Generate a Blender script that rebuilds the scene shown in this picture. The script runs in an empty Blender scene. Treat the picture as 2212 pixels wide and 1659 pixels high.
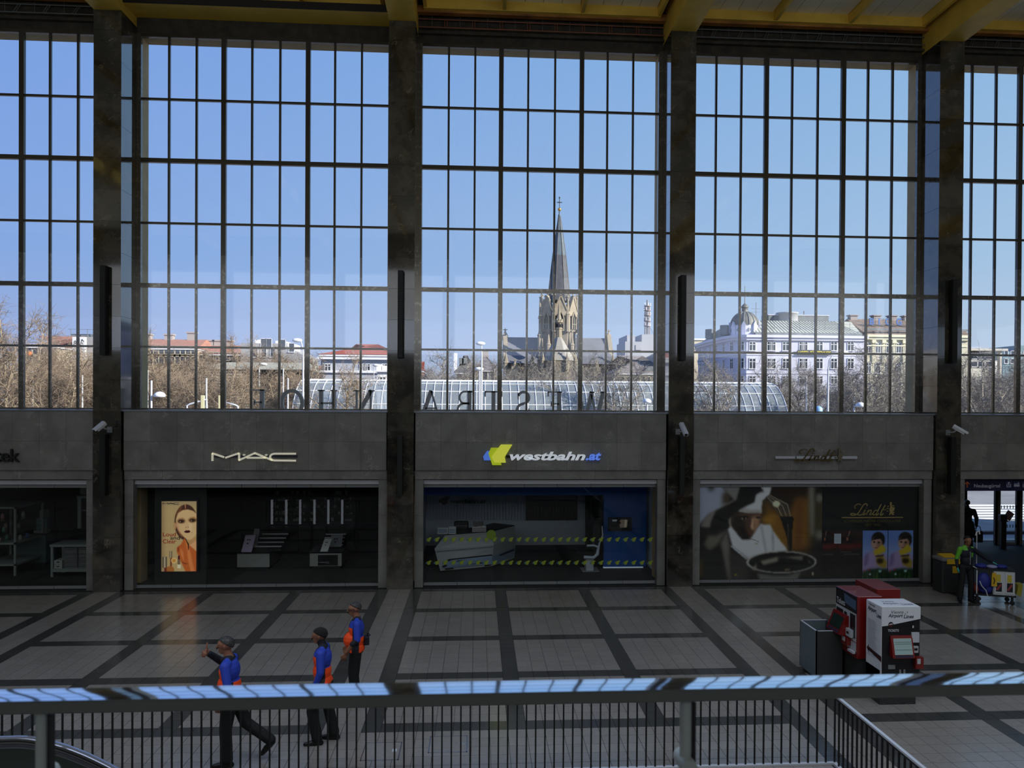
import bpy, math, random
import numpy as np
from mathutils import Vector, Matrix

S = bpy.context.scene
COL = S.collection
random.seed(7)
RNG = np.random.default_rng(7)
PI = math.pi

# ---------------------------------------------------------------- camera, sky, sun, exposure
FPX, PPX, PPY, IMG_W, IMG_H = 1680.3, 1138.8, 876.5, 2212.0, 1659.0
CAM = Vector((2.1863, -22.4263, 5.4350))
CF = Vector((0.06399459, 0.99792614, -0.00693681))
CR = Vector((0.99793508, -0.06395375, 0.00595772))
CU = Vector((-0.00550173, 0.00730375, 0.99995819))
cd = bpy.data.cameras.new('camera')
cam = bpy.data.objects.new('camera', cd)
COL.objects.link(cam)
cam.matrix_world = Matrix(((CR.x, CU.x, -CF.x, CAM.x), (CR.y, CU.y, -CF.y, CAM.y), (CR.z, CU.z, -CF.z, CAM.z), (0, 0, 0, 1)))
cd.sensor_width = 36.0
cd.lens = FPX / IMG_W * 36.0
cd.shift_x = -(PPX - IMG_W / 2) / IMG_W
cd.shift_y = (PPY - IMG_H / 2) / IMG_W
cd.clip_start, cd.clip_end = 0.05, 2000
cd.dof.use_dof = True
cd.dof.focus_distance = 22.0
cd.dof.aperture_fstop = 4.0
S.camera = cam

W = bpy.data.worlds.new('sky')
S.world = W
W.use_nodes = True
wt = W.node_tree
wt.nodes.clear()
wo = wt.nodes.new('ShaderNodeOutputWorld')
wb = wt.nodes.new('ShaderNodeBackground')
wc = wt.nodes.new('ShaderNodeTexCoord')
ws = wt.nodes.new('ShaderNodeSeparateXYZ')
wr = wt.nodes.new('ShaderNodeValToRGB')
wr2 = wt.nodes.new('ShaderNodeValToRGB')
wm = wt.nodes.new('ShaderNodeMix')
wm.data_type = 'RGBA'
wmr = wt.nodes.new('ShaderNodeMapRange')
def ramp(node, stops):
    e = node.color_ramp.elements
    while len(e) > 1:
        e.remove(e[-1])
    for i, (p, c) in enumerate(stops):
        x = e[0] if i == 0 else e.new(p)
        x.position = p
        x.color = (*c, 1)
# away from the sun: deeper blue; towards the sun (right): paler, slightly cyan
ramp(wr, [(0.0, (.47, .54, .74)), (.06, (.36, .46, .76)), (.16, (.26, .43, .82)), (.42, (.205, .37, .82)), (1, (.14, .28, .70))])
ramp(wr2, [(0.0, (.62, .70, .82)), (.06, (.54, .66, .82)), (.16, (.42, .61, .83)), (.42, (.28, .51, .80)), (1, (.17, .33, .70))])
L = wt.links.new
L(wc.outputs['Generated'], ws.inputs[0])
L(ws.outputs['Z'], wr.inputs[0])
L(ws.outputs['Z'], wr2.inputs[0])
wmr.inputs['From Min'].default_value = -0.55
wmr.inputs['From Max'].default_value = 0.62
L(ws.outputs['X'], wmr.inputs['Value'])
L(wmr.outputs[0], wm.inputs[0])
L(wr.outputs[0], wm.inputs[6])
L(wr2.outputs[0], wm.inputs[7])
L(wm.outputs[2], wb.inputs[0])
wb.inputs[1].default_value = 1.0
L(wb.outputs[0], wo.inputs[0])

sl = bpy.data.lights.new('sun', 'SUN')
sl.energy = 8.5
sl.angle = 0.0093
sl.color = (1.0, .93, .80)
sun = bpy.data.objects.new('sun', sl)
COL.objects.link(sun)
SUN_DIR = Vector((0.80, -0.44, 0.42)).normalized()      # towards the sun
sun.rotation_euler = (-SUN_DIR).to_track_quat('-Z', 'Y').to_euler()
sun.location = (60, -20, 60)

# area lights added to brighten the hall, standing in for overhead daylight
for i, (x, y, sx, sy, e) in enumerate(((2, -12.5, 40, 2.0, 300), (2, -15.5, 40, 2.0, 800), (2, -18.5, 40, 2.0, 800))):
    al = bpy.data.lights.new('overhead_fill', 'AREA')
    al.shape = 'RECTANGLE'
    al.size, al.size_y = sx, sy
    al.energy = e
    al.color = (.74, .85, 1.0)
    al.spread = math.radians(126)          # narrowed so the added lights stay out of the window reflections
    ao = bpy.data.objects.new('overhead_fill', al)
    COL.objects.link(ao)
    ao.location = (x, y, 16.8)
# area light added outside the rear windows to strengthen their daylight
rl_ = bpy.data.lights.new('rear_fill', 'AREA')
rl_.shape = 'RECTANGLE'
rl_.size, rl_.size_y = 60, 6
rl_.energy = 1450
rl_.color = (.95, .97, 1.0)
ro_ = bpy.data.objects.new('rear_fill', rl_)
COL.objects.link(ro_)
ro_.location = (4, -34.7, 11.8)
ro_.rotation_euler = (PI / 2, 0, 0)
S.view_settings.view_transform = 'Standard'
S.view_settings.look = 'None'
S.view_settings.exposure = 0.0
S.view_settings.gamma = 1.0
S.view_settings.use_curve_mapping = False
S.cycles.use_denoising = True
S.cycles.max_bounces = 10
S.cycles.diffuse_bounces = 6
S.cycles.glossy_bounces = 4
S.cycles.transparent_max_bounces = 24
S.cycles.sample_clamp_indirect = 4.0
S.cycles.caustics_reflective = False
S.cycles.caustics_refractive = False

def at(u, v, X=None, Y=None, Z=None):
    """point of the photograph's pixel (u, v) on the plane X, Y or Z = const"""
    d = CF + CR * ((u - PPX) / FPX) - CU * ((v - PPY) / FPX)
    if Y is not None:
        t = (Y - CAM.y) / d.y
    elif Z is not None:
        t = (Z - CAM.z) / d.z
    else:
        t = (X - CAM.x) / d.x
    return CAM + d * t

def px_of(p):
    d = Vector(p) - CAM
    z = d.dot(CF)
    return PPX + FPX * d.dot(CR) / z, PPY - FPX * d.dot(CU) / z, z

# ---------------------------------------------------------------- materials
def lin(c):
    return tuple((x / 255 / 12.92) if x / 255 <= .04045 else ((x / 255 + .055) / 1.055) ** 2.4 for x in c)

MATS = {}
def mat(name, col, rough=.6, metal=0.0, noise=None, rnd=0.0, emit=0.0, spec=.5, bump=None, coat=0.0):
    """col: sRGB 0-255. noise=(scale, amount[, col2]). rnd: value variation per piece."""
    if name in MATS:
        return MATS[name]
    m = bpy.data.materials.new(name)
    m.use_nodes = True
    nt = m.node_tree
    b = nt.nodes['Principled BSDF']
    c = lin(col)
    b.inputs['Base Color'].default_value = (*c, 1)
    b.inputs['Roughness'].default_value = rough
    b.inputs['Metallic'].default_value = metal
    b.inputs['Specular IOR Level'].default_value = spec
    b.inputs['Coat Weight'].default_value = coat
    out = None
    geo = None
    if noise or rnd or bump:
        geo = nt.nodes.new('ShaderNodeNewGeometry')
    if noise:
        n = nt.nodes.new('ShaderNodeTexNoise')
        n.inputs['Scale'].default_value = noise[0]
        n.inputs['Detail'].default_value = 6
        n.inputs['Roughness'].default_value = .62
        nt.links.new(geo.outputs['Position'], n.inputs['Vector'])
        r = nt.nodes.new('ShaderNodeValToRGB')
        a = noise[1]
        c2 = lin(noise[2]) if len(noise) > 2 else tuple(min(1, x * (1 + a)) for x in c)
        c1 = c if len(noise) > 2 else tuple(x * (1 - a) for x in c)
        lo, hi = (.5 - .16, .5 + .16) if len(noise) < 4 else noise[3]
        ramp(r, [(lo, c1), (hi, c2)])
        nt.links.new(n.outputs[0], r.inputs[0])
        out = r.outputs[0]
    if rnd:
        oi = nt.nodes.new('ShaderNodeObjectInfo')
        ad = nt.nodes.new('ShaderNodeMath')
        ad.operation = 'ADD'
        nt.links.new(oi.outputs['Random'], ad.inputs[0])
        nt.links.new(geo.outputs['Random Per Island'], ad.inputs[1])
        fr = nt.nodes.new('ShaderNodeMath')
        fr.operation = 'FRACT'
        nt.links.new(ad.outputs[0], fr.inputs[0])
        mr = nt.nodes.new('ShaderNodeMapRange')
        mr.inputs['To Min'].default_value = 1 - rnd
        mr.inputs['To Max'].default_value = 1 + rnd
        nt.links.new(fr.outputs[0], mr.inputs['Value'])
        hs = nt.nodes.new('ShaderNodeHueSaturation')
        if out:
            nt.links.new(out, hs.inputs['Color'])
        else:
            hs.inputs['Color'].default_value = (*c, 1)
        nt.links.new(mr.outputs[0], hs.inputs['Value'])
        out = hs.outputs[0]
    if out:
        nt.links.new(out, b.inputs['Base Color'])
    if bump:
        n2 = nt.nodes.new('ShaderNodeTexNoise')
        n2.inputs['Scale'].default_value = bump[0]
        n2.inputs['Detail'].default_value = 4
        nt.links.new(geo.outputs['Position'], n2.inputs['Vector'])
        bp = nt.nodes.new('ShaderNodeBump')
        bp.inputs['Strength'].default_value = bump[1]
        bp.inputs['Distance'].default_value = .01
        nt.links.new(n2.outputs[0], bp.inputs['Height'])
        nt.links.new(bp.outputs[0], b.inputs['Normal'])
    if emit:
        b.inputs['Emission Color'].default_value = (*c, 1)
        b.inputs['Emission Strength'].default_value = emit
    MATS[name] = m
    return m

def mat_stone(name, base, dark, light, patch, vein, rough, rnd, amount=.5):
    """stone slabs: cloudy patches between two tones, thin pale veins, tone per slab"""
    m = mat(name, base, rough=rough, noise=(patch, .3, dark, (.42, .62)), rnd=rnd)
    nt = m.node_tree
    b = nt.nodes['Principled BSDF']
    src = b.inputs['Base Color'].links[0].from_socket
    geo = next(n for n in nt.nodes if n.type == 'NEW_GEOMETRY')
    n = nt.nodes.new('ShaderNodeTexNoise')
    n.inputs['Scale'].default_value = vein
    n.inputs['Detail'].default_value = 8
    n.inputs['Roughness'].default_value = .7
    n.inputs['Distortion'].default_value = .6
    nt.links.new(geo.outputs['Position'], n.inputs['Vector'])
    r = nt.nodes.new('ShaderNodeValToRGB')
    ramp(r, [(.485, (0, 0, 0)), (.5, (1, 1, 1)), (.515, (0, 0, 0))])
    nt.links.new(n.outputs[0], r.inputs[0])
    n3 = nt.nodes.new('ShaderNodeTexNoise')
    n3.inputs['Scale'].default_value = patch * 1.7
    nt.links.new(geo.outputs['Position'], n3.inputs['Vector'])
    r3 = nt.nodes.new('ShaderNodeValToRGB')
    ramp(r3, [(.55, (0, 0, 0)), (.68, (1, 1, 1))])
    nt.links.new(n3.outputs[0], r3.inputs[0])
    mu = nt.nodes.new('ShaderNodeMath')
    mu.operation = 'MULTIPLY'
    nt.links.new(r.outputs[0], mu.inputs[0])
    nt.links.new(r3.outputs[0], mu.inputs[1])
    m2 = nt.nodes.new('ShaderNodeMath')
    m2.operation = 'MULTIPLY'
    m2.inputs[1].default_value = amount
    nt.links.new(mu.outputs[0], m2.inputs[0])
    mx = nt.nodes.new('ShaderNodeMix')
    mx.data_type = 'RGBA'
    nt.links.new(m2.outputs[0], mx.inputs[0])
    nt.links.new(src, mx.inputs[6])
    mx.inputs[7].default_value = (*lin(light), 1)
    nt.links.new(mx.outputs[2], b.inputs['Base Color'])
    return m

def mat_glass(name, tint=(1, 1, 1), base=.04, top=.9, haze=0.0, haze_col=(1, 1, 1)):
    m = bpy.data.materials.new(name)
    m.use_nodes = True
    nt = m.node_tree
    nt.nodes.clear()
    o = nt.nodes.new('ShaderNodeOutputMaterial')
    tr = nt.nodes.new('ShaderNodeBsdfTransparent')
    tr.inputs[0].default_value = (*tint, 1)
    gl = nt.nodes.new('ShaderNodeBsdfGlossy')
    gl.inputs['Roughness'].default_value = .02
    lw = nt.nodes.new('ShaderNodeLayerWeight')
    lw.inputs[0].default_value = .5
    pw = nt.nodes.new('ShaderNodeMath')
    pw.operation = 'POWER'
    pw.inputs[1].default_value = 5
    nt.links.new(lw.outputs['Facing'], pw.inputs[0])
    mr = nt.nodes.new('ShaderNodeMapRange')
    mr.inputs['To Min'].default_value = base
    mr.inputs['To Max'].default_value = top
    nt.links.new(pw.outputs[0], mr.inputs['Value'])
    mx = nt.nodes.new('ShaderNodeMixShader')
    nt.links.new(mr.outputs[0], mx.inputs[0])
    nt.links.new(tr.outputs[0], mx.inputs[1])
    nt.links.new(gl.outputs[0], mx.inputs[2])
    last = mx
    if haze:
        df = nt.nodes.new('ShaderNodeBsdfDiffuse')
        df.inputs[0].default_value = (*haze_col, 1)
        m3 = nt.nodes.new('ShaderNodeMixShader')
        m3.inputs[0].default_value = haze
        nt.links.new(mx.outputs[0], m3.inputs[1])
        nt.links.new(df.outputs[0], m3.inputs[2])
        last = m3
    nt.links.new(last.outputs[0], o.inputs[0])
    MATS[name] = m
    return m

def mat_print(name, rough=.5, emit=0.0):
    """a printed surface: the colour attribute of the mesh is the ink"""
    m = bpy.data.materials.new(name)
    m.use_nodes = True
    nt = m.node_tree
    b = nt.nodes['Principled BSDF']
    a = nt.nodes.new('ShaderNodeVertexColor')
    a.layer_name = 'ink'
    nt.links.new(a.outputs[0], b.inputs['Base Color'])
    b.inputs['Roughness'].default_value = rough
    if emit:
        nt.links.new(a.outputs[0], b.inputs['Emission Color'])
        b.inputs['Emission Strength'].default_value = emit
    MATS[name] = m
    return m

# ---------------------------------------------------------------- mesh helpers
class MB:
    def __init__(s):
        s.v, s.f, s.m, s.sm = [], [], [], []
    def add(s, vs, fs, m=0, smooth=False):
        o = len(s.v)
        s.v += [tuple(p) for p in vs]
        for f in fs:
            s.f.append(tuple(i + o for i in f))
            s.m.append(m)
            s.sm.append(smooth)
        return s
    def bx(s, x0, x1, y0, y1, z0, z1, m=0):
        return s.add([(x0, y0, z0), (x1, y0, z0), (x1, y1, z0), (x0, y1, z0), (x0, y0, z1), (x1, y0, z1), (x1, y1, z1), (x0, y1, z1)],
                     [(0, 3, 2, 1), (4, 5, 6, 7), (0, 1, 5, 4), (1, 2, 6, 5), (2, 3, 7, 6), (3, 0, 4, 7)], m)
    def bev(s, x0, x1, y0, y1, z0, z1, b, m=0):
        """box with its vertical (z) edges and top edges chamfered"""
        P = [(x0 + b, y0), (x1 - b, y0), (x1, y0 + b), (x1, y1 - b), (x1 - b, y1), (x0 + b, y1), (x0, y1 - b), (x0, y0 + b)]
        cx, cy = (x0 + x1) / 2, (y0 + y1) / 2
        T = [(cx + (x - cx) * (1 - 2 * b / (x1 - x0)), cy + (y - cy) * (1 - 2 * b / (y1 - y0))) for x, y in P]
        vs = [(x, y, z0) for x, y in P] + [(x, y, z1 - b) for x, y in P] + [(x, y, z1) for x, y in T]
        fs = [tuple(range(7, -1, -1)), tuple(range(16, 24))]
        for r in (0, 8):
            fs += [(r + i, r + (i + 1) % 8, r + 8 + (i + 1) % 8, r + 8 + i) for i in range(8)]
        return s.add(vs, fs, m)
    def cyl(s, p0, p1, r0, r1=None, n=8, m=0, caps=True, smooth=True):
        r1 = r0 if r1 is None else r1
        p0, p1 = Vector(p0), Vector(p1)
        d = (p1 - p0).normalized()
        a = d.orthogonal().normalized()
        b = d.cross(a)
        vs = []
        for p, r in ((p0, r0), (p1, r1)):
            for i in range(n):
                t = 2 * PI * i / n
                vs.append(p + a * (r * math.cos(t)) + b * (r * math.sin(t)))
        fs = [(i, (i + 1) % n, n + (i + 1) % n, n + i) for i in range(n)]
        s.add(vs, fs, m, smooth)
        if caps:
            s.add(vs, [tuple(range(n - 1, -1, -1)), tuple(range(n, 2 * n))], m)
        return s
    def tube(s, pts, r, n=8, m=0, caps=True, smooth=True):
        pts = [Vector(p) for p in pts]
        rs = r if isinstance(r, (list, tuple)) else [r] * len(pts)
        vs = []
        up = None
        for i, p in enumerate(pts):
            d = (pts[min(i + 1, len(pts) - 1)] - pts[max(i - 1, 0)]).normalized()
            if up is None:
                up = d.orthogonal().normalized()
            a = (up - d * up.dot(d)).normalized()
            up = a
            b = d.cross(a)
            for k in range(n):
                t = 2 * PI * k / n
                vs.append(p + (a * math.cos(t) + b * math.sin(t)) * rs[i])
        fs = []
        for i in range(len(pts) - 1):
            for k in range(n):
                fs.append((i * n + k, i * n + (k + 1) % n, (i + 1) * n + (k + 1) % n, (i + 1) * n + k))
        s.add(vs, fs, m, smooth)
        if caps:
            s.add(vs, [tuple(range(n - 1, -1, -1)), tuple(range(len(vs) - n, len(vs)))], m)
        return s
    def lathe(s, prof, c=(0, 0, 0), n=16, m=0, smooth=True, sx=1, sy=1, a0=0, a1=2 * PI):
        full = abs(a1 - a0 - 2 * PI) < 1e-6
        k = n if full else n + 1
        vs = []
        for r, z in prof:
            for i in range(k):
                t = a0 + (a1 - a0) * i / n
                vs.append((c[0] + r * math.cos(t) * sx, c[1] + r * math.sin(t) * sy, c[2] + z))
        fs = []
        for j in range(len(prof) - 1):
            for i in range(n):
                i2 = (i + 1) % k
                fs.append((j * k + i, j * k + i2, (j + 1) * k + i2, (j + 1) * k + i))
        return s.add(vs, fs, m, smooth)
    def ell(s, c, r, n=12, m=0):
        k = max(4, n // 2)
        prof = [(max(1e-4, math.sin(PI * i / k)), -math.cos(PI * i / k)) for i in range(k + 1)]
        vs = []
        for a, z in prof:
            for i in range(n):
                t = 2 * PI * i / n
                vs.append((c[0] + r[0] * a * math.cos(t), c[1] + r[1] * a * math.sin(t), c[2] + r[2] * z))
        fs = [(j * n + i, j * n + (i + 1) % n, (j + 1) * n + (i + 1) % n, (j + 1) * n + i) for j in range(k) for i in range(n)]
        return s.add(vs, fs, m, True)
    def prism(s, poly, y0, y1, m=0, fn=None):
        """polygon in (x, z), extruded from y0 to y1 (y0 faces the hall)"""
        n = len(poly)
        area = sum(poly[i][0] * poly[(i + 1) % n][1] - poly[(i + 1) % n][0] * poly[i][1] for i in range(n))
        if area < 0:
            poly = poly[::-1]
        vs = [(x, y0, z) for x, z in poly] + [(x, y1, z) for x, z in poly]
        if fn:
            vs = [fn(p) for p in vs]
        fs = [tuple(range(n)), tuple(range(2 * n - 1, n - 1, -1))]
        fs += [(i, n + i, n + (i + 1) % n, (i + 1) % n) for i in range(n)]
        return s.add(vs, fs, m)
    def ribbon(s, pts, w, y0, y1, m=0, fn=None):
        """flat stroke along (x, z) points with width w (number or list)"""
        n = len(pts)
        ws = w if isinstance(w, (list, tuple)) else [w] * n
        l, r = [], []
        for i in range(n):
            a, b = pts[max(i - 1, 0)], pts[min(i + 1, n - 1)]
            dx, dz = b[0] - a[0], b[1] - a[1]
            q = math.hypot(dx, dz) or 1
            nx, nz = -dz / q * ws[i] / 2, dx / q * ws[i] / 2
            l.append((pts[i][0] + nx, pts[i][1] + nz))
            r.append((pts[i][0] - nx, pts[i][1] - nz))
        for i in range(n - 1):
            s.prism([l[i], l[i + 1], r[i + 1], r[i]], y0, y1, m, fn)
        return s
    def build(s, name, mats, parent=None, loc=None, rotz=0.0):
        me = bpy.data.meshes.new(name)
        me.from_pydata(s.v, [], s.f)
        if not isinstance(mats, (list, tuple)):
            mats = [mats]
        for m in mats:
            me.materials.append(m)
        if len(mats) > 1:
            me.polygons.foreach_set('material_index', s.m)
        if any(s.sm):
            me.polygons.foreach_set('use_smooth', s.sm)
        me.update()
        return link(name, me, parent, loc, rotz)

def link(name, me, parent=None, loc=None, rotz=0.0):
    o = bpy.data.objects.new(name, me)
    COL.objects.link(o)
    if parent is not None:
        o.parent = parent
    if loc is not None:
        o.location = loc
    if rotz:
        o.rotation_euler = (0, 0, rotz)
    return o

def box(*a):
    return MB().bx(*a)

def tag(o, label=None, cat=None, group=None, kind=None):
    if label:
        o['label'] = label
    if cat:
        o['category'] = cat
    if group:
        o['group'] = group
    if kind:
        o['kind'] = kind
    return o

def thing(name, label, cat, loc=(0, 0, 0), rotz=0.0, group=None, kind=None):
    o = bpy.data.objects.new(name, None)
    o.empty_display_size = .2
    COL.objects.link(o)
    o.location = loc
    o.rotation_euler = (0, 0, rotz)
    return tag(o, label, cat, group, kind)

def copy_tree(o, parent=None):
    c = o.copy()
    COL.objects.link(c)
    if parent is not None:
        c.parent = parent
    for ch in list(o.children):
        copy_tree(ch, c)
    return c

_TC = {}
def text_geo(s, shear=0.0, bold=0.0):
    """flat triangulated lettering, normalised so that x runs 0..w and y 0..h as set in the built-in font (size 1)"""
    k = (s, shear, bold)
    if k in _TC:
        return _TC[k]
    cu = bpy.data.curves.new('lettering', 'FONT')
    cu.body = s
    cu.size = 1
    cu.shear = shear
    cu.offset = bold
    cu.resolution_u = 3
    ob = bpy.data.objects.new('lettering', cu)
    COL.objects.link(ob)
    dg = bpy.context.evaluated_depsgraph_get()
    me = bpy.data.meshes.new_from_object(ob.evaluated_get(dg))
    vs = [tuple(v.co) for v in me.vertices]
    fs = [tuple(p.vertices) for p in me.polygons]
    bpy.data.objects.remove(ob)
    bpy.data.curves.remove(cu)
    bpy.data.meshes.remove(me)
    _TC[k] = (vs, fs)
    return _TC[k]

def text_into(mb, s, x0, x1, z0, z1, y, depth=.0, m=0, shear=0.0, bold=0.0, mirror=False, keep=None, fn=None):
    """letters filling the rectangle x0..x1, z0..z1 on the plane y (facing -y); keep = height in rectangle of cap letters only"""
    vs, fs = text_geo(s, shear, bold)
    xs, ys = [v[0] for v in vs], [v[1] for v in vs]
    ax, bx_, ay, by = min(xs), max(xs), min(ys), max(ys)
    q = [(x0 + (v[0] - ax) / (bx_ - ax) * (x1 - x0), y, z0 + (v[1] - ay) / (by - ay) * (z1 - z0)) for v in vs]
    if depth:
        n = len(q)
        edges = {}
        for f in fs:
            for i in range(len(f)):
                a, b = f[i], f[(i + 1) % len(f)]
                edges[(a, b)] = edges.get((a, b), 0) + 1
        side = [(b, a, a + n, b + n) for (a, b) in edges if (b, a) not in edges]
        allv = q + [(x, y + depth, z) for x, _, z in q]
        allf = list(fs) + [tuple(i + n for i in reversed(f)) for f in fs] + side
    else:
        allv, allf = q, fs
    if fn:
        allv = [fn(p) for p in allv]
    return mb.add(allv, allf, m)

# ---------------------------------------------------------------- painted prints (posters): numpy colour fields on a fine grid
class Paint:
    def __init__(s, w, h, bg):
        s.w, s.h = w, h
        s.a = np.ones((h, w, 3)) * np.array(bg, float)
        xs = (np.arange(w) + .5) / w
        ys = (np.arange(h) + .5) / h
        s.X, s.Y = np.meshgrid(xs, ys)
    def _blur(s, m, b):
        if b <= 0:
            return m
        k = np.exp(-.5 * (np.arange(-int(3 * b) - 1, int(3 * b) + 2) / b) ** 2)
        k /= k.sum()
        p = len(k) // 2
        m = np.apply_along_axis(lambda r: np.convolve(np.pad(r, p, 'edge'), k, 'valid'), 1, m)
        return np.apply_along_axis(lambda r: np.convolve(np.pad(r, p, 'edge'), k, 'valid'), 0, m)
    def poly(s, pts, col, blur=.6, alpha=1.0):
        ins = np.zeros((s.h, s.w), bool)
        n = len(pts)
        for i in range(n):
            x0, y0 = pts[i]
            x1, y1 = pts[(i + 1) % n]
            c = ((y0 > s.Y) != (y1 > s.Y))
            with np.errstate(divide='ignore', invalid='ignore'):
                xi = (x1 - x0) * (s.Y - y0) / ((y1 - y0) if y1 != y0 else 1e-9) + x0
            ins ^= c & (s.X < xi)
        m = s._blur(ins.astype(float), blur)[..., None] * alpha
        s.a = s.a * (1 - m) + np.array(col, float) * m
        return s
    def oval(s, cx, cy, rx, ry, col, blur=.6, alpha=1.0):
        m = s._blur((((s.X - cx) / rx) ** 2 + ((s.Y - cy) / ry) ** 2 < 1).astype(float), blur)[..., None] * alpha
        s.a = s.a * (1 - m) + np.array(col, float) * m
        return s
    def build(s, name, x0, x1, z0, z1, y, m, parent=None, thick=.006):
        """grid facing -y, row 0 at the top, on a thin sheet"""
        w, h = s.w, s.h
        xs = np.linspace(x0, x1, w + 1)
        zs = np.linspace(z1, z0, h + 1)
        XX, ZZ = np.meshgrid(xs, zs)
        v = np.stack([XX, np.full_like(XX, y), ZZ], -1).reshape(-1, 3)
        i = np.arange(h)[:, None] * (w + 1) + np.arange(w)[None]
        f = np.stack([i, i + w + 1, i + w + 2, i + 1], -1).reshape(-1, 4)
        nv = len(v)
        back = np.array([(x0, y + thick, z0), (x1, y + thick, z0), (x1, y + thick, z1), (x0, y + thick, z1)])
        me = bpy.data.meshes.new(name)
        faces = [tuple(q) for q in f.tolist()] + [(nv, nv + 3, nv + 2, nv + 1)]
        me.from_pydata(np.concatenate([v, back]).tolist(), [], faces)
        at_ = me.color_attributes.new('ink', 'FLOAT_COLOR', 'CORNER')
        c = np.clip(s.a / 255, 0, 1)
        c = np.where(c <= .04045, c / 12.92, ((c + .055) / 1.055) ** 2.4).reshape(-1, 3)
        c = np.concatenate([c, np.ones((len(c), 1))], 1)
        c = np.repeat(c, 4, 0)
        c = np.concatenate([c, np.tile([[.02, .02, .02, 1]], (4, 1))])
        at_.data.foreach_set('color', c.ravel().astype(np.float32))
        me.materials.append(m)
        me.update()
        return link(name, me, parent)
# ---------------------------------------------------------------- the hall: shared materials
P, PW = 8.14, .3752                     # bay pitch, half width of a pillar
M_par = mat_stone('grey_limestone', (124, 123, 119), (108, 107, 103), (178, 176, 170), 1.6, 3.0, .38, .12, .8)
M_pil = mat_stone('dark_marble', (70, 66, 56), (24, 22, 18), (160, 150, 130), 1.5, 2.2, .10, .35, .7)
M_pil.node_tree.nodes['Principled BSDF'].inputs['Coat Weight'].default_value = 1.0
M_pil.node_tree.nodes['Principled BSDF'].inputs['Coat IOR'].default_value = 1.6
M_pil.node_tree.nodes['Principled BSDF'].inputs['Coat Roughness'].default_value = .04
M_core = mat('dark_joint', (28, 27, 25), .9)
M_frame = mat('window_paint_sheen', (120, 116, 108), .16, .62, noise=(9, .3, (150, 146, 136), (.56, .60)), bump=(7, .10))  # paler and patchy: mirrored rear windows put into the lower bars' colour
M_frame_up = mat('window_paint_dim', (84, 80, 72), .2, .6)  # same paint, darkened in colour where the bars mirror the dim hall
M_alu = mat('brushed_aluminium', (196, 199, 208), .4, .15)
M_alu_d = mat('dull_aluminium', (132, 135, 138), .45, .15)
M_sill = mat('sill_metal', (135, 138, 145), .3, .5)
M_ochre = mat('ochre_paint', (226, 188, 74), .55, noise=(1.2, .12))
M_ochre_d = mat('ochre_brown_paint', (190, 130, 56), .6, noise=(1.0, .3, (120, 74, 36)))
M_cream = mat('cream_ceiling_paint', (250, 244, 212), .7, rnd=.06)
M_black = mat('black_metal', (14, 14, 15), .5)
M_tan = mat('tan_facade_stone', (196, 172, 128), .8, noise=(2.0, .12))
M_pane = mat_glass('window_glass', (.97, .98, .99), .035, .85)
M_shopglass = mat_glass('shop_glass', (.96, .975, .97), .028, .9)
M_dplaster = mat('dark_plaster', (58, 54, 44), .9, noise=(3, .4))  # dark mottled plaster above the window heads
M_copper = mat('copper_pipe_frame', (150, 92, 66), .5, .3)
M_galv = mat('galvanised_frame', (120, 122, 122), .45, .5)

# ---------------------------------------------------------------- floor: granite bands and tiles, each tile a piece
M_grout = mat('dark_grout', (30, 30, 30), .8)
M_tile = mat('beige_grey_tile', (134, 129, 124), .19, rnd=.055, noise=(14, .07), spec=.55)
M_band = mat('dark_granite_tile', (62, 62, 61), .17, rnd=.10, noise=(60, .35), spec=.55)
floor = box(-30, 46, -34, 7, -.15, -.008).build('floor', M_grout)
tag(floor, 'tiled station hall floor with dark granite bands around pale tile fields', 'floor', kind='structure')
BW, STRIP = .31, .64
BL = (P - STRIP - 4 * BW) / 3           # width of a field between bands
xcells = []                             # (x0, width, is_band)
for k in range(-3, 5):
    x = k * P - STRIP / 2
    xcells += [(x, .32, 0), (x + .32, .32, 0)]
    x += STRIP
    for b in range(4):
        xcells.append((x, BW, 1 if b in (0, 3) else 2))
        x += BW
        if b < 3:
            xcells += [(x + i * BL / 7, BL / 7, 0) for i in range(7)]
            x += BL
ycells = []
y = 0.02
ycells.append((y - .30, .30, 1))
y -= .30
ycells += [(y - (i + 1) * .2556, .2556, 0) for i in range(7)]
y = -2.09
for r in range(4):
    ycells.append((y - .345, .345, 1))
    y -= .345
    if r < 3:
        ycells += [(y - (i + 1) * .29357, .29357, 0) for i in range(7)]
        y -= 7 * .29357
y_plain = y
while y > -19.5:
    ycells.append((y - .3, .3, 3))
    y -= .3
near, rest = [], {0: MB(), 1: MB()}
cand = []
for (x0, w, bx_) in xcells:
    for (y0, d, by) in ycells:
        if by == 3:
            inside = -P * 2.5 < x0 < 7.4
            band = bx_ in (1, 2) and not inside
        else:
            strip = abs((x0 + w / 2 + P / 2) % P - P / 2) < STRIP / 2
            band = bx_ > 0 or (by == 1 and not strip)
        cand.append((x0, y0, w, d, 1 if band else 0))
def tile_area(t):
    u, v, z = px_of((t[0] + t[2] / 2, t[1] + t[3] / 2, 0))
    return 1 / z if (z > .5 and -30 < u < 2240 and v < 1675) else 0
cand.sort(key=tile_area, reverse=True)
TG = .0035
tile_mesh = {}
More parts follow.
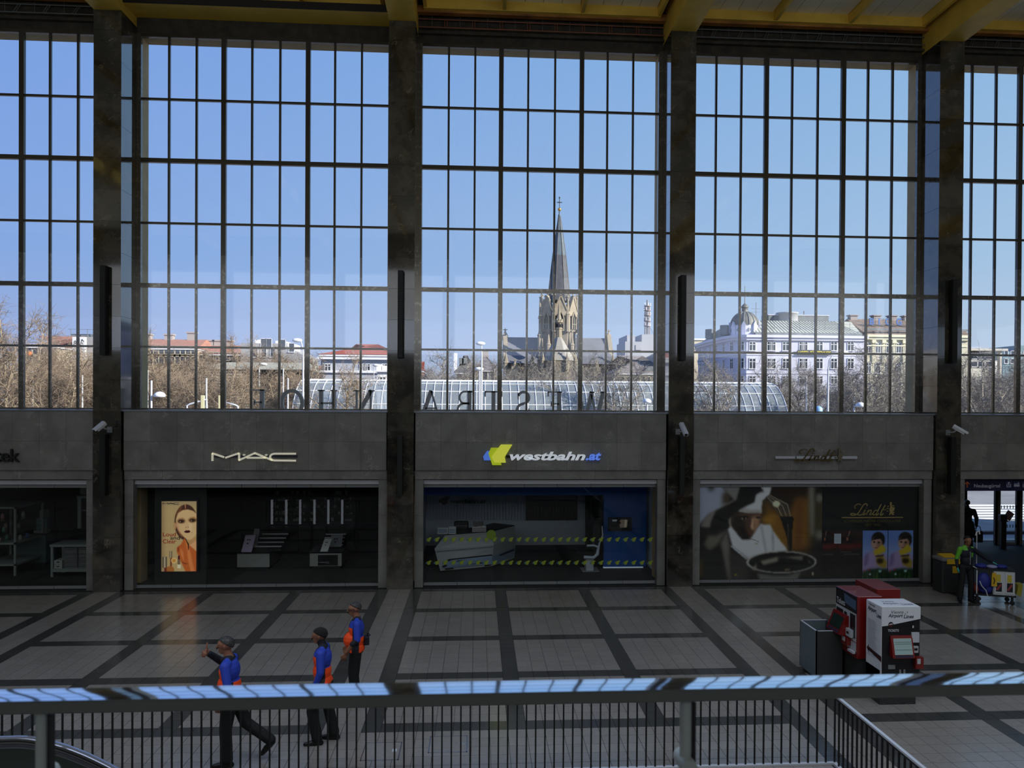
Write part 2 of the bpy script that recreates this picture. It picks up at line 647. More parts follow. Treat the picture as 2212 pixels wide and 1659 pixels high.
for i, (x0, y0, w, d, b) in enumerate(cand):
    if i < 300:
        k = (round(w, 4), round(d, 4), b)
        if k not in tile_mesh:
            o = MB().bx(-w / 2 + TG, w / 2 - TG, -d / 2 + TG, d / 2 - TG, -.012, 0).build('floor_tile', [M_tile, M_band][b], floor)
            tile_mesh[k] = o.data
        else:
            o = link('floor_tile', tile_mesh[k], floor)
        o.location = (x0 + w / 2, y0 + d / 2, 0)
    else:
        rest[b].bx(x0 + TG, x0 + w - TG, y0 + TG, y0 + d - TG, -.012, 0)
tag(rest[0].build('pale_floor_tiles', M_tile, floor), kind='stuff')
tag(rest[1].build('granite_band_tiles', M_band, floor), kind='stuff')
box(-30, 46, -34, -19.52, -.012, 0).build('floor_under_gallery', M_tile, floor)

# two floor hatches with steel frames behind the railing
M_steel = mat('polished_steel', (178, 180, 186), .2, .9)
for (xa, xb, ya, yb, lab) in ((.452, 1.03, -10.64, -10.02, 'square steel-framed floor hatch with a bright lifting plate near the guards'),
                              (1.456, 2.06, -10.43, -9.84, 'square steel-framed floor hatch with round socket cover, right of the other hatch')):
    h = thing('floor_hatch', lab, 'floor hatch', (xa, ya, 0), group='floor hatches')
    w, d = xb - xa, yb - ya
    f = MB()
    for a in ((0, w, 0, .018), (0, w, d - .018, d), (0, .018, 0, d), (w - .018, w, 0, d)):
        f.bx(a[0], a[1], a[2], a[3], .0, .006)
    f.build('hatch_frame', M_steel, h)
    box(.018, w - .018, .018, d - .018, 0, .003).build('hatch_cover', M_tile, h)
    if xa < 1:
        box(w * .78, w * .9, d * .45, d * .6, .003, .007).build('lifting_plate', mat('bright_plate', (210, 212, 216), .4, .3), h)
    else:
        MB().lathe([(.0001, .008), (.05, .008), (.06, .003)], (w * .88, d * .55, 0), 16).build('socket_cover', M_alu_d, h)
        box(w * .45, w * .52, d * .12, d * .17, .003, .007).build('lifting_plate', M_alu_d, h)

# ---------------------------------------------------------------- pillars: courses of marble slabs
PZ = 16.23
for k in range(-4, 6):
    p = box(k * P - PW + .012, k * P + PW - .012, .012, 1.0, 0, PZ).build('pillar', M_core)
    names = {-1: 'first dark marble pillar from the left, tan reflections on its right side', 0: 'second dark marble pillar from the left, between the two white-lettered shop signs',
             1: 'third dark marble pillar from the left, beside the chocolate shop front', 2: 'rightmost dark marble pillar, beside the street exit'}
    tag(p, names.get(k, 'dark marble pillar of the window wall outside the picture'), 'pillar', 'marble pillars', 'structure')
    if -1 <= k <= 2:
        z0 = 0.0
        zs = [0] + [15.68 - .885 * n for n in range(17, -1, -1)] + [PZ]
        for a, b in zip(zs[:-1], zs[1:]):
            MB().bx(k * P - PW, k * P + PW, 0, .99, a + .003, b - .003).build('stone_slab', M_pil, p)

# ---------------------------------------------------------------- window wall, bay by bay
Z1, Z2, ZB, ZT = 12.382, 8.732, 5.145, 15.964
GH, TH = 3.568, 1.2167                  # half width of the glass, offset of the thick mullions
rows = [ZB, (ZB + Z2) / 2, Z2, (Z2 + Z1) / 2, Z1, (Z1 + ZT) / 2, ZT]
shared = {}
def bay_window(k, n, label):
    cx = (k + .5) * P
    w = thing('window_%d' % n, label, 'window', (cx, 0, 0), kind='structure')
    def put(nm, key, mb, m, loc=(0, 0, 0)):
        if key not in shared:
            shared[key] = mb().build(nm, m, w, loc).data
        else:
            link(nm, shared[key], w, loc)
    FO = P / 2 - PW
    put('frame_jamb', 'jamb', lambda: box(-(FO - GH) / 2, (FO - GH) / 2, .96, 1.08, 5.06, 16.05), M_frame, (-(FO + GH) / 2, 0, 0))
    put('frame_jamb', 'jamb', None, M_frame, ((FO + GH) / 2, 0, 0))
    put('frame_sill', 'sillf', lambda: box(-GH, GH, .96, 1.08, 5.06, ZB), M_frame)
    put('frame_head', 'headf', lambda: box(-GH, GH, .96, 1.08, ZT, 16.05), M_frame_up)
    def split(h0, h1, z0, z1, y0, y1):
        return box(h0, h1, y0, y1, z0, z1)
    xs = [-GH]
    for a, b in ((-GH, -TH), (-TH, TH), (TH, GH)):
        xs += [a + (b - a) / 3, a + 2 * (b - a) / 3, b]
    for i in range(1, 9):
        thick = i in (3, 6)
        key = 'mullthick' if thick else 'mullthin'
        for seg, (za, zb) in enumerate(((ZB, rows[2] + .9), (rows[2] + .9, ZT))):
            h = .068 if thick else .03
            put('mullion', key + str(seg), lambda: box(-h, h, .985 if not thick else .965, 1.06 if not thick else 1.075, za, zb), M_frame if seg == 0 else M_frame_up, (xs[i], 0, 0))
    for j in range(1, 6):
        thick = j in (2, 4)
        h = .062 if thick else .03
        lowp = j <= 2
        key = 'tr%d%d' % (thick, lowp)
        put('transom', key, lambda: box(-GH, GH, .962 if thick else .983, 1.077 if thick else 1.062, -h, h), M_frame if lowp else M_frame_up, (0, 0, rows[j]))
    for i in range(9):
        for j in range(6):
            a, b = xs[i], xs[i + 1]
            hh = (rows[j + 1] - rows[j]) / 2
            put('glass_pane', 'pane%d%d' % (i in (3, 4, 5), j // 2), lambda: box(-(b - a) / 2, (b - a) / 2, 1.02, 1.028, -hh, hh), M_pane, ((a + b) / 2, 0, (rows[j] + rows[j + 1]) / 2))
    # inner sill board
    put('window_board', 'board', lambda: box(-FO, FO, .085, .97, 5.058, 5.10), M_sill)
    return w
labels = {-2: 'leftmost tall grid window, cut by the picture edge, bare trees outside', -1: 'tall grid window with red tiled roofs outside, under the ochre soffit',
          0: 'tall grid window with the church spire outside', 1: 'tall grid window with the domed hotel outside', 2: 'rightmost tall grid window, cut by the picture edge'}
for i, k in enumerate(range(-2, 3)):
    bay_window(k, i + 1, labels[k])

# simple bays beyond the picture (they let in the same daylight)
for n, k in enumerate((-4, -3, 3, 4)):
    cx = (k + .5) * P
    w = MB()
    for i in (-GH, -TH, TH, GH):
        w.bx(cx + i - .07, cx + i + .07, .97, 1.07, 5.06, 16)
    for z in (5.1, Z2, Z1, 16):
        w.bx(cx - GH, cx + GH, .97, 1.07, z - .06, z + .06)
    o = tag(w.build('window_%d' % (20 + n), M_frame), 'tall grid window outside the picture', 'window', 'windows outside the picture', 'structure')
    box(cx - GH, cx + GH, 1.02, 1.028, 5.1, 16).build('glass_pane', M_pane, o)
    tag(box(k * P + PW, (k + 1) * P - PW, .11, 1.1, 0, 5.06).build('wall_street', M_par), 'plain limestone wall below a window outside the picture', 'wall', 'walls outside the picture', 'structure')

# limestone wall below the windows
plabel = {-2: 'grey limestone band under the leftmost window', -1: 'grey limestone band above the cosmetics shop', 0: 'grey limestone band above the rail ticket shop',
          1: 'grey limestone band above the chocolate shop', 2: 'grey limestone band above the street exit'}
for k in range(-2, 3):
    xa, xb = k * P + PW + .035, (k + 1) * P - PW - .035
    wall = box(xa + .02, xb - .02, .14, 1.08, 3.402, 5.05).bx(xa, xb, .22, 1.08, 3.14, 3.402).build('wall_street', M_core)
    tag(wall, plabel[k], 'wall', 'limestone bands', 'structure')
    n = 10
    for i in range(n):
        for (za, zb) in ((3.402, 4.218), (4.218, 5.056)):
            box(xa + (xb - xa) * i / n + .002, xa + (xb - xa) * (i + 1) / n - .002, .11, .2, za + .002, zb - .002).build('stone_slab', M_par, wall)
    for i in range(7):
        box(k * P + .40 + 7.34 * i / 7 + .002, k * P + .40 + 7.34 * (i + 1) / 7 - .002, .17, .30, 3.135, 3.398).build('stone_slab', M_par, wall)
    # jambs of the shop openings
    for xj in (k * P + .40, (k + 1) * P - .64):
        for i in range(3):
            box(xj, xj + .24, .20, .46, i * 1.044 + .002, (i + 1) * 1.044 - .002).build('stone_slab', M_par, wall)

# outer facade piers and head seen through the panes
for k in range(-2, 4):
    for ob in (box(k * P - .48, k * P + .48, 1.09, 1.55, 0, 17.0),):
        tag(ob.build('wall_outside', M_tan), 'tan stone facade pier outside the window wall', 'wall', 'outer facade piers', 'structure')
tag(box(-34, 43, 1.09, 1.55, 15.985, 17.6).build('wall_outside', M_tan), 'tan stone head above the outside of the windows', 'wall', kind='structure')

# ---------------------------------------------------------------- ceiling
ceil = box(-34, 46, -34.2, 1.6, 17.22, 17.5).build('ceiling', M_core)
tag(ceil, 'cream plank ceiling between ochre ribs', 'ceiling', kind='structure')
for k in range(-2, 3):
    cx = (k + .5) * P
    for f in range(3):
        a = -3.46 + .06 + f * 2.3067
        for i in range(4):
            w = 2.1867 / 4
            box(cx + a + i * w + .008, cx + a + (i + 1) * w - .008, -33, .5, 17.15, 17.18).build('plank', M_cream, ceil)
    for i in range(4):
        xr = cx - 3.46 + i * 2.3067
        box(xr - .05, xr + .05, -33, .5, 16.87, 17.2).build('rib', M_ochre, ceil)
    box(cx - 3.51, cx + 3.51, .5, .58, 16.87, 17.2).build('rib', M_ochre, ceil)
    box(cx - 3.51, cx + 3.51, .46, .60, 16.855, 16.872).build('rib_lip', M_ochre, ceil)
for n, (a, b) in enumerate(((-34, -2 * P), (3 * P, 46))):
    box(a, b, -33, .5, 17.1, 17.18).build('ceiling_field', M_cream, ceil)
for k in range(-4, 6):
    tag(box(k * P - PW, k * P + PW, -33.9, 1.0, 16.235, 17.22).build('beam', M_ochre),
        {-1: 'ochre ceiling beam over the first pillar', 0: 'ochre ceiling beam over the second pillar', 1: 'ochre ceiling beam over the third pillar', 2: 'ochre ceiling beam over the rightmost pillar'}.get(k, 'ochre ceiling beam outside the picture'),
        'beam', 'ochre beams', 'structure')
trims = {-2: 'brown edge beam above the leftmost window', -1: 'brown edge beam above the soffit', 0: 'brown edge beam above the church window', 1: 'brown edge beam above the hotel window', 2: 'brown edge beam above the rightmost window'}
for i, k in enumerate(range(-2, 3)):
    xa, xb = k * P + PW, (k + 1) * P - PW
    t = box(xa, xb, .6, .8, 16.80, 17.0).build('trim_%d' % (i + 1), M_ochre_d)
    tag(t, trims[k], 'trim', kind='structure')
    box(xa, xb, .97, 1.08, 16.05, 17.2).build('back_wall', M_dplaster, t)
    if k == -1:
        box(xa, xb, .10, .95, 16.50, 16.54).build('soffit_panel', M_ochre, t)
        box(xa, xb, .06, .10, 16.50, 16.70).build('soffit_front', mat('dark_fascia', (30, 24, 16), .7), t)
        continue
    mt = M_copper if k == 0 else M_galv
    lad = thing('lattice_frame', {-2: 'thin metal lattice frame above the leftmost window', 0: 'copper-red lattice frame above the church window', 1: 'grey lattice frame above the hotel window',
                2: 'grey lattice frame above the rightmost window'}[k], 'lattice', (0, 0, 0), group='lattice frames above the windows')
    for (yy, zz) in ((.86, 16.72), (.80, 16.46)):
        MB().cyl((xa, yy, zz), (xb, yy, zz), .016, n=6).build('rail', mt, lad)
    n = 9
    for q in range(1, n):
        xx = xa + (xb - xa) * q / n
        for dx in (-.035, .035):
            MB().cyl((xx + dx, .86, 16.72), (xx + dx - (.0 if k == 0 else .12), .80, 16.46), .012, n=6).build('strut', mt, lad)
    for q in range(n):
        xx = xa + (xb - xa) * (q + .5) / n
        MB().cyl((xx, .86, 17.15), (xx, .86, 16.5), .006, n=5).build('hanger', M_galv, lad)
    box(xa, xb, .82, .96, 16.29, 16.36).build('ledge', M_dplaster, t)

# ---------------------------------------------------------------- rest of the room, behind the camera
M_wall = mat('pale_plaster', (196, 190, 178), .85, noise=(1, .08))
wb_ = MB()
wb_.bx(-34, 46, -34.4, -34, 0, 8.8)
wb_.bx(-34, 46, -34.4, -34, 14.8, 17.5)
for k in range(-4, 6):
    wb_.bx(k * P - .45, k * P + .45, -34.4, -34, 8.8, 14.8)
o = wb_.build('wall_back', M_wall)
tag(o, 'plastered rear wall of the hall with high windows, behind the camera', 'wall', kind='structure')
for k in range(-4, 5):
    box(k * P + .45, (k + 1) * P - .45, -34.2, -34.19, 8.8, 14.8).build('glass_pane', M_pane, o)
tag(box(-60, 70, -75, -35.2, 15.3, 15.6).build('sun_blocker', M_core), 'platform roof behind the hall, outside the picture', 'roof', kind='structure')  # slab added out of view to keep the sun off the gallery
tag(box(-34.4, -34, -34.4, 1.6, 0, 17.5).build('wall_left', M_wall), 'left end wall of the hall, outside the picture', 'wall', kind='structure')
tag(box(45.6, 46, -34.4, 1.6, 0, 17.5).build('wall_right', M_wall), 'right end wall of the hall, outside the picture', 'wall', kind='structure')
g = box(-22, 30, -34, -20.12, 3.42, 3.75).build('floor_gallery', mat('gallery_stone', (84, 82, 78), .5))
tag(g, 'upper gallery floor the picture is taken from', 'floor', kind='structure')

# ---------------------------------------------------------------- fixtures on the pillars
M_slot = mat('black_louvre', (8, 8, 8), .6)
pl = {-1: 'first pillar from the left', 0: 'second pillar from the left', 1: 'third pillar from the left', 2: 'rightmost pillar'}
for k, dx in ((-1, -.03), (0, 0), (1, .0), (2, .04)):
    for (za, zb, pos) in ((6.62, 9.1, 'upper'), (2.72, 4.42, 'lower')):
        t = thing('pillar_fixture', '%s tall narrow black fixture on the %s' % (pos, pl[k]), 'fixture', (k * P + dx, 0, za), group='black fixtures on the pillars')
        MB().bev(-.08, .08, -.2, -.002, 0, zb - za, .012).build('housing', M_slot, t)
        g_ = MB()
        for i in range(int((zb - za) / .06)):
            g_.bx(-.06, .06, -.206, -.2, .04 + i * .06, .075 + i * .06)
        tag(g_.build('grille', M_black, t), kind='stuff')
M_white = mat('white_enamel', (205, 207, 212), .35)
def cctv(k, u0, v0, u1, v1, yend, lab):
    a = at(u0, v0, Y=-.42)
    b = at(u1, v1, Y=yend)
    t = thing('security_camera', lab, 'camera', (0, 0, 0), group='security cameras on the pillars')
    d = (b - a).normalized()
    side = d.cross(Vector((0, 0, 1))).normalized()
    up = side.cross(d)
    m = MB()
    sec = [(-.062, -.05), (.062, -.05), (.07, .02), (.045, .065), (-.045, .065), (-.07, .02)]
    vs = [a + side * x + up * z for x, z in sec] + [b + side * x + up * z for x, z in sec]
    n = len(sec)
    m.add(vs, [tuple(range(n)), tuple(range(2 * n - 1, n - 1, -1))] + [(i, n + i, n + (i + 1) % n, (i + 1) % n) for i in range(n)])
    h = m.build('housing', M_white, t)
    hood = [(-.078, .02), (-.052, .074), (.052, .074), (.078, .02)]
    e = b + d * .07
    MB().add([a + side * x + up * z for x, z in hood] + [e + side * x + up * z for x, z in hood] + [a + side * x + up * (z - .008) for x, z in hood] + [e + side * x + up * (z - .008) for x, z in hood],
             [(i, i + 1, i + 5, i + 4) for i in range(3)] + [(i + 8, i + 12, i + 13, i + 9) for i in range(3)] + [(4 + i, 5 + i, 13 + i, 12 + i) for i in range(3)]).build('sun_hood', M_white, t)
    MB().cyl(b - d * .01, b + d * .012, .04, n=12).build('lens', M_black, t)
    mid = a + (b - a) * .35
    MB().tube([mid - up * .05, mid - up * .12 + Vector((0, .05, 0)), Vector((mid.x, -.03, mid.z - .13))], .022, 6).build('arm', M_white, t)
    MB().bev(mid.x - .07, mid.x + .07, -.05, -.001, mid.z - .21, mid.z - .05, .01).build('wall_plate', M_alu_d, t)
cctv(-1, 226, 914, 208, 929, -.62, 'white security camera pointing left on the first pillar')
cctv(1, 1472, 917, 1482, 939, -.95, 'white security camera pointing down into the hall on the third pillar')
cctv(2, 2059, 921, 2085, 936, -.62, 'white security camera pointing right on the rightmost pillar')
# ---------------------------------------------------------------- shop fronts: frameless glass leaves with metal rails
def shop_front(k, n, label, xr=(.641, 7.504), leaves=7):
    w = thing('window_%d' % n, label, 'shop front', (k * P, 0, 0), kind='structure')
    x0, x1 = xr
    box(x0, x1, .30, .5, 2.987, 3.10).build('shutter_box', M_alu, w)
    for xx in (x0 - .035, x1):
        box(xx, xx + .035, .33, .44, 0, 2.99).build('guide_rail', M_alu_d, w)
    for i in range(leaves):
        a = x0 + (x1 - x0) * i / leaves + .006
        b = x0 + (x1 - x0) * (i + 1) / leaves - .006
        box(a, b, .395, .445, 2.882, 2.982).build('top_rail', M_alu_d, w)
        box(a, b, .395, .445, .012, .093).build('bottom_rail', M_alu_d, w)
        box(a, b, .415, .427, .093, 2.882).build('glass_pane', M_shopglass, w)
    box(x0, x1, .42, .60, 3.11, 3.2).build('frame_head', M_black, w)
    return w
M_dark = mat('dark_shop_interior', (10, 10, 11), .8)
M_shopfloor = mat('shop_floor_tiles', (92, 92, 90), .35)
def room(k, n, mats, ymax=7.0, label=''):
    """walls and ceiling of a shop room behind the glass (open to the hall)"""
    r = MB()
    xa, xb = k * P + .30, (k + 1) * P - .30
    r.bx(xa - .1, xa, .5, ymax, 0, 3.3, 0)
    r.bx(xb, xb + .1, .5, ymax, 0, 3.3, 0)
    r.bx(xa, xb, ymax - .1, ymax, 0, 3.3, 1)
    r.bx(xa - .1, xb + .1, .47, ymax, 3.2, 3.35, 0)
    o = r.build('wall_shop', mats)
    tag(o, label, 'wall', kind='structure')
    return o

# ======== bay with the cosmetics shop
shop_front(-1, 7, 'seven-leaf glass shop front of the cosmetics shop')
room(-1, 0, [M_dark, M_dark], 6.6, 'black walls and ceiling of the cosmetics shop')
M_counter = mat('pale_counter_front', (150, 152, 148), .5)
M_disp = mat('black_display', (9, 9, 10), .35)
M_lit = mat('backlit_white_strip', (170, 176, 186), .4, emit=.16)
def strokes_mac(mb, x0, x1, z0, z1, y, depth, w, m=0):
    """letter strokes M A C and two dots in a box of the sign"""
    def q(pts):
        return [(x0 + (a - 229) / (1845 - 229) * (x1 - x0), z1 - (b - 238) / (415 - 238) * (z1 - z0)) for a, b in pts]
    arc = [(1440 - 95 * math.sin(t) , 330 - 66 * math.cos(t)) for t in np.linspace(0, PI, 11)]
    for pts in ([(247, 408), (247, 255)], [(240, 258), (468, 334)], [(490, 346), (752, 256)], [(753, 250), (755, 398)], [(748, 394), (1058, 252)], [(1050, 252), (1392, 394)], [(900, 345), (1268, 345)],
                [(1842, 265), (1440, 265)] + arc[1:] + [(1440, 396), (1842, 400)]):
        mb.ribbon(q(pts), w, y, y + depth, m)
    for (a, b) in ((848, 290), (1272, 290)):
        (cx, cz), = q([(a, b)])
        mb.prism([(cx + w * .75 * math.cos(t), cz + w * .42 * math.sin(t)) for t in np.linspace(0, 2 * PI, 13)[:-1]], y, y + depth, m)
    return mb
M_sign_pearl = mat('pearl_sign_letters', (214, 210, 190), .4, emit=.42)
M_navy = mat('navy_mount_bar', (28, 34, 52), .5)
a, b = at(456, 977, Y=0), at(639, 997, Y=0)
sg = thing('shop_sign', 'pearl-white three-letter sign on the limestone above the cosmetics shop', 'sign', (0, 0, 0), group='shop signs')
strokes_mac(MB(), a.x, b.x, b.z, a.z, 0.02, .035, .052).build('lettering', M_sign_pearl, sg)
box(a.x + .05, b.x + .02, .07, .105, a.z - .15, a.z - .09).build('mount_bar', M_navy, sg)

# light box with the poster
lb = thing('light_box', 'lit poster box with a woman in an orange leather collar, in the cosmetics shop window', 'light box', (0, 0, 0))
A, B = at(349, 1083, Y=.75), at(424, 1234, Y=.75)
p = Paint(112, 224, (186, 158, 108))
p.poly([(0, 0), (1, 0), (1, .06), (0, .06)], (170, 146, 108), 5)
p.poly([(.0, .0), (.08, 0), (.08, 1), (0, 1)], (132, 106, 74), 6, .6)
sk, sk2 = (216, 178, 126), (190, 142, 92)
p.poly([(.62, .55), (.98, .50), (1.02, .72), (.80, .70), (.66, .58)], sk2, 1.5)                        # neck
p.oval(.70, .30, .33, .255, (70, 38, 26), 1.0)                                                      # hair
p.poly([(.50, .10), (.60, .05), (.55, .16), (.44, .26), (.40, .24)], (120, 70, 44), 2.0)
p.poly([(.66, .04), (.70, .04), (.69, .11), (.67, .11)], (176, 120, 84), .6)
p.oval(.385, .355, .035, .055, sk2, .7)                                                             # ear
p.poly([(.41, .26), (.47, .17), (.60, .125), (.75, .115), (.90, .135), (1.01, .18), (1.01, .46), (.94, .51), (.84, .55), (.74, .555), (.62, .50), (.50, .43), (.425, .36)], sk, 1.2)
p.poly([(.41, .30), (.46, .30), (.52, .42), (.60, .50), (.58, .51), (.48, .43)], (200, 140, 100), 2.0, .8)
p.poly([(.80, .30), (.88, .33), (.84, .45), (.78, .44)], (236, 208, 164), 3.0, .6)
for ex, ey in ((.565, .285), (.885, .272)):
    p.oval(ex, ey - .004, .115, .033, (120, 76, 40), 2.5)
    p.oval(ex, ey, .085, .022, (52, 30, 18), 1.4)
    p.oval(ex - .012, ey + .004, .034, .009, (176, 150, 118), .6)
    p.oval(ex + .004, ey + .002, .024, .011, (20, 12, 9), .5)
p.poly([(.47, .247), (.60, .232), (.66, .243), (.60, .240)], (168, 122, 76), .8)
p.poly([(.82, .235), (.92, .222), (1, .232), (.92, .23)], (168, 122, 76), .8)
p.poly([(.71, .28), (.745, .28), (.76, .36), (.70, .37)], (208, 170, 120), 1.2, .7)
p.oval(.70, .374, .014, .006, (120, 70, 48), .5).oval(.765, .372, .014, .006, (120, 70, 48), .5)
p.poly([(.645, .435), (.70, .414), (.745, .418), (.79, .412), (.835, .43), (.80, .446), (.74, .452), (.68, .447)], (62, 12, 22), .6)
p.oval(.868, .447, .008, .004, (60, 30, 20), .4)
ob, od = (186, 92, 38), (128, 54, 20)
p.poly([(.66, .52), (.76, .62), (1.01, .68), (1.01, 1.01), (.70, 1.01), (.62, .93), (.52, .82), (.44, .72), (.44, .66), (.56, .61)], ob, 1.0)
p.poly([(.66, .53), (.72, .58), (.78, .64), (.80, .72), (.76, .74), (.70, .64)], (206, 116, 56), 1.2)
p.poly([(.655, .515), (.68, .535), (.79, .61), (.785, .69), (.755, .70), (.76, .62)], (22, 10, 8), .6)
p.poly([(.80, .63), (.98, .56), (1.01, .60), (1.01, .72), (.86, .65)], (216, 160, 110), 1.2)
p.poly([(.78, .66), (.84, .74), (.90, .90), (.96, 1.01), (.84, 1.01), (.78, .88), (.74, .76)], (212, 124, 66), 1.8)
p.poly([(.55, .66), (.62, .72), (.66, .86), (.62, .84), (.54, .74)], (214, 130, 74), 1.6, .8)
p.poly([(.55, .85), (.66, .88), (.78, .89), (.66, .90)], od, .9)
p.poly([(.46, .66), (.50, .64), (.50, .72), (.46, .71)], od, 1.0)
# bottles and lipsticks
p.poly([(.03, .79), (.165, .79), (.165, .945), (.03, .945)], (92, 80, 62), .6).poly([(.075, .79), (.12, .79), (.12, .945), (.075, .945)], (190, 172, 140), 1.2)
p.poly([(.225, .71), (.315, .71), (.315, .81), (.225, .81)], (120, 104, 80), .6).poly([(.25, .71), (.27, .71), (.27, .81), (.25, .81)], (210, 190, 150), .8)
p.poly([(.25, .81), (.305, .81), (.305, .93), (.25, .93)], (122, 62, 34), .6)
p.oval(.25, .985, .12, .06, (166, 100, 44), .8).oval(.36, .845, .085, .038, (226, 190, 128), .7).oval(.36, .845, .055, .026, (206, 142, 58), .8)
p.poly([(.08, .945), (.15, .945), (.15, 1.0), (.08, 1.0)], (112, 40, 34), .6)
p.poly([(.475, .78), (.52, .765), (.525, .83), (.475, .83)], (70, 18, 30), .5).poly([(.465, .83), (.535, .83), (.535, .90), (.465, .90)], (118, 96, 72), .6)
p.poly([(.455, .90), (.55, .90), (.55, .955), (.455, .955)], (222, 206, 170), .6)
p.build('poster', A.x, B.x, B.z, A.z, .75, mat_print('lit_poster_ink', .4, .46), lb)
box(A.x - .05, B.x + .05, .757, .86, B.z - .05, A.z + .05).build('case', M_black, lb)
W_ = B.x - A.x
H_ = A.z - B.z
for t, x0, x1, z1, z0, c in (('Loud', .04, .41, .443, .500, (150, 22, 22)), ('and', .25, .53, .492, .548, (20, 18, 26)), ('Clear', .04, .42, .540, .600, (150, 22, 22))):
    text_into(MB(), t, A.x + x0 * W_, A.x + x1 * W_, A.z - z0 * H_, A.z - z1 * H_, .748, 0, bold=.012).build('print_lettering', mat('ink_%d_%d' % c[:2], c, .5, emit=.35), lb)
strokes_mac(MB(), A.x + .03 * W_, A.x + .5 * W_, A.z - .048 * H_, A.z - .016 * H_, .7475, .001, .014).build('print_lettering', mat('ink_black', (30, 24, 20), .5), lb)
box(A.x + .06 * W_ - .3, B.x + .25, .87, .95, 0, 2.88).build('backing_panel', M_black, lb)

def counter(name, lab, u0, u1, v0, v1, depth, grp=None):
    """free-standing counter whose front is where the photo shows it"""
    Y = (CAM.z * FPX / (v1 + 12 - PPY)) - 22.4 + .7
    a, b = at(u0, v0, Y=Y), at(u1, v1, Y=Y)
    t = thing(name, lab, 'counter', ((a.x + b.x) / 2, Y, 0), group=grp)
    w = (b.x - a.x) / 2
    MB().bev(-w, w, 0, .02, max(.1, b.z), a.z, .006).build('front_panel', M_counter, t)
    MB().bx(-w, w, .02, depth, .1, a.z - .02).build('carcass', M_disp, t)
    MB().bx(-w - .02, w + .02, -.02, depth + .02, a.z, a.z + .04).build('counter_top', M_disp, t)
    box(-w + .05, w - .05, .05, depth - .05, 0, .1).build('plinth', M_black, t)
    return t, Y, a.z + .04, (a.x + b.x) / 2, w
t1, Y1, zt1, xc1, w1 = counter('display_counter', 'wide counter with a pale front in the cosmetics shop', 512, 582, 1196, 1239, 1.6)
t2, Y2, zt2, xc2, w2 = counter('display_counter', 'counter with dark front between two pale ends in the cosmetics shop', 669, 738, 1195, 1238, 1.4)
box(-w2 + .26, w2 - .12, -.012, 0, .12, zt2 - .1).build('dark_front', M_disp, t2)
o = strokes_mac(MB(), xc2 - .28, xc2 + .12, zt2 - .36, zt2 - .31, Y2 - .016, .003, .012).build('lettering', mat('grey_lettering', (150, 150, 160), .5), t2, (-xc2, -Y2, 0))
# tester racks: sloped acrylic steps on the counters
def tester_rack(lab, x, y, z, w, d):
    t = thing('tester_rack', lab, 'display rack', (x, y, z), group='tester racks')
    MB().add([(-w, 0, 0), (w, 0, 0), (w, d, 0), (-w, d, 0), (-w, 0, .05), (w, 0, .05), (w, d, .38), (-w, d, .38)], [(0, 3, 2, 1), (4, 5, 6, 7), (0, 1, 5, 4), (1, 2, 6, 5), (2, 3, 7, 6), (3, 0, 4, 7)]).build('sloped_body', M_disp, t)
    for i in range(4):
        q = (i + .5) / 4
        box(-w * .95, w * .95, d * q, d * q + .025, .05 + .33 * q, .085 + .33 * q).build('step_edge', M_alu, t)
tester_rack('sloped black tester rack on the wide pale counter', xc1 + .35, Y1 + .25, zt1, .45, 1.2)
tester_rack('sloped black tester rack on the dark-fronted counter', xc2 + .1, Y2 + .5, zt2, .35, .8)
def card(lab, u0, u1, v0, v1, Y, z, tilt, colr, paint=None):
    a, b = at(u0, v0, Y=Y), at(u1, v1, Y=Y)
    t = thing('display_card', lab, 'display card', ((a.x + b.x) / 2, Y, z), group='display cards')
    w, h = (b.x - a.x) / 2, a.z - z
    MB().add([(-w, -.10, 0), (w, -.10, 0), (w, -.098, 0), (-w, -.098, 0), (-w + tilt, .1, h), (w + tilt, .1, h), (w + tilt, .102, h), (-w + tilt, .102, h)],
             [(0, 3, 2, 1), (4, 5, 6, 7), (0, 1, 5, 4), (1, 2, 6, 5), (2, 3, 7, 6), (3, 0, 4, 7)]).build('panel', colr, t)
    for dx, f in ((-.3, .72), (.1, .72), (-.15, .5)):
        e = MB()
        cx, cy, cz = dx * w + tilt * f, -.11 + .2 * f, h * f
        e.prism([(cx + w * .16 * math.cos(q), cz + w * .16 * math.sin(q)) for q in np.linspace(0, 2 * PI, 9)[:-1]], cy, cy + .004)
        e.build('swatch', M_disp, t)
card('lilac card with a face on the wide pale counter', 523, 545, 1157, 1188, Y1 + .15, zt1, .08, mat('lilac_card', (176, 160, 190), .5))
card('grey card behind the lilac card', 544, 556, 1143, 1165, Y1 + .55, zt1, .05, mat('grey_card', (120, 118, 124), .5))
card('white slanted card with three dark swatches on the dark-fronted counter', 693, 709, 1165, 1188, Y2 + .15, zt2, .10, mat('white_card', (196, 200, 200), .5))
card('small card with two faces behind the white slanted card', 713, 738, 1157, 1175, Y2 + .6, zt2, .02, mat('photo_card', (140, 146, 160), .5))
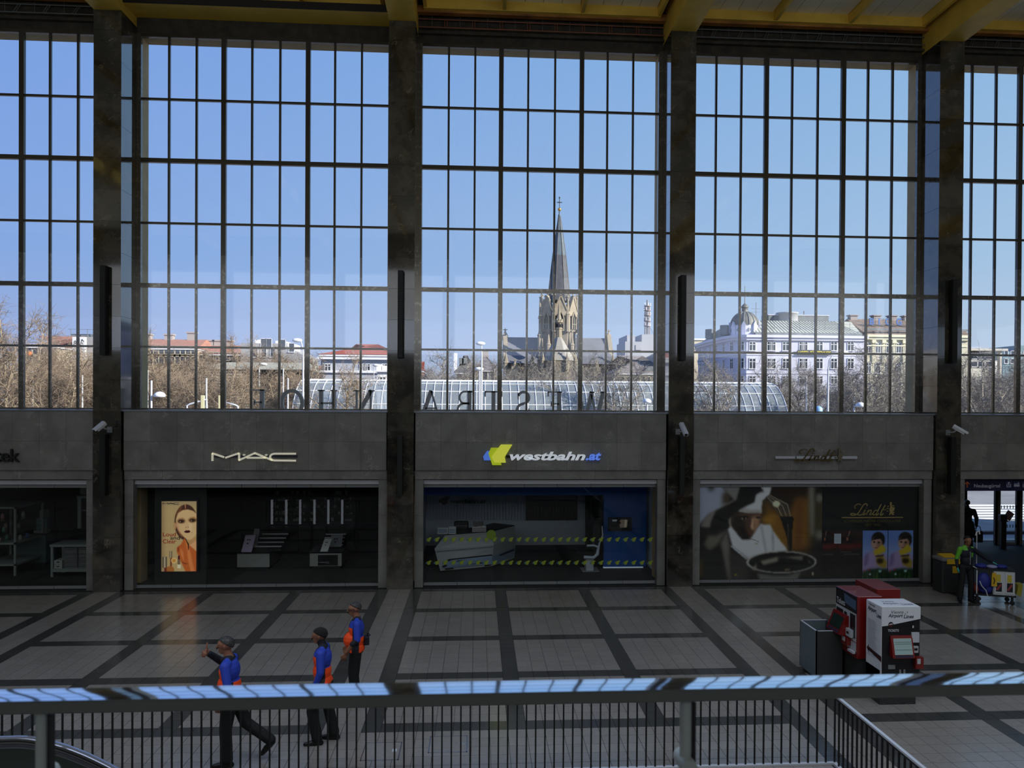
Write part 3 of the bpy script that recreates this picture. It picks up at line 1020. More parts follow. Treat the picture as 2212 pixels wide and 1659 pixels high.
# wall display units with lit uprights at the back of the cosmetics shop
YB = 6.2
xs_ = [585, 616, 646, 677, 707, 737, 768]
zs_ = [1137, 1105, 1088, 1093, 1137, 1131, 1094]
for i in range(6):
    a = at(xs_[i], 1080, Y=YB)
    b = at(xs_[i + 1], 1240, Y=YB)
    ord_ = ('first', 'second', 'third', 'fourth', 'fifth', 'sixth')[i]
    t = thing('wall_display_unit', '%s black display unit from the left along the back wall of the cosmetics shop' % ord_, 'display unit', (a.x, YB, 0), group='wall display units')
    w = b.x - a.x
    box(.04, w, .06, .28, 0, a.z).build('back_panel', M_disp, t)
    box(0, .07, 0, .06, .9, a.z).build('lit_upright', M_lit, t)
    for s in range(5):
        zz = 1.0 + s * .24
        box(.08, w - .02, -.06, .06, zz, zz + .02).build('shelf', M_disp, t)
        for q in range(4):
            if RNG.random() < .75:
                xx = .14 + q * (w - .2) / 4 + RNG.random() * .04
                hh = .05 + RNG.random() * .09
                box(xx, xx + .05 + RNG.random() * .06, -.04, .02, zz + .02, zz + .02 + hh).build('tester', [M_counter, M_alu_d, M_black, M_lit][RNG.integers(0, 3)], t)
    box(.08, w - .02, -.3, .06, 0, .85).build('drawer_base', M_disp, t)

# ======== bay with the rail ticket shop
wf = shop_front(0, 8, 'seven-leaf glass shop front of the rail ticket shop with two rows of green arrow decals')
M_bluewall = mat('blue_panel', (16, 84, 170), .5)
M_room = mat('pale_blue_wall', (214, 226, 240), .7)
room(0, 0, [M_room, M_room], 6.8, 'pale walls of the rail ticket shop')
LOGO_Z = [(457, 147), (640, 147), (520, 345), (538, 438), (440, 438), (352, 435), (308, 345)]
LOGO = [('blue', [(235, 252), (350, 252), (312, 335), (320, 403), (187, 403), (175, 340)]), ('lime', [(300, 200), (432, 200), (312, 345), (350, 435), (458, 438), (470, 478), (320, 478), (258, 290)]), ('lime2', LOGO_Z)]
def rail_logo(mb, x0, z0, sc, y, depth):
    for i, (c, pts) in enumerate(LOGO):
        mb.prism([(x0 + (a - 175) * sc, z0 - (b - 478) * sc) for a, b in pts], y - i * depth * .6, y - i * depth * .6 + depth, i)
    return mb
M_lblue = mat('logo_blue', (84, 128, 230), .4, emit=.42)
M_lime = mat('logo_lime', (178, 196, 30), .4, emit=.42)
M_lime2 = mat('logo_lime_light', (206, 212, 70), .4, emit=.5)
M_lwhite = mat('logo_white', (205, 212, 220), .4, emit=.5)
sg = thing('shop_sign', 'lime and blue arrow logo with white slanted lettering above the rail ticket shop', 'sign', (0, 0, 0), group='shop signs')
a, b = at(1020 + 175 / 7.373, 940 + 478 / 7.375, Y=.0), at(1020 + 640 / 7.373, 940 + 147 / 7.375, Y=.0)
rail_logo(MB(), a.x, a.z, (b.x - a.x) / 465, .03, .03).build('logo', [M_lblue, M_lime, M_lime2], sg)
a, b = at(1101, 994.5, Y=0), at(1265, 976, Y=0)
text_into(MB(), 'westbahn', a.x, b.x, a.z, b.z, .0, .04, shear=.28, bold=.03).build('lettering', M_lwhite, sg)
c_, d_ = at(1265.5, 994.5, Y=0), at(1299, 977.5, Y=0)
text_into(MB(), '.at', c_.x, d_.x, c_.z, d_.z, .0, .04, shear=.28, bold=.03).build('lettering', mat('logo_letter_blue', (100, 140, 245), .4, emit=.5), sg)
box(a.x - .1, b.x, .06, .105, a.z + .07, a.z + .14).build('mount_bar', M_core, sg)

# arrow decals on the glass, two rows
dm = rail_logo(MB(), -.09, -.085, .18 / 465, 0, .001).build('decal', [mat('decal_blue', (60, 110, 140), .5), mat('decal_lime', (120, 140, 30), .5), mat('decal_lime_light', (140, 156, 40), .5)], wf)
decal = dm.data
first = True
for r, v in enumerate((1164, 1214)):
    for i in range(28):
        q = at(926 + i * 17.72, v, Y=.41)
        o = dm if first else link('decal', decal, wf)
        first = False
        o.location = (q.x, .412, q.z)
# round sticker
q = at(1061, 1155, Y=.41)
MB().prism([(q.x + .14 * math.cos(t), q.z + .14 * math.sin(t)) for t in np.linspace(0, 2 * PI, 25)[:-1]], .409, .411).build('round_sticker', mat('green_sticker', (104, 130, 36), .5), wf)
# blue portal in the shop
por = thing('blue_portal', 'blue portal wall inside the rail ticket shop', 'partition', (0, 2.6, 0))
xl = at(1304, 1150, Y=2.6).x
xr_ = at(1396, 1150, Y=2.6).x
zb_ = at(1170, 1070, Y=2.6).z
box(xl, xr_, 0, .12, 0.04, 3.18).build('blue_panel', M_bluewall, por)
box(.34, xl, 0, .12, zb_, 3.18).build('header_panel', M_bluewall, por)
box(xl, xr_ - .1, -.015, .10, 0, .035).build('light_strip', mat('floor_light_strip', (190, 205, 220), .5, emit=.25), por)
sc_ = thing('wall_screen', 'small screen with a woman portrait on the blue wall', 'screen', (0, 0, 0))
a, b = at(1314, 1147, Y=2.52), at(1365, 1118, Y=2.52)
MB().bev(a.x, b.x, 2.53, 2.595, a.z, b.z, .01).build('casing', M_black, sc_)
p = Paint(60, 34, (8, 8, 9))
p.poly([(.14, .1), (.36, .1), (.34, .26), (.14, .26)], (120, 126, 130), .5)
p.poly([(.52, .1), (.85, .1), (.84, .8), (.5, .85), (.46, .5)], (96, 90, 84), .8)
p.oval(.55, .42, .09, .28, (112, 96, 80), .8).oval(.48, .4, .06, .1, (16, 14, 14), .8)
p.poly([(.72, .12), (.84, .12), (.8, .8), (.7, .8)], (150, 140, 120), .9)
p.build('screen_picture', a.x + .04, b.x - .04, a.z + .04, b.z - .03, 2.526, mat_print('screen_ink', .3, .25), sc_)
# departure board on the back wall
bd = thing('departure_board', 'wide black departure board on the back wall of the rail ticket shop', 'board', (0, 0, 0))
a, b = at(1136, 1124, Y=6.55), at(1247, 1066, Y=6.55)
box(a.x, b.x, 6.56, 6.69, a.z, b.z).build('casing', M_black, bd)
for i in range(12):
    xx = a.x + .03 + (b.x - a.x - .06) * i / 12
    box(xx, xx + (b.x - a.x) / 12 - .04, 6.54, 6.56, a.z + .06, b.z - .45).build('flap_column', M_disp, bd)
# lamella blind with the logo in front
bl = thing('lamella_blind', 'pale vertical lamella panel on the back wall of the rail ticket shop', 'blind', (0, 0, 0))
a, b = at(922, 1124, Y=6.55), at(1132, 1064, Y=6.55)
a.x = max(a.x, .35)
M_lam = mat('pale_lamella', (200, 214, 236), .7)
n = 32
for i in range(n):
    xx = a.x + (b.x - a.x) * i / n
    box(xx + .006, xx + (b.x - a.x) / n - .006, 6.62, 6.69, a.z, b.z).build('slat', M_lam, bl)
a, b = at(947, 1091, Y=6.5), at(972, 1071, Y=6.5)
rail_logo(MB(), a.x, a.z, (b.x - a.x) / 465, 6.58, .02).build('logo', [M_black, M_black, mat('dark_logo_green', (44, 52, 24), .6)], bl)
a, b = at(973, 1088, Y=6.5), at(1050, 1079, Y=6.5)
text_into(MB(), 'westbahn.at', a.x, b.x, a.z, b.z, 6.58, .02, shear=.28, bold=.02).build('lettering', mat('dark_letters', (18, 22, 34), .6), bl)
# faceted counter with the printed train
M_cw = mat('white_counter', (178, 184, 188), .45)
ct = thing('service_counter', 'white faceted service counter with a printed train along its foot', 'counter', (0, 0, 0))
F0, F1, F2 = at(951, 1236, Z=0), at(1062, 1226, Z=0), at(1111, 1208, Z=0)
zc = 1.14
out = [(F0.x - .18, F0.y - .05), (F1.x + .06, F1.y - .10), (F2.x + .05, F2.y - .1)]
base = [(F0.x, F0.y), (F1.x, F1.y), (F2.x, F2.y)]
topp = [(F0.x + .14, F0.y + .12), (F1.x - .02, F1.y + .1), (F2.x, F2.y)]
back = [(F2.x - .7, F2.y + .5), (F1.x - .5, F1.y + .9), (F0.x + .1, F0.y + .9)]
m = MB()
lay = [[(x, y, 0.04) for x, y in base], [(x, y, .75) for x, y in out], [(x, y, zc) for x, y in topp]]
vs = sum(lay, [])
fs = [(i + 3 * j, i + 1 + 3 * j, i + 4 + 3 * j, i + 3 + 3 * j) for j in range(2) for i in range(2)]
m.add(vs, fs)
m.add([(x, y, z) for z in (.04, zc) for x, y in (topp if z > 1 else base) + back], [(5, 4, 3, 2, 1, 0), (6, 7, 8, 9, 10, 11), (0, 5, 11, 6), (5, 4, 10, 11), (4, 3, 9, 10), (3, 2, 8, 9)])
m.build('counter_body', M_cw, ct)
MB().add([(x, y, z) for z in (zc + .002, zc + .03) for x, y in topp + back], [(5, 4, 3, 2, 1, 0), (6, 7, 8, 9, 10, 11)] + [(i, (i + 1) % 6, 6 + (i + 1) % 6, 6 + i) for i in range(6)]).build('counter_top', M_disp, ct)
def on_front(i, s, z):
    """point on the lower front facet i (0 left, 1 right) at fraction s along it"""
    f = (z - .04) / .71
    a = Vector((base[i][0] * (1 - f) + out[i][0] * f, base[i][1] * (1 - f) + out[i][1] * f, z))
    b = Vector((base[i + 1][0] * (1 - f) + out[i + 1][0] * f, base[i + 1][1] * (1 - f) + out[i + 1][1] * f, z))
    return a + (b - a) * s + Vector((.004 * (1 if i else 0), -.035, 0))
def facet_poly(i, pts, name, mm, off=0.0):
    v = [on_front(i, s, z) + Vector((0, -off, 0)) for s, z in pts]
    k = len(v)
    MB().add(v + [q + Vector((0, .004, 0)) for q in v], [tuple(range(k - 1, -1, -1)), tuple(range(k, 2 * k))] + [(j, (j + 1) % k, k + (j + 1) % k, k + j) for j in range(k)]).build(name, mm, ct)
M_tr1, M_tr2 = mat('train_silver', (140, 162, 192), .5), mat('train_dark', (24, 28, 36), .4)
facet_poly(0, [(.04, .12), (.06, .20), (.14, .30), (.26, .36), (1, .40), (1, .12)], 'train_print', M_tr1)
facet_poly(1, [(0, .40), (1, .44), (1, .12), (0, .12)], 'train_print', M_tr1)
facet_poly(0, [(.10, .31), (.2, .40), (.98, .45), (1, .41), (.26, .365), (.14, .30)], 'train_print', M_tr2, .004)
facet_poly(0, [(.34, .29), (.8, .31), (.8, .35), (.34, .33)], 'train_print', M_tr2, .005)
facet_poly(0, [(.42, .16), (.82, .17), (.82, .21), (.42, .20)], 'train_print', M_tr2, .005)
facet_poly(0, [(.05, .19), (.13, .24), (.16, .19), (.08, .14)], 'train_print', M_tr2, .005)
facet_poly(1, [(.3, .36), (.95, .39), (.95, .32), (.3, .30)], 'train_print', M_tr2, .005)
for s0, s1 in ((.1, .26), (.86, .98)):
    facet_poly(0, [(s0, .07), (s1, .075), (s1, .115), (s0, .115)], 'train_print', M_black, .005)
facet_poly(0, [(.02, .66), (.99, .70), (.99, .715), (.02, .68)], 'groove', M_alu_d, .006)
# things on the counter
def leaflet(lab, u0, u1, v0, v1, Y, colr, stripe, rows_=3):
    a, b = at(u0, v1, Y=Y), at(u1, v0, Y=Y)
    t = thing('leaflet_stand', lab, 'leaflet stand', ((a.x + b.x) / 2, Y, zc + .03), group='leaflet stands on the white counter')
    w, h = (b.x - a.x) / 2, b.z - zc - .03
    MB().add([(-w, 0, 0), (w, 0, 0), (w, .01, 0), (-w, .01, 0), (-w, .05, h), (w, .05, h), (w, .06, h), (-w, .06, h)], [(0, 3, 2, 1), (4, 5, 6, 7), (0, 1, 5, 4), (1, 2, 6, 5), (2, 3, 7, 6), (3, 0, 4, 7)]).build('sheet', colr, t)
    e = MB()
    for i in range(rows_):
        z = h * (.2 + .6 * i / rows_)
        e.add([(-w * .8, .05 * z / h - .004, z), (w * .8, .05 * z / h - .004, z), (w * .8, .05 * (z + h * .1) / h - .004, z + h * .1), (-w * .8, .05 * (z + h * .1) / h - .004, z + h * .1)], [(0, 1, 2, 3)])
    e.build('printed_lines', stripe, t)
    box(-w, w, .01, .12, 0, .012).build('foot', M_alu_d, t)
M_paper, M_pblue, M_pred = mat('white_paper', (205, 212, 218), .6), mat('blue_print', (80, 130, 180), .6), mat('red_print', (120, 60, 66), .6)
Yc = F0.y + .22
leaflet('landscape white and blue leaflet at the left end of the white counter', 945, 968, 1140, 1156, Yc, M_paper, M_pblue)
leaflet('tall white leaflet beside the landscape one on the counter', 969, 985, 1138, 1160, Yc - .03, M_paper, M_pblue, 2)
leaflet('left brochure of three on the white counter', 1020, 1030, 1138, 1152, Yc + .35, M_paper, M_pred, 2)
leaflet('middle brochure of three on the white counter', 1030.5, 1040, 1137, 1152, Yc + .37, M_paper, M_pred, 2)
leaflet('right brochure of three on the white counter', 1040.5, 1050, 1136, 1151, Yc + .39, M_paper, M_pred, 2)
oc = at(996, 1210, Y=F0.y + 1.15)
t = thing('office_chair', 'black office chair back rising behind the white counter', 'chair', (oc.x, F0.y + 1.3, 0))
MB().bev(-.24, .24, -.05, .04, .80, 1.42, .04).build('backrest', M_disp, t)
for zz in (1.05, 1.25):
    box(-.2, .2, -.06, -.05, zz, zz + .02).build('back_rib', M_alu_d, t)
MB().bev(-.25, .25, -.5, .0, .46, .54, .04).build('seat', M_disp, t)
MB().cyl((0, -.25, .1), (0, -.25, .46), .03).build('column', M_alu_d, t)
for i in range(5):
    an = i * 2 * PI / 5
    MB().tube([(0, -.25, .12), (.28 * math.cos(an), -.25 + .28 * math.sin(an), .06), (.3 * math.cos(an), -.25 + .3 * math.sin(an), .0)], .02, 6).build('leg', M_disp, t)
mo = at(1033, 1138, Y=F0.y + .8)
t = thing('desk_monitor', 'small dark monitor behind the brochures on the white counter', 'monitor', (mo.x, F0.y + .75, zc + .03))
MB().add([(-.17, 0, .08), (.17, 0, .08), (.17, .03, .08), (-.17, .03, .08), (-.17, .06, .30), (.17, .06, .30), (.17, .09, .30), (-.17, .09, .30)], [(0, 3, 2, 1), (4, 5, 6, 7), (0, 1, 5, 4), (1, 2, 6, 5), (2, 3, 7, 6), (3, 0, 4, 7)]).build('display', M_disp, t)
box(-.02, .02, .0, .03, 0, .1).build('stand', M_black, t)
# armchair seat sample with white frame
a = at(1272, 1231, Z=0)
t = thing('train_seat', 'dark train seat with white side frame beside the blue wall', 'seat', (a.x, a.y, 0))
M_sw = mat('white_seat_frame', (176, 184, 196), .4)
box(-.12, .12, -.2, .2, 0, .42).build('pedestal', M_sw, t)
box(-.25, .3, -.3, .3, 0, .02).build('base_plate', M_alu_d, t)
MB().tube([(-.2, -.24, .46), (.12, -.24, .44), (.24, -.24, .56), (.26, -.24, .72), (.30, -.24, .9), (.40, -.24, 1.15), (.38, -.24, 1.45)], [.05, .055, .06, .045, .03, .025, .02], 8).build('side_frame', M_sw, t)
MB().tube([(-.1, -.24, .82), (.12, -.24, .83), (.24, -.24, .78)], .035, 8).build('armrest', M_sw, t)
MB().bev(-.38, .2, -.2, .25, .48, .62, .05).build('seat_cushion', M_disp, t)
MB().add([(.12, -.2, .6), (.28, -.2, .6), (.28, .25, .6), (.12, .25, .6), (.2, -.2, 1.7), (.36, -.2, 1.7), (.36, .25, 1.7), (.2, .25, 1.7)], [(0, 3, 2, 1), (4, 5, 6, 7), (0, 1, 5, 4), (1, 2, 6, 5), (2, 3, 7, 6), (3, 0, 4, 7)]).build('backrest', M_disp, t)
dp = thing('door_panel', 'dark green-edged door panel between the pale wall and the blue wall', 'door', (0, 0, 0))
a, b = at(1264, 1190, Y=5.6), at(1302, 1060, Y=5.6)
box(a.x, b.x, 5.6, 5.66, 0, 2.6).build('leaf', mat('dark_olive_panel', (24, 30, 22), .5), dp)
box(a.x + .18, a.x + .21, 5.58, 5.6, 0, 2.6).build('edge_strip', mat('green_edge', (60, 86, 50), .5), dp)
MB().ribbon([(a.x + .36, 2.05), (a.x + .40, 1.92), (a.x + .56, 1.78)], .05, 5.585, 5.6).build('door_sign', M_alu_d, dp)

# ======== bay with the chocolate shop: printed graphics behind the glass
wl = shop_front(1, 9, 'seven-leaf glass shop front of the chocolate shop, covered in printed pictures')
INK = mat_print('poster_ink', .45)
leaf = [(.641 + (7.504 - .641) * i / 7) + P for i in range(8)]
zt_, zb2 = 2.875, .10
po = thing('chef_poster', 'large window poster of a chef in white with whisk and bowl of chocolate', 'poster', (0, 0, 0))
p = Paint(190, 130, (22, 19, 17))
# coordinates: fractions of the picture (photo crop 1512..1782 x 1053..1252)
def cq(x, y):
    return ((x - 88) / (2085 - 88), (y - 88) / (1560 - 88))
def pol(pts, c, b=1.0, al=1.0):
    p.poly([cq(*q) for q in pts], c, b * .75, al)
pol([(88, 88), (480, 88), (560, 180), (540, 420), (400, 470), (240, 560), (88, 720)], (136, 140, 158), 3)
pol([(480, 180), (600, 160), (600, 330), (470, 380)], (62, 50, 40), 4)
pol([(250, 88), (340, 88), (330, 140), (260, 140)], (40, 38, 36), 4)
pol([(1120, 330), (1900, 88), (1900, 1110), (1280, 1110)], (112, 76, 20), 8)
pol([(1200, 88), (1900, 88), (1900, 260), (1640, 300), (1560, 560), (1240, 420)], (34, 22, 12), 6)
pol([(1650, 260), (1790, 260), (1760, 1100), (1640, 1100)], (92, 56, 18), 5)
pol([(1110, 560), (1300, 540), (1340, 700), (1260, 680), (1110, 680)], (140, 100, 30), 5)
pol([(1860, 88), (1960, 88), (1975, 860), (1900, 900)], (112, 110, 104), 4)
pol([(1985, 220), (2085, 220), (2085, 930), (1990, 900)], (58, 50, 26), 5)
p.oval(*cq(2035, 265), .025, .05, (104, 102, 96), 2).oval(*cq(2035, 860), .028, .06, (100, 98, 92), 3)
pol([(88, 1240), (190, 1240), (180, 1480), (88, 1540)], (70, 56, 20), 5)
wht, gr = (176, 176, 182), (108, 106, 104)
pol([(480, 88), (780, 88), (760, 300), (700, 330), (560, 180)], gr, 2)
pol([(1090, 88), (1265, 88), (1240, 200), (1120, 310), (1100, 520), (900, 520), (730, 480), (760, 380), (980, 320), (1000, 200), (1060, 160)], wht, 1.5)
pol([(740, 470), (900, 505), (1105, 505), (1105, 450), (960, 455), (800, 420)], (150, 148, 146), 1.5)
pol([(120, 720), (240, 520), (420, 440), (580, 330), (700, 270), (700, 300), (560, 420), (360, 560), (290, 740)], (104, 100, 94), 2)
pol([(300, 640), (380, 470), (700, 300), (760, 88), (1080, 88), (1150, 170), (1080, 170), (1010, 210), (985, 330), (860, 390), (720, 470), (580, 600), (470, 700), (360, 850), (290, 860), (285, 740)], (16, 13, 11), 2)
pol([(580, 600), (620, 560), (620, 680), (700, 850), (800, 940), (720, 960), (600, 800)], (150, 140, 126), 2)
pol([(620, 600), (720, 490), (900, 510), (1090, 510), (1085, 680), (1010, 830), (920, 930), (830, 930), (720, 850), (650, 720)], (70, 48, 36), 2)
pol([(620, 600), (720, 500), (840, 640), (860, 800), (900, 930), (820, 930), (700, 850), (650, 720)], (34, 24, 20), 3)
pol([(950, 560), (1085, 540), (1075, 680), (1010, 800), (960, 790), (990, 700)], (150, 112, 84), 3)
pol([(955, 590), (985, 600), (985, 760), (950, 770), (930, 720)], (172, 136, 106), 1.5)
p.oval(*cq(825, 590), .022, .013, (120, 104, 90), .7).oval(*cq(830, 592), .009, .011, (10, 8, 8), .4).oval(*cq(1050, 575), .018, .012, (30, 22, 18), .8)
pol([(740, 560), (880, 555), (900, 575), (760, 580)], (14, 10, 8), 1.0)
pol([(840, 830), (960, 800), (930, 840), (860, 850)], (92, 48, 40), 1.2)
pol([(760, 770), (880, 820), (930, 930), (820, 930), (720, 860)], (20, 14, 12), 3, .8)
pol([(560, 760), (620, 720), (800, 930), (920, 930), (1085, 680), (1250, 690), (1290, 780), (1420, 960), (1540, 1100), (1250, 1180), (900, 1250), (640, 1030)], wht, 1.6)
pol([(640, 1030), (900, 1240), (860, 1250), (600, 1020)], (200, 202, 214), 1.2)
pol([(1090, 700), (1110, 690), (1200, 1150), (1180, 1160)], (132, 130, 134), 2)
pol([(1270, 780), (1300, 800), (1310, 1120), (1290, 1130)], (130, 130, 136), 2)
pol([(560, 760), (440, 1000), (560, 1560), (640, 1560), (600, 1020)], (96, 92, 86), 3)
pol([(250, 860), (380, 860), (560, 760), (320, 1160), (180, 1000)], (88, 82, 74), 3)
pol([(180, 1160), (440, 1010), (560, 1560), (190, 1560)], (18, 16, 14), 4)
pol([(600, 1100), (900, 1260), (900, 1560), (620, 1560)], (46, 44, 40), 5)
p.oval(*cq(700, 1490), .012, .013, (120, 100, 30), .8).oval(*cq(1030, 990), .012, .008, (150, 140, 110), .8)
pol([(930, 905), (1070, 960), (1066, 968), (930, 915)], (90, 88, 88), .4)
for i in range(6):                                                                                   # whisk wires
    t = i / 5
    pol([(1170 + 60 * t, 250 - 30 * t), (1185 + 60 * t, 245 - 30 * t), (1340 + 190 * t, 420 - 60 * t), (1440 + 150 * t, 610 - 20 * t), (1424 + 150 * t, 612 - 20 * t), (1318 + 190 * t, 430 - 60 * t)], (120, 112, 100) if i % 2 else (66, 60, 54), .7)
p.oval(*cq(1345, 360), .03, .035, (210, 196, 160), 1.0)
pol([(1400, 560), (1600, 560), (1630, 600), (1610, 660), (1590, 1260), (1560, 1260), (1520, 900), (1440, 660)], (10, 8, 7), 1.0)
pol([(1520, 680), (1545, 680), (1560, 1250), (1552, 1250)], (70, 58, 48), 1.0)
p.oval(*cq(1436, 1290), .285, .122, (150, 148, 142), 1.0).oval(*cq(1440, 1292), .265, .107, (14, 12, 11), 1.0)
pol([(1090, 1270), (1380, 1200), (1385, 1280), (1140, 1340)], (118, 112, 102), 2)
pol([(1390, 1215), (1780, 1190), (1780, 1270), (1560, 1230)], (104, 98, 90), 2)
pol([(950, 1400), (1030, 1300), (1040, 1380), (1000, 1430)], (120, 116, 108), 2)
pol([(1480, 1400), (1570, 1395), (1570, 1425), (1490, 1430)], (140, 124, 96), 1.5)
pol([(1840, 1230), (1920, 1320), (1880, 1310)], (110, 106, 98), 1.5)
pol([(1030, 1460), (1300, 1500), (1540, 1500), (1760, 1440), (1700, 1560), (1080, 1560)], (92, 90, 86), 2.5)
p.oval(*cq(1940, 1480), .007, .022, (170, 160, 140), .8)
xa_, xb_ = leaf[0] + .008, leaf[4] - .10
p.a = p.a * 1.42
p.build('printed_sheet', xa_, xb_, zb2, zt_, .44, INK, po)
M_gold = mat('gold_print', (168, 146, 84), .45)
SCRIPT = [([(600, 385), (590, 372), (545, 368), (500, 398), (497, 425), (520, 440)], 11), ([(700, 405), (700, 375), (675, 362), (640, 385), (600, 450), (560, 510), (520, 543), (460, 550), (432, 538), (450, 522), (490, 525), (560, 545), (612, 545), (645, 520)], 15),
          ([(672, 462), (650, 500), (628, 540), (655, 538), (680, 515)], 15), ([(722, 465), (690, 545)], 14), ([(700, 520), (740, 475), (768, 468), (770, 490), (745, 540), (770, 540), (790, 520)], 13),
          ([(872, 478), (838, 470), (806, 506), (802, 545), (832, 540), (866, 500)], 14), ([(932, 372), (890, 455), (850, 545), (874, 543), (894, 518)], 17), ([(1000, 385), (952, 462), (918, 545), (946, 545), (968, 520)], 17), ([(936, 466), (1016, 458)], 10), ([(684, 428), (692, 436)], 13)]
EMB = [[(1070, 342), (1088, 336), (1108, 342), (1102, 362), (1104, 400), (1122, 424), (1150, 418), (1154, 440), (1140, 480), (1118, 492), (1128, 520), (1146, 545), (1112, 550), (1096, 520), (1080, 548), (1060, 550), (1074, 500), (1064, 452), (1080, 420), (1076, 372)],
       [(1030, 398), (1060, 400), (1052, 414), (1030, 410)], [(1024, 432), (1054, 434), (1050, 448), (1022, 444)], [(1022, 474), (1052, 480), (1044, 496), (1020, 486)], [(1110, 386), (1146, 392), (1140, 408), (1112, 402)], [(1120, 496), (1152, 500), (1148, 516), (1124, 512)]]
def script_sign(mb, x0, x1, z0, z1, y, d, m=0, emblem=True, mm=1):
    sx = (x1 - x0) / (1010 - 425)
    sz = (z1 - z0) / (555 - 360)
    def q(pts):
        return [(x0 + (a - 425) * sx, z1 - (b - 360) * sz) for a, b in pts]
    for pts, w in SCRIPT:
        pts2 = []
        Q = q(pts)
        for i in range(len(Q) - 1):                      # Catmull-Rom
            p0, p1, p2, p3 = Q[max(i - 1, 0)], Q[i], Q[i + 1], Q[min(i + 2, len(Q) - 1)]
            for t in np.linspace(0, 1, 5)[:-1]:
                pts2.append(tuple(.5 * (2 * p1[j] + (p2[j] - p0[j]) * t + (2 * p0[j] - 5 * p1[j] + 4 * p2[j] - p3[j]) * t * t + (3 * p1[j] - p0[j] - 3 * p2[j] + p3[j]) * t ** 3) for j in (0, 1)))
        pts2.append(Q[-1])
        mb.ribbon(pts2, w * sx, y, y + d, m)
    if emblem:
        for e in EMB:
            mb.prism(q(e), y, y + d, mm)
    return mb
pb = thing('logo_panel', 'black window panel with gold script logo, rule and small capitals', 'panel', (0, 0, 0))
xa2, xb2 = leaf[4] - .095, leaf[7] - .02
zmid = at(1900, 1146, Y=.44).z
M_pblack = mat('black_print', (15, 15, 16), .45)
box(xa2, xb2, .44, .446, zmid, zt_).build('printed_sheet', M_pblack, pb)
box(xa2, xb2, .45, .456, zb2, zmid).build('printed_sheet', M_pblack, pb)
def lp(x, y):
    return at(1780 + x / 7.54, 1040 + y / 7.54, Y=.437)
a, b = lp(425, 555), lp(1010, 360)
script_sign(MB(), a.x, b.x, a.z, b.z, .437, .002, 0, True, 0).build('gold_lettering', M_gold, pb)
a, b = lp(288, 598), lp(1288, 578)
box(a.x, b.x, .437, .439, a.z, b.z).build('gold_rule', M_gold, pb)
M_gold_d = mat('dim_gold_print', (112, 98, 58), .5)
for t, x0, x1, y1, y0 in (('SCHWEIZER MAÎTRE CHOCOLATIER', 320, 1255, 612, 668), ('SEIT 1845', 672, 918, 685, 728)):
    a, b = lp(x0, y0), lp(x1, y1)
    text_into(MB(), t, a.x, b.x, a.z, b.z, .437, .001).build('gold_lettering', M_gold_d, pb)
def child_poster(lab, x0, x1, shift):
    t = thing('child_poster', lab, 'poster', (0, 0, 0), group='child posters')
    p = Paint(50, 94, (104, 128, 186))
    p.poly([(0, 0), (1, 0), (1, .35), (0, .45)], (92, 118, 182), 6).poly([(0, .3), (1, .25), (1, .6), (0, .6)], (140, 152, 196), 8, .6)
    s = shift
    p.oval(.62 + s, .19, .27, .16, (22, 16, 14), 1.0)
    p.oval(.56 + s, .27, .22, .145, (168, 132, 118), 1.2).oval(.66 + s, .30, .1, .10, (110, 80, 68), 2.0, .6)
    p.poly([(.36 + s, .2), (.5 + s, .12), (.8 + s, .12), (.86 + s, .24), (.7 + s, .17), (.48 + s, .19)], (22, 16, 14), .8)
    p.oval(.46 + s, .24, .045, .016, (26, 18, 16), .6).oval(.64 + s, .25, .045, .016, (26, 18, 16), .6)
    p.poly([(.42 + s, .33), (.52 + s, .355), (.62 + s, .34), (.53 + s, .375)], (120, 40, 44), .6)
    p.poly([(.0, .58), (.2, .46), (.4 + s, .42), (.6, .45), (.95, .5), (1, .8), (0, .82)], (150, 132, 172), 1.6)
    p.poly([(.1, .5), (.24, .47), (.2, .7), (.05, .76)], (108, 92, 140), 2.0)
    p.poly([(.42, .42), (.6, .38), (.78, .28), (.86, .33), (.94, .38), (.9, .44), (.74, .48), (.5, .52)], (176, 152, 44), 1.2)
    p.poly([(.5, .52), (.86, .5), (.8, .56), (.52, .55)], (56, 40, 22), 1.0)
    p.poly([(.52, .56), (.82, .54), (.98, .66), (.92, .8), (.6, .72)], (150, 128, 48), 1.6)
    p.oval(.7, .63, .14, .06, (52, 40, 26), 1.6)
    p.poly([(.0, .86), (.3, .80), (.6, .79), (1, .8), (1, 1.01), (0, 1.01)], (30, 50, 30), 2.2)
    for i in range(16):
        x = RNG.random()
        p.poly([(x, .83 + .1 * RNG.random()), (x + .03, .84), (x + .02, 1.0), (x - .02, 1.0)], (52, 92, 40) if i % 2 else (20, 34, 22), .6)
    p.oval(.7, .845, .07, .03, (136, 176, 186), .7).oval(.3, .905, .045, .022, (170, 178, 196), .7)
    p.oval(.26, .82, .05, .018, (140, 40, 48), .8).oval(.08, .84, .05, .02, (150, 60, 60), .9)
    p.oval(.7, .845, .02, .009, (190, 180, 80), .5).oval(.3, .905, .013, .007, (190, 180, 80), .4)
    p.a = p.a * 1.2
    p.build('printed_sheet', x0, x1, at(1900, 1250, Y=.44).z, at(1900, 1146, Y=.44).z, .44, INK, t)
e0, e1, e2 = lp(640, 0).x, lp(1052, 0).x, lp(1462, 0).x
child_poster('left poster of a smiling child with yellow gloves in a flower meadow', e0, e1 - .01, 0)
child_poster('right poster of a smiling child with yellow gloves in a flower meadow', e1 + .01, e2, .06)
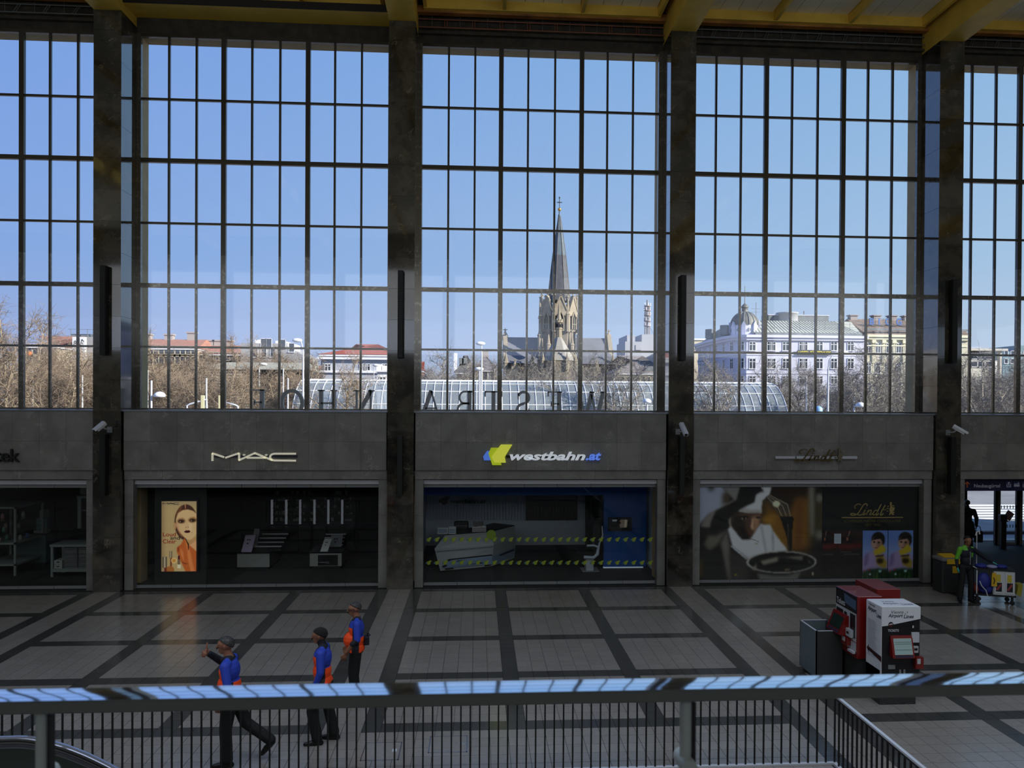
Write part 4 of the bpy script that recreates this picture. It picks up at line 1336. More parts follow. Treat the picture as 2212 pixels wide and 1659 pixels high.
def red_poster(lab, x0, x1, lines, x2):
    t = thing('red_poster', lab, 'poster', (0, 0, 0), group='dark red posters')
    p = Paint(50, 110, (16, 10, 10))
    p.poly([(0, 0), (1, 0), (1, .16), (0, .14)], (38, 10, 10), 5).poly([(0, .28), (1, .24), (1, .36), (.4, .40), (0, .38)], (82, 18, 14), 4)
    p.oval(x2, .16, .17, .1, (12, 8, 8), 1.5).oval(x2 - .1, .17, .05, .04, (150, 96, 70), 1.2)
    p.poly([(x2 - .02, .0), (x2 + .02, 0), (x2 - .04, .12), (x2 - .07, .12)], (150, 120, 110), .7)
    for i in range(10):
        p.oval(RNG.random(), .6 + .35 * RNG.random(), .06, .03, (32, 30, 34), 2, .7)
    z1, z0 = zmid - .01, zb2
    p.a = p.a * 1.3
    p.build('printed_sheet', x0, x1, z0, z1, .44, INK, t)
    for s, f0, f1, zf0, zf1 in lines:
        text_into(MB(), s, x0 + (x1 - x0) * f0, x0 + (x1 - x0) * f1, z1 - (z1 - z0) * zf1, z1 - (z1 - z0) * zf0, .437, 0).build('print_lettering', mat('pale_print', (120, 110, 110), .5), t)
r0, r1, r2 = xa2 + .02, lp(228, 0).x, lp(620, 0).x
red_poster('narrow dark red poster at the left, beside the chef picture', r0, r1 - .01, [('SCHMELZEND', .02, .75, .475, .505)], .25)
red_poster('dark red poster with white wording, beside the child posters', r1 + .01, r2, [('UNENDLICH', .12, .58, .43, .455), ('ZARTSCHMELZEND', .26, .93, .475, .505)], .5)
nt = thing('paper_notice', 'small white paper notice stuck over the red posters', 'notice', (0, 0, 0))
a, b = lp(163, 1012), lp(277, 850)
p = Paint(20, 28, (196, 206, 224))
for i in range(7):
    p.poly([(.12, .15 + i * .1), (.85, .15 + i * .1), (.85, .18 + i * .1), (.12, .18 + i * .1)], (150, 160, 182), .3)
p.build('sheet', a.x, b.x, a.z, b.z, .430, INK, nt, .003)
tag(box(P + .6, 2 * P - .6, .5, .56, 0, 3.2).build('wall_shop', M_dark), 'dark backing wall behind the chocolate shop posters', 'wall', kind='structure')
sg = thing('shop_sign', 'bronze script sign with heraldic emblem on a bright bar above the chocolate shop', 'sign', (0, 0, 0), group='shop signs')
def sp(x, y):
    return at(1640 + x / 8.508, 950 + y / 8.51, Y=.04)
a, b = sp(640, 395), sp(1390, 165)
script_sign(MB(), a.x, b.x, a.z, b.z, -.02, .03, 0, False).build('lettering', mat('dark_bronze', (98, 84, 48), .4, .5), sg)
a2, b2 = sp(1380, 400), sp(1530, 155)
mb = MB()
for e in EMB:
    mb.prism([(a2.x + (x - 1020) / 135 * (b2.x - a2.x), b2.z - (y - 336) / 214 * (b2.z - a2.z)) for x, y in e], -.02, .02)
mb.build('emblem', mat('bronze_emblem', (120, 112, 92), .4, .5), sg)
a3, b3 = sp(300, 348), sp(660, 303)
box(a3.x, b3.x, .03, .09, a3.z, b3.z).build('bar', M_alu, sg)
a4, b4 = sp(685, 350), sp(1800, 303)
box(a4.x, b4.x, .03, .09, a4.z, b4.z).build('bar', M_alu, sg)

# ======== leftmost bay: dim shop with tables and shelves
shop_front(-2, 10, 'glass shop front at the left picture edge')
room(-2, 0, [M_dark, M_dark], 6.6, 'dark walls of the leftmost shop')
M_grey = mat('grey_laminate', (120, 128, 126), .6)
M_box = mat('grey_folder', (112, 112, 114), .6)
sg = thing('shop_sign', 'dark lowercase lettering cut by the left picture edge, on the limestone', 'sign', (0, 0, 0), group='shop signs')
a, b = at(-13, 998, Y=.06), at(42, 970, Y=.06)
text_into(MB(), 'tek', a.x, b.x, a.z, b.z, .04, .05, bold=.012).build('lettering', M_black, sg)
a, b = at(-60, 988.5, Y=.09), at(9, 984.5, Y=.09)
box(a.x, b.x, .09, .105, a.z, b.z).build('mount_bar', M_alu_d, sg)
a = at(100, 1250, Z=0)
Yt = 1.9
a, b = at(107, 1243, Y=Yt), at(200, 1180, Y=Yt)
xr2 = -P - .55
t = thing('work_table', 'grey work table with crates below at the right of the leftmost shop', 'table', (a.x, Yt, 0))
w = xr2 - a.x
box(0, w, 0, .8, .92, .99).build('table_top', M_grey, t)
for x in (.04, w - .04):
    for y_ in (.08, .72):
        box(x - .035, x + .035, y_ - .035, y_ + .035, .0, .92).build('leg', M_grey, t)
box(.02, w, .02, .78, .16, .26).build('lower_shelf', M_grey, t)
for i in range(6):
    xx = a.x + w - .95 + i * .155
    t2 = thing('folder', ('first', 'second', 'third', 'fourth', 'fifth', 'sixth')[i] + ' grey folder from the left standing on the work table', 'folder', (xx, Yt + .3, .99), group='folders on the work table')
    MB().bev(0, .148, 0, .25, 0, .66, .006).build('cover', M_box, t2)
    box(.05, .098, -.004, 0, .30, .52).build('spine_label', M_grey, t2)
for r in range(5):
    for c in range(2):
        t2 = thing('storage_tray', ('bottom', 'second lowest', 'middle', 'second highest', 'topmost')[r] + ' slatted grey tray in the %s stack under the work table' % ('left', 'right')[c], 'tray', (a.x + .38 + c * .42, Yt + .1, .26 + r * .125), group=('left', 'right')[c] + ' stack of slatted trays')
        box(0, .38, 0, .5, 0, .012).build('bottom', M_box, t2)
        for z in (.02, .06, .095):
            box(0, .38, -.01, .01, z, z + .022).build('slat', M_box, t2)
        for x in (0, .37):
            box(x, x + .012, 0, .5, 0, .115).build('side', M_box, t2)
for r in range(2):
    t2 = thing('white_case', ('lower', 'upper')[r] + ' small white case under the work table', 'case', (a.x + .10, Yt + .05, .26 + r * .13), group='white cases')
    MB().bev(0, .24, 0, .35, 0, .12, .01).build('body', M_counter, t2)
    box(.08, .16, -.006, 0, .05, .075).build('handle', M_black, t2)
t = thing('shelf_rack', 'tall grey shelf rack with small goods at the left picture edge', 'shelf', (at(-40, 1200, Y=2.2).x, 2.2, 0))
x1 = at(33, 1200, Y=2.2).x - t.location.x
for x, y_ in ((0, 0), (x1, 0), (0, 1.5), (x1, 1.5)):
    box(x - .03, x + .03, y_ - .03, y_ + .03, 0, 2.1).build('post', M_grey, t)
for z in (.3, .95, 2.04):
    box(-.03, x1 + .03, -.03, 1.53, z, z + .06).build('shelf_board', M_grey, t)
for z in (1.3, 1.65):
    box(-.02, x1, -.02, 1.5, z, z + .02).build('glass_shelf', M_shopglass, t)
gcol = [mat('goods_%d' % i, c, .5) for i, c in enumerate(((90, 100, 96), (150, 150, 150), (60, 90, 150), (150, 110, 110), (70, 120, 100)))]
for i in range(14):
    r = i % 3
    x, y_ = .1 + (i * .13) % max(.3, x1 - .2), .05 + .4 * (i // 5)
    t2 = thing('goods_jar', (('first', 'second', 'third', 'fourth', 'fifth')[i // 3] + ' small jar from the front on the %s board of the shelf rack' % ('middle', 'lower glass', 'upper glass')[r]), 'jar', (t.location.x + x, 2.2 + y_, (1.01, 1.32, 1.67)[r]), group='jars on the ' + ('middle', 'first glass', 'second glass')[r] + ' board')
    MB().lathe([(.0001, 0), (.045, 0), (.055, .05), (.05, .12), (.03, .14), (.03, .16), (.0001, .165)], n=10).build('body', gcol[i % 5], t2)
t = thing('shop_desk', 'dim teal counter in the middle of the leftmost shop', 'counter', (at(36, 1218, Y=3.6).x, 3.6, 0))
x1 = at(99, 1218, Y=3.6).x - t.location.x
box(0, x1, 0, .7, 0.1, 1.0).build('body', mat('teal_panel', (70, 92, 94), .6), t)
box(-.03, x1 + .03, -.03, .73, 1.0, 1.04).build('top', M_disp, t)
box(.05, x1 - .05, .05, .65, 0, .1).build('plinth', M_black, t)
t = thing('coffee_machine', 'pale small machine on the teal counter', 'machine', (at(88, 1160, Y=3.8).x, 3.75, 1.04))
MB().bev(-.2, .2, 0, .3, .0, .08, .01).build('base', M_grey, t)
MB().bev(-.18, .16, .1, .3, .08, .46, .02).build('body', mat('teal_machine', (86, 116, 120), .4), t)
MB().bev(-.02, .14, -.02, .3, .46, .74, .03).build('hopper', M_counter, t)
t = thing('wall_shelf', 'pale hanging frame shelf at the upper right of the leftmost shop', 'shelf', (at(166, 1140, Y=3.0).x, 3.0, 0))
box(0, .9, 0, .3, 2.25, 2.33).build('top_board', M_grey, t)
box(0.02, .12, 0, .1, 1.3, 2.25).build('post', M_grey, t)
box(.12, .9, .05, .3, 1.85, 1.87).build('glass_shelf', M_grey, t)
box(.2, .9, -.2, .1, 2.4, 2.95).build('panel', M_grey, t)
# ---------------------------------------------------------------- street exit in the rightmost bay
X2 = 2 * P
M_navyp = mat('navy_sign', (22, 24, 66), .45)
ex = MB()
ex.bx(X2 + .35, X2 + .55, .5, 7.0, 0, 3.2)
ex.bx(X2 + 7.6, X2 + 7.8, .5, 7.0, 0, 3.2)
ex.bx(X2 + .35, X2 + 7.8, .5, 7.0, 3.16, 3.3)
tag(ex.build('wall_passage', M_dark), 'dark walls of the passage to the street', 'wall', kind='structure')
sg = thing('direction_sign', 'dark blue overhead sign with Neubaugürtel wording, arrow and pictograms', 'sign', (0, 0, 0))
def dp_(u, v, Y=.6):
    return at(u, v, Y=Y)
a, b = dp_(2081, 1060.5), dp_(2240, 1034)
box(a.x, b.x + 3, .6, .75, a.z, b.z).build('board', M_navyp, sg)
M_sw_ = mat('sign_white', (170, 176, 192), .5, emit=.06)
a, b = dp_(2104, 1055.5), dp_(2160, 1045.5)
text_into(MB(), 'Neubaugürtel', a.x, b.x, a.z, b.z, .59, .006, bold=.008).build('lettering', M_sw_, sg)
M_or = mat('sign_orange', (190, 100, 50), .5, emit=.06)
a, b = dp_(2083.5, 1053), dp_(2094, 1041)
mx = (a.x + b.x) / 2
m = MB()
m.ribbon([(mx, a.z), (mx, b.z - .02)], .028, .585, .592)
m.ribbon([(a.x, (a.z + b.z) / 2 + .02), (mx, b.z), (b.x, (a.z + b.z) / 2 + .02)], .028, .585, .592)
m.build('arrow', M_or, sg)
M_nl = mat('sign_navy_light', (48, 54, 104), .5)
for u0, u1, kind in ((2172, 2185, 0), (2189, 2202.5, 1), (2207, 2220, 0)):
    a, b = dp_(u0, 1054), dp_(u1, 1040)
    box(a.x, b.x, .592, .6, a.z, b.z).build('pictogram_field', M_nl, sg)
    w, h = b.x - a.x, b.z - a.z
    m = MB()
    if kind == 0:
        m.ribbon([(a.x + .2 * w, a.z + .6 * h), (a.x + .2 * w, a.z + .18 * h), (a.x + .8 * w, a.z + .18 * h), (a.x + .8 * w, a.z + .6 * h)], .024, .584, .59)
        m.ribbon([(a.x + .5 * w, a.z + .35 * h), (a.x + .5 * w, a.z + .88 * h)], .022, .584, .59)
        m.ribbon([(a.x + .36 * w, a.z + .7 * h), (a.x + .5 * w, a.z + .9 * h), (a.x + .64 * w, a.z + .7 * h)], .022, .584, .59)
    else:
        m.bx(a.x + .05 * w, b.x - .05 * w, .584, .59, a.z + .22 * h, a.z + .48 * h)
        m.ribbon([(a.x + .05 * w, a.z + .6 * h), (b.x - .1 * w, a.z + .62 * h)], .02, .584, .59)
        m.ribbon([(b.x - .3 * w, a.z + .85 * h), (b.x - .1 * w, a.z + .62 * h)], .02, .584, .59)
    m.build('pictogram', M_sw_, sg)
# glass sliding doors at the end of the passage
YD = 6.2
dr = thing('door_1', 'glazed street exit with silver posts at the right edge', 'door', (0, 0, 0), kind='structure')
M_silver = mat('silver_post', (170, 160, 140), .35, .7)
for u, w, mm in ((2151, .05, M_black), (2155, .09, M_silver), (2198, .06, M_black), (2203, .08, M_silver), (2085, .05, M_black)):
    x = at(u, 1120, Y=YD).x
    box(x - w, x + w, YD - .04, YD + .06, 0, 3.16).build('post', mm, dr)
xa, xb = at(2160, 1120, Y=YD).x, at(2198, 1120, Y=YD).x
box(xa, xb, YD, YD + .012, .1, 3.0).build('glass_pane', M_shopglass, dr)
box(xa, xb, YD - .02, YD + .03, 0, .1).build('bottom_rail', M_alu_d, dr)
box(xb + .2, xb + 1.6, YD, YD + .012, .1, 3.0).build('glass_pane', M_shopglass, dr)
for v, v2 in ((1092, 1099), (1133, 1140)):
    a, b = at(2160, v2, Y=YD - .02), at(2198, v, Y=YD - .02)
    n = 9
    for i in range(n * 2):
        x = xa + .03 + (xb + 1.4 - xa) * i / (n * 2)
        w = (xb - xa) / n * .38
        MB().prism([(x, a.z), (x + w, a.z), (x + w * 1.25, (a.z + b.z) / 2), (x + w, b.z), (x, b.z), (x + w * .25, (a.z + b.z) / 2)], YD - .012, YD - .006).build('marking', M_black, dr)
a, b = at(2168, 1128, Y=YD - .03), at(2188, 1104, Y=YD - .03)
w, h = b.x - a.x, b.z - a.z
m = MB()
m.ribbon([(a.x + .85 * w, a.z + .92 * h), (a.x + .35 * w, a.z + .28 * h)], .30, YD - .02, YD - .012)
m.prism([(a.x + .02 * w, a.z + .52 * h), (a.x + .0 * w, a.z - .02 * h), (a.x + .62 * w, a.z + .05 * h)], YD - .02, YD - .012)
m.build('arrow_sticker', mat('faded_red', (150, 112, 112), .6), dr)
pt = thing('door_bollard', 'black waist-high post with a box on top in front of the glass exit', 'post', (at(2166, 1180, Y=5.4).x, 5.4, 0))
MB().bev(-.1, .1, -.08, .08, 0, 1.05, .02).build('column', M_black, pt)
MB().bev(-.15, .1, -.12, .1, 1.05, 1.28, .03).build('reader_box', M_black, pt)

# ---------------------------------------------------------------- yellow-lidded bin beside the exit
q = at(2036, 1274, Z=0)
bn = thing('waste_bin', 'dark waste bin with a yellow flap lid beside the rightmost pillar', 'bin', (q.x, -.85, 0))
M_bin, M_yel = mat('dark_bin', (46, 48, 48), .6), mat('yellow_plastic', (208, 168, 34), .45)
MB().bev(-.27, .27, -.25, .25, .02, .92, .03).build('body', M_bin, bn)
MB().bev(-.29, .29, -.27, .27, .92, 1.0, .03).build('rim', mat('grey_plastic', (112, 114, 116), .5), bn)
MB().add([(-.15, -.275, .84), (.27, -.275, .84), (.27, -.275, .98), (-.15, -.275, .98), (-.15, .2, 1.06), (.27, .2, 1.06), (.27, .2, .9), (-.15, .2, .9)], [(0, 1, 2, 3), (3, 2, 5, 4), (4, 5, 6, 7), (0, 3, 4, 7), (1, 6, 5, 2), (0, 7, 6, 1)]).build('flap_lid', M_yel, bn)
box(.02, .22, -.262, -.25, .58, .78).build('label_plate', M_yel, bn)
for x in (-.2, .2):
    for y_ in (-.18, .18):
        MB().cyl((x, y_, 0), (x, y_, .03), .03).build('foot', M_black, bn)

# ---------------------------------------------------------------- ticket machines
M_red = mat('ticket_red', (116, 16, 12), .3, coat=.6)
M_gran = mat('speckled_granite', (46, 46, 46), .5, noise=(70, .9))
M_mgrey = mat('machine_grey', (176, 180, 186), .45)
M_scr = mat('dark_screen', (30, 46, 40), .2)
M_wht = mat('machine_white', (214, 216, 222), .4)
M_mblack = mat('machine_black', (20, 19, 24), .35)
# white airport machine: local x right, y away from the hall side, front at y=0
wx, wy = at(1903, 1525, Z=0).x, at(1903, 1525, Z=0).y
tm = thing('ticket_machine', 'white and black ticket machine with airport lettering, in front of the red ones', 'ticket machine', (wx, wy, 0), group='ticket machines')
Wd, Dp, Ht = .715, .56, 1.78
box(.0, .67, .05, Dp, 0, .62).build('plinth', M_gran, tm)
MB().bev(0, Wd, .01, Dp, .40, Ht, .01).build('cabinet', M_wht, tm)
def wz(v):      # height on the front plane
    return at(1950, v, Y=wy).z
def wxx(u, v=1400):
    return at(u, v, Y=wy).x - wx
box(.01, Wd - .01, 0, .01, .42, wz(1335)).build('front_panel', M_mblack, tm)
# white header with a slanted lower edge
z_top, zl, zr = Ht - .005, wz(1350), wz(1337)
MB().prism([(0, zl - .02), (.10, zl - .01), (Wd, zr), (Wd, z_top), (0, z_top)], -.006, .004).build('header_panel', M_wht, tm)
M_ink = mat('ink_navy', (34, 30, 58), .5)
def wtext(s, u0, u1, v1, v0, mm, **kw):
    a, b = at(u0, v1, Y=wy), at(u1, v0, Y=wy)
    text_into(MB(), s, a.x - wx, b.x - wx, a.z, b.z, -.008, .0, **kw).build('lettering', mm, tm)
wtext('Vienna', 1925, 1951, 1325.5, 1318.5, M_ink, shear=.25)
wtext('Airport', 1918, 1950, 1336, 1325.5, M_ink, shear=.22, bold=.02)
wtext('Lines', 1951.5, 1973.5, 1335.5, 1327.5, M_ink, shear=.22, bold=.02)
m = MB()
for s in (-1, 1):
    c = at(1957.5, 1324, Y=wy)
    x, z = c.x - wx, c.z
    m.ribbon([(x + s * .012, z + s * .002), (x + s * .028, z - s * .012 + .012 * s), (x + s * .012, z + s * .03)], .008, -.008, -.006)
m.build('logo_mark', mat('logo_grey_mark', (70, 70, 90), .5), tm)
wtext('TICKETS', 1917.5, 1941, 1364.5, 1359, M_wht, bold=.01)
c = at(1924, 1349, Y=wy)
MB().prism([(c.x - wx + .048 * math.cos(t), c.z + .048 * math.sin(t)) for t in np.linspace(0, 2 * PI, 17)[:-1]], -.009, -.005).build('round_emblem', mat('emblem_dark', (44, 26, 30), .5), tm)
m = MB()
m.ribbon([(c.x - wx - .03, c.z + .0), (c.x - wx + .03, c.z + .015)], .012, -.012, -.009)
m.ribbon([(c.x - wx - .028, c.z - .022), (c.x - wx + .028, c.z - .022)], .014, -.012, -.009, 1)
m.build('emblem_mark', [M_wht, M_red], tm)
def wbox(name, u0, u1, v1, v0, y0, y1, mm):
    a, b = at(u0, v1, Y=wy), at(u1, v0, Y=wy)
    return box(a.x - wx, b.x - wx, y0, y1, a.z, b.z).build(name, mm, tm)
a, b = at(1922, 1418, Y=wy), at(1969, 1372, Y=wy)
m = MB()
xa_, xb_, za_, zb_2 = a.x - wx, b.x - wx, a.z, b.z
m.add([(xa_, -.12, za_), (xb_, -.12, za_), (xb_, -.02, zb_2), (xa_, -.02, zb_2), (xa_, .02, za_), (xb_, .02, za_), (xb_, .02, zb_2), (xa_, .02, zb_2)], [(0, 1, 2, 3), (5, 4, 7, 6), (1, 5, 6, 2), (4, 0, 3, 7), (3, 2, 6, 7), (4, 5, 1, 0)])
m.build('screen_housing', M_red, tm)
def tilt(fx, fz, o):
    return (xa_ + (xb_ - xa_) * fx, -.12 + .10 * fz - o, za_ + (zb_2 - za_) * fz)
MB().add([tilt(.10, .16, .004), tilt(.93, .16, .004), tilt(.93, .88, .004), tilt(.10, .88, .004)], [(0, 1, 2, 3)]).build('screen', mat('lit_screen', (140, 160, 160), .12, emit=.10), tm)
MB().add([tilt(.10, .03, .005), tilt(.93, .03, .005), tilt(.93, .14, .005), tilt(.10, .14, .005)], [(0, 1, 2, 3)]).build('screen_label', M_ink, tm)
for f in (.36, .62, .70):
    MB().add([tilt(.14, f, .006), tilt(.9, f, .006), tilt(.9, f + .03, .006), tilt(.14, f + .03, .006)], [(0, 1, 2, 3)]).build('screen_line', mat('screen_line', (110, 130, 130), .3), tm)
wbox('card_reader', 1968, 1984, 1387, 1365.5, -.03, .005, M_alu)
wbox('note_slot', 1971, 1982, 1409, 1395, -.03, .005, M_mgrey)
wbox('note_slot_mouth', 1973, 1980, 1404, 1399, -.034, -.03, M_black)
wbox('coin_panel', 1968, 1981, 1360, 1349, -.012, .002, M_black)
wbox('coin_slot', 1970, 1973, 1356, 1351, -.016, -.012, M_alu)
wbox('keypad_box', 1973, 1990, 1442, 1417, -.08, .005, M_red)
wbox('keypad', 1976, 1983, 1431, 1420, -.085, -.08, M_mgrey)
wbox('ticket_tray', 1918, 1933, 1445, 1436, -.015, .004, M_alu_d)
wbox('change_slot', 1942, 1946, 1458, 1446, -.012, .004, M_alu_d)
wbox('change_slot', 1951, 1955, 1458, 1446, -.012, .004, M_alu_d)
# printed left side and top
M_ltxt = mat('pale_print_lines', (150, 152, 166), .5)
def side_fn(p):     # (x along depth, y offset, z): onto the left side, x=0 plane, reading from outside
    return (-.004 + p[1], Dp - .02 - p[0], p[2])
sd = MB()
text_into(sd, 'Airport', .05, .36, Ht - .20, Ht - .09, 0, 0, shear=.22, bold=.02, fn=side_fn)
text_into(sd, 'Lines', .37, .53, Ht - .23, Ht - .15, 0, 0, shear=.22, bold=.02, fn=side_fn)
text_into(sd, 'Vienna', .09, .30, Ht - .075, Ht - .03, 0, 0, shear=.22, fn=side_fn)
sd.build('lettering', M_ink, tm)
sd = MB()
for i in range(26):
    z = Ht - .34 - i * .026
    sd.add([side_fn(q) for q in ((.05, 0, z), (.05 + .25 + .2 * RNG.random(), 0, z), (.3, 0, z + .009), (.05, 0, z + .009))], [(0, 1, 2, 3)])
sd.build('fine_print', M_ltxt, tm)
sd = MB()
z = wz(1424)
for q in ([(.02, z + .06), (.09, z + .13), (.09, z - .01)], [(.09, z + .09), (.54, z + .05), (.54, z - .05), (.09, z + .03)]):
    k = len(q)
    sd.add([side_fn((x, 0, zz)) for x, zz in q], [tuple(range(k))])
sd.build('arrow_print', mat('arrow_dark_red', (60, 22, 26), .5), tm)
tp = MB()
def top_fn(p):
    return (p[0], p[2], Ht + .002)
text_into(tp, 'Airport', .12, .42, .13, .26, 0, 0, shear=.2, bold=.02, fn=top_fn)
text_into(tp, 'Lines', .44, .66, .10, .22, 0, 0, shear=.2, bold=.02, fn=top_fn)
text_into(tp, 'Vienna', .18, .40, .30, .40, 0, 0, shear=.2, fn=top_fn)
tp.build('lettering', mat('faded_navy_print', (120, 116, 140), .5), tm)

# red machines: the front looks left; local x = front normal (-x), built in world axes from the corner
def red_machine(lab, cx, cy, full):
    """(cx, cy): the front's near corner; the front runs towards +y"""
    t = thing('ticket_machine', lab, 'ticket machine', (cx, cy, 0), group='ticket machines')
    L_, D_, H_, z0 = .86, .48, 1.79, .62
    box(.06, D_ - .02, .02, L_ - .02, 0, z0 + .1).build('plinth', M_gran, t)
    MB().bev(0, D_, 0, L_, z0, H_, .008).build('cabinet', M_red, t)
    if not full:
        return t
    def fp(name, l0, l1, za, zb, o0, o1, mm):       # l: fraction along the front from far (left in view) to near
        return box(-o1, -o0, L_ * (1 - l1), L_ * (1 - l0), za, zb).build(name, mm, t)
    fp('header_panel', .01, .99, 1.46, 1.78, 0, .008, M_mblack)
    MB().add([(-.01, L_ * .55, 1.56), (-.01, .03, 1.52), (-.01, .03, 1.70), (-.01, L_ * .60, 1.74)], [(0, 1, 2, 3)]).build('header_print', mat('header_blue_print', (74, 92, 118), .5), t)
    tx = MB()
    text_into(tx, 'Tickets', 0, .34, 1.49, 1.60, 0, 0, bold=.01, fn=lambda p: (-.011, L_ - .05 - p[0], p[2]))
    tx.build('lettering', M_wht, t)
    fp('front_panel', .01, .96, .92, 1.45, 0, .006, M_mgrey)
    fp('display_slot', .05, .36, 1.27, 1.40, .006, .012, M_mblack)
    fp('display_slot', .42, .54, 1.26, 1.39, .006, .012, M_mblack)
    fp('side_slot', .70, .93, .98, 1.42, .006, .012, M_mblack)
    fp('reader', .62, .86, .98, 1.12, .006, .07, M_mgrey)
    fp('reader_slot', .68, .78, 1.03, 1.07, .07, .075, M_black)
    # tilted screen box
    ya, yb, za, zb = L_ * .36, L_ * 1.0, .98, 1.34
    MB().add([(-.20, ya, za), (-.20, yb, za), (-.05, yb, zb), (-.05, ya, zb), (0, ya, za - .03), (0, yb, za - .03), (0, yb, zb), (0, ya, zb)],
             [(0, 3, 2, 1), (0, 4, 7, 3), (1, 2, 6, 5), (3, 7, 6, 2), (0, 1, 5, 4)]).build('screen_housing', M_red, t)
    def sq(fy, fz, o):
        return (-.20 + .15 * fz - o, ya + (yb - ya) * fy, za + (zb - za) * fz)
    MB().add([sq(.1, .22, .004), sq(.1, .86, .004), sq(.88, .86, .004), sq(.88, .22, .004)], [(0, 1, 2, 3)]).build('screen', M_scr, t)
    MB().add([sq(.1, .05, .004), sq(.1, .17, .004), sq(.9, .17, .004), sq(.9, .05, .004)], [(0, 1, 2, 3)]).build('screen_label', M_ink, t)
    fp('lower_panel', .01, .96, .74, .90, 0, .008, M_mgrey)
    fp('ticket_tray', .08, .30, .78, .88, .008, .014, M_mblack)
    fp('keypad_box', .46, .74, .80, .96, .008, .09, M_red)
    fp('keypad', .52, .66, .86, .94, .09, .095, M_mgrey)
    fp('handle_bar', .70, .95, .70, .74, .01, .06, M_alu)
    fp('number_plate', .06, .18, .66, .69, .004, .008, M_wht)
    return t
red_machine('red ticket machine with Tickets header, its front turned to the left', 9.32, -8.29, True)
red_machine('red ticket machine mostly hidden behind the white one', 9.98, -7.75, False)
# steel litter box left of the red machine
lt = thing('litter_box', 'grey steel open-topped litter box left of the red ticket machine', 'bin', (9.12, -7.3, 0))
M_teal = mat('grey_steel_sheet', (118, 132, 138), .4, .35)
MB().bx(-.33, -.31, -.42, .35, .06, .98).bx(-.33, .22, -.42, -.40, .06, .98, 1).bx(-.33, .22, .33, .35, .06, .98).bx(.20, .22, -.42, .35, .06, .98, 1).build('shell', [M_teal, M_bin], lt)
box(-.31, .2, -.40, .33, .10, .14).build('floor_plate', M_black, lt)
MB().bx(-.335, -.30, -.425, .355, .975, .985).bx(-.335, .225, -.425, -.395, .975, .985).bx(-.335, .225, .325, .355, .975, .985).build('rim', M_alu, lt)
box(-.28, .18, -.38, .3, 0, .1).build('base', M_black, lt)

# ---------------------------------------------------------------- railing around the stair opening on the hall floor
rl = thing('stair_railing', 'black baluster railing with a silver handrail turning towards the viewer', 'railing', (0, 0, 0))
Yr, Xr, Hr = -11.1, 7.57, 1.05
M_hand = mat('silver_handrail', (200, 203, 212), .25, .15)
M_bal = mat('black_baluster', (12, 12, 12), .45)
xL = -7.0
box(xL, Xr + .025, Yr - .022, Yr + .022, Hr - .028, Hr).build('handrail', M_hand, rl)
box(Xr - .022, Xr + .025, -19.4, Yr - .022, Hr - .028, Hr).build('handrail', M_hand, rl)
box(xL, Xr + .02, Yr - .015, Yr + .015, Hr - .06, Hr - .028).build('top_bar', M_bal, rl)
box(Xr - .015, Xr + .015, -19.4, Yr, Hr - .06, Hr - .028).build('top_bar', M_bal, rl)
box(xL, Xr + .03, Yr - .03, Yr + .03, .0, .03).build('bottom_bar', M_alu, rl)
box(Xr - .03, Xr + .03, -19.4, Yr - .03, .0, .03).build('bottom_bar', M_alu, rl)
bm = None
n = int((Xr - xL) / .1365)
for i in range(n + 1):
    x = Xr - i * .1365
    if bm is None:
        bm = box(-.011, .011, -.011, .011, .03, Hr - .05).build('baluster', M_bal, rl, (x, Yr, 0)).data
    else:
        link('baluster', bm, rl, (x, Yr, 0))
for i in range(1, 40):
    link('baluster', bm, rl, (Xr, Yr - i * .1365, 0))

# ---------------------------------------------------------------- gallery handrail close to the camera
gr = thing('gallery_handrail', 'thick polished steel handrail close to the viewer with two posts', 'handrail', (0, 0, 0))
M_chrome = mat('polished_rail', (248, 249, 252), .05, 1.0)
sec = [(-.0435 + .087 * i / 18, .012 + .0012 * math.sin(PI * i / 18)) for i in range(19)] + [(.0435, .007), (-.0435, .007)]       # flat, slightly crowned steel cap
m = MB()
n = len(sec)
m.add([(x, -20.3 + a, 4.638 + b) for x in (-3, 9) for a, b in sec], [(i, n + i, n + (i + 1) % n, (i + 1) % n) for i in range(n - 3)], 0, True)
m.add([(x, -20.3 + a, 4.638 + b) for x in (-3, 9) for a, b in sec], [(i, n + i, n + (i + 1) % n, (i + 1) % n) for i in range(n - 3, n)], 1)
m.add([(x, -20.3 + a, 4.638 + b) for x in (-3, 9) for a, b in sec], [tuple(range(n)), tuple(range(2 * n - 1, n - 1, -1))])
m.build('rail_cap', [M_chrome, mat('cap_edge', (84, 88, 90), .4, .2)], gr)
MB().bx(-3, 9, -20.3425, -20.2575, 4.616, 4.6448).build('rail_core', mat('dark_rail_core', (84, 88, 88), .45), gr)
M_postm = mat('satin_steel_post', (150, 158, 160), .4, .1)
for x in (-.69, 1.045, 2.77, 4.49):
    MB().cyl((x, -20.3, 3.75), (x, -20.3, 4.615), .0165, n=16).build('post', M_postm, gr)
    MB().bx(x + .018, x + .026, -20.312, -20.288, 3.75, 4.60).build('post_strap', M_black, gr)
    MB().cyl((x, -20.345, 4.43), (x, -20.255, 4.43), .024, n=12).build('clamp', M_postm, gr)
    MB().cyl((x, -20.3, 3.75), (x, -20.3, 3.765), .06, n=16).build('base_plate', M_postm, gr)

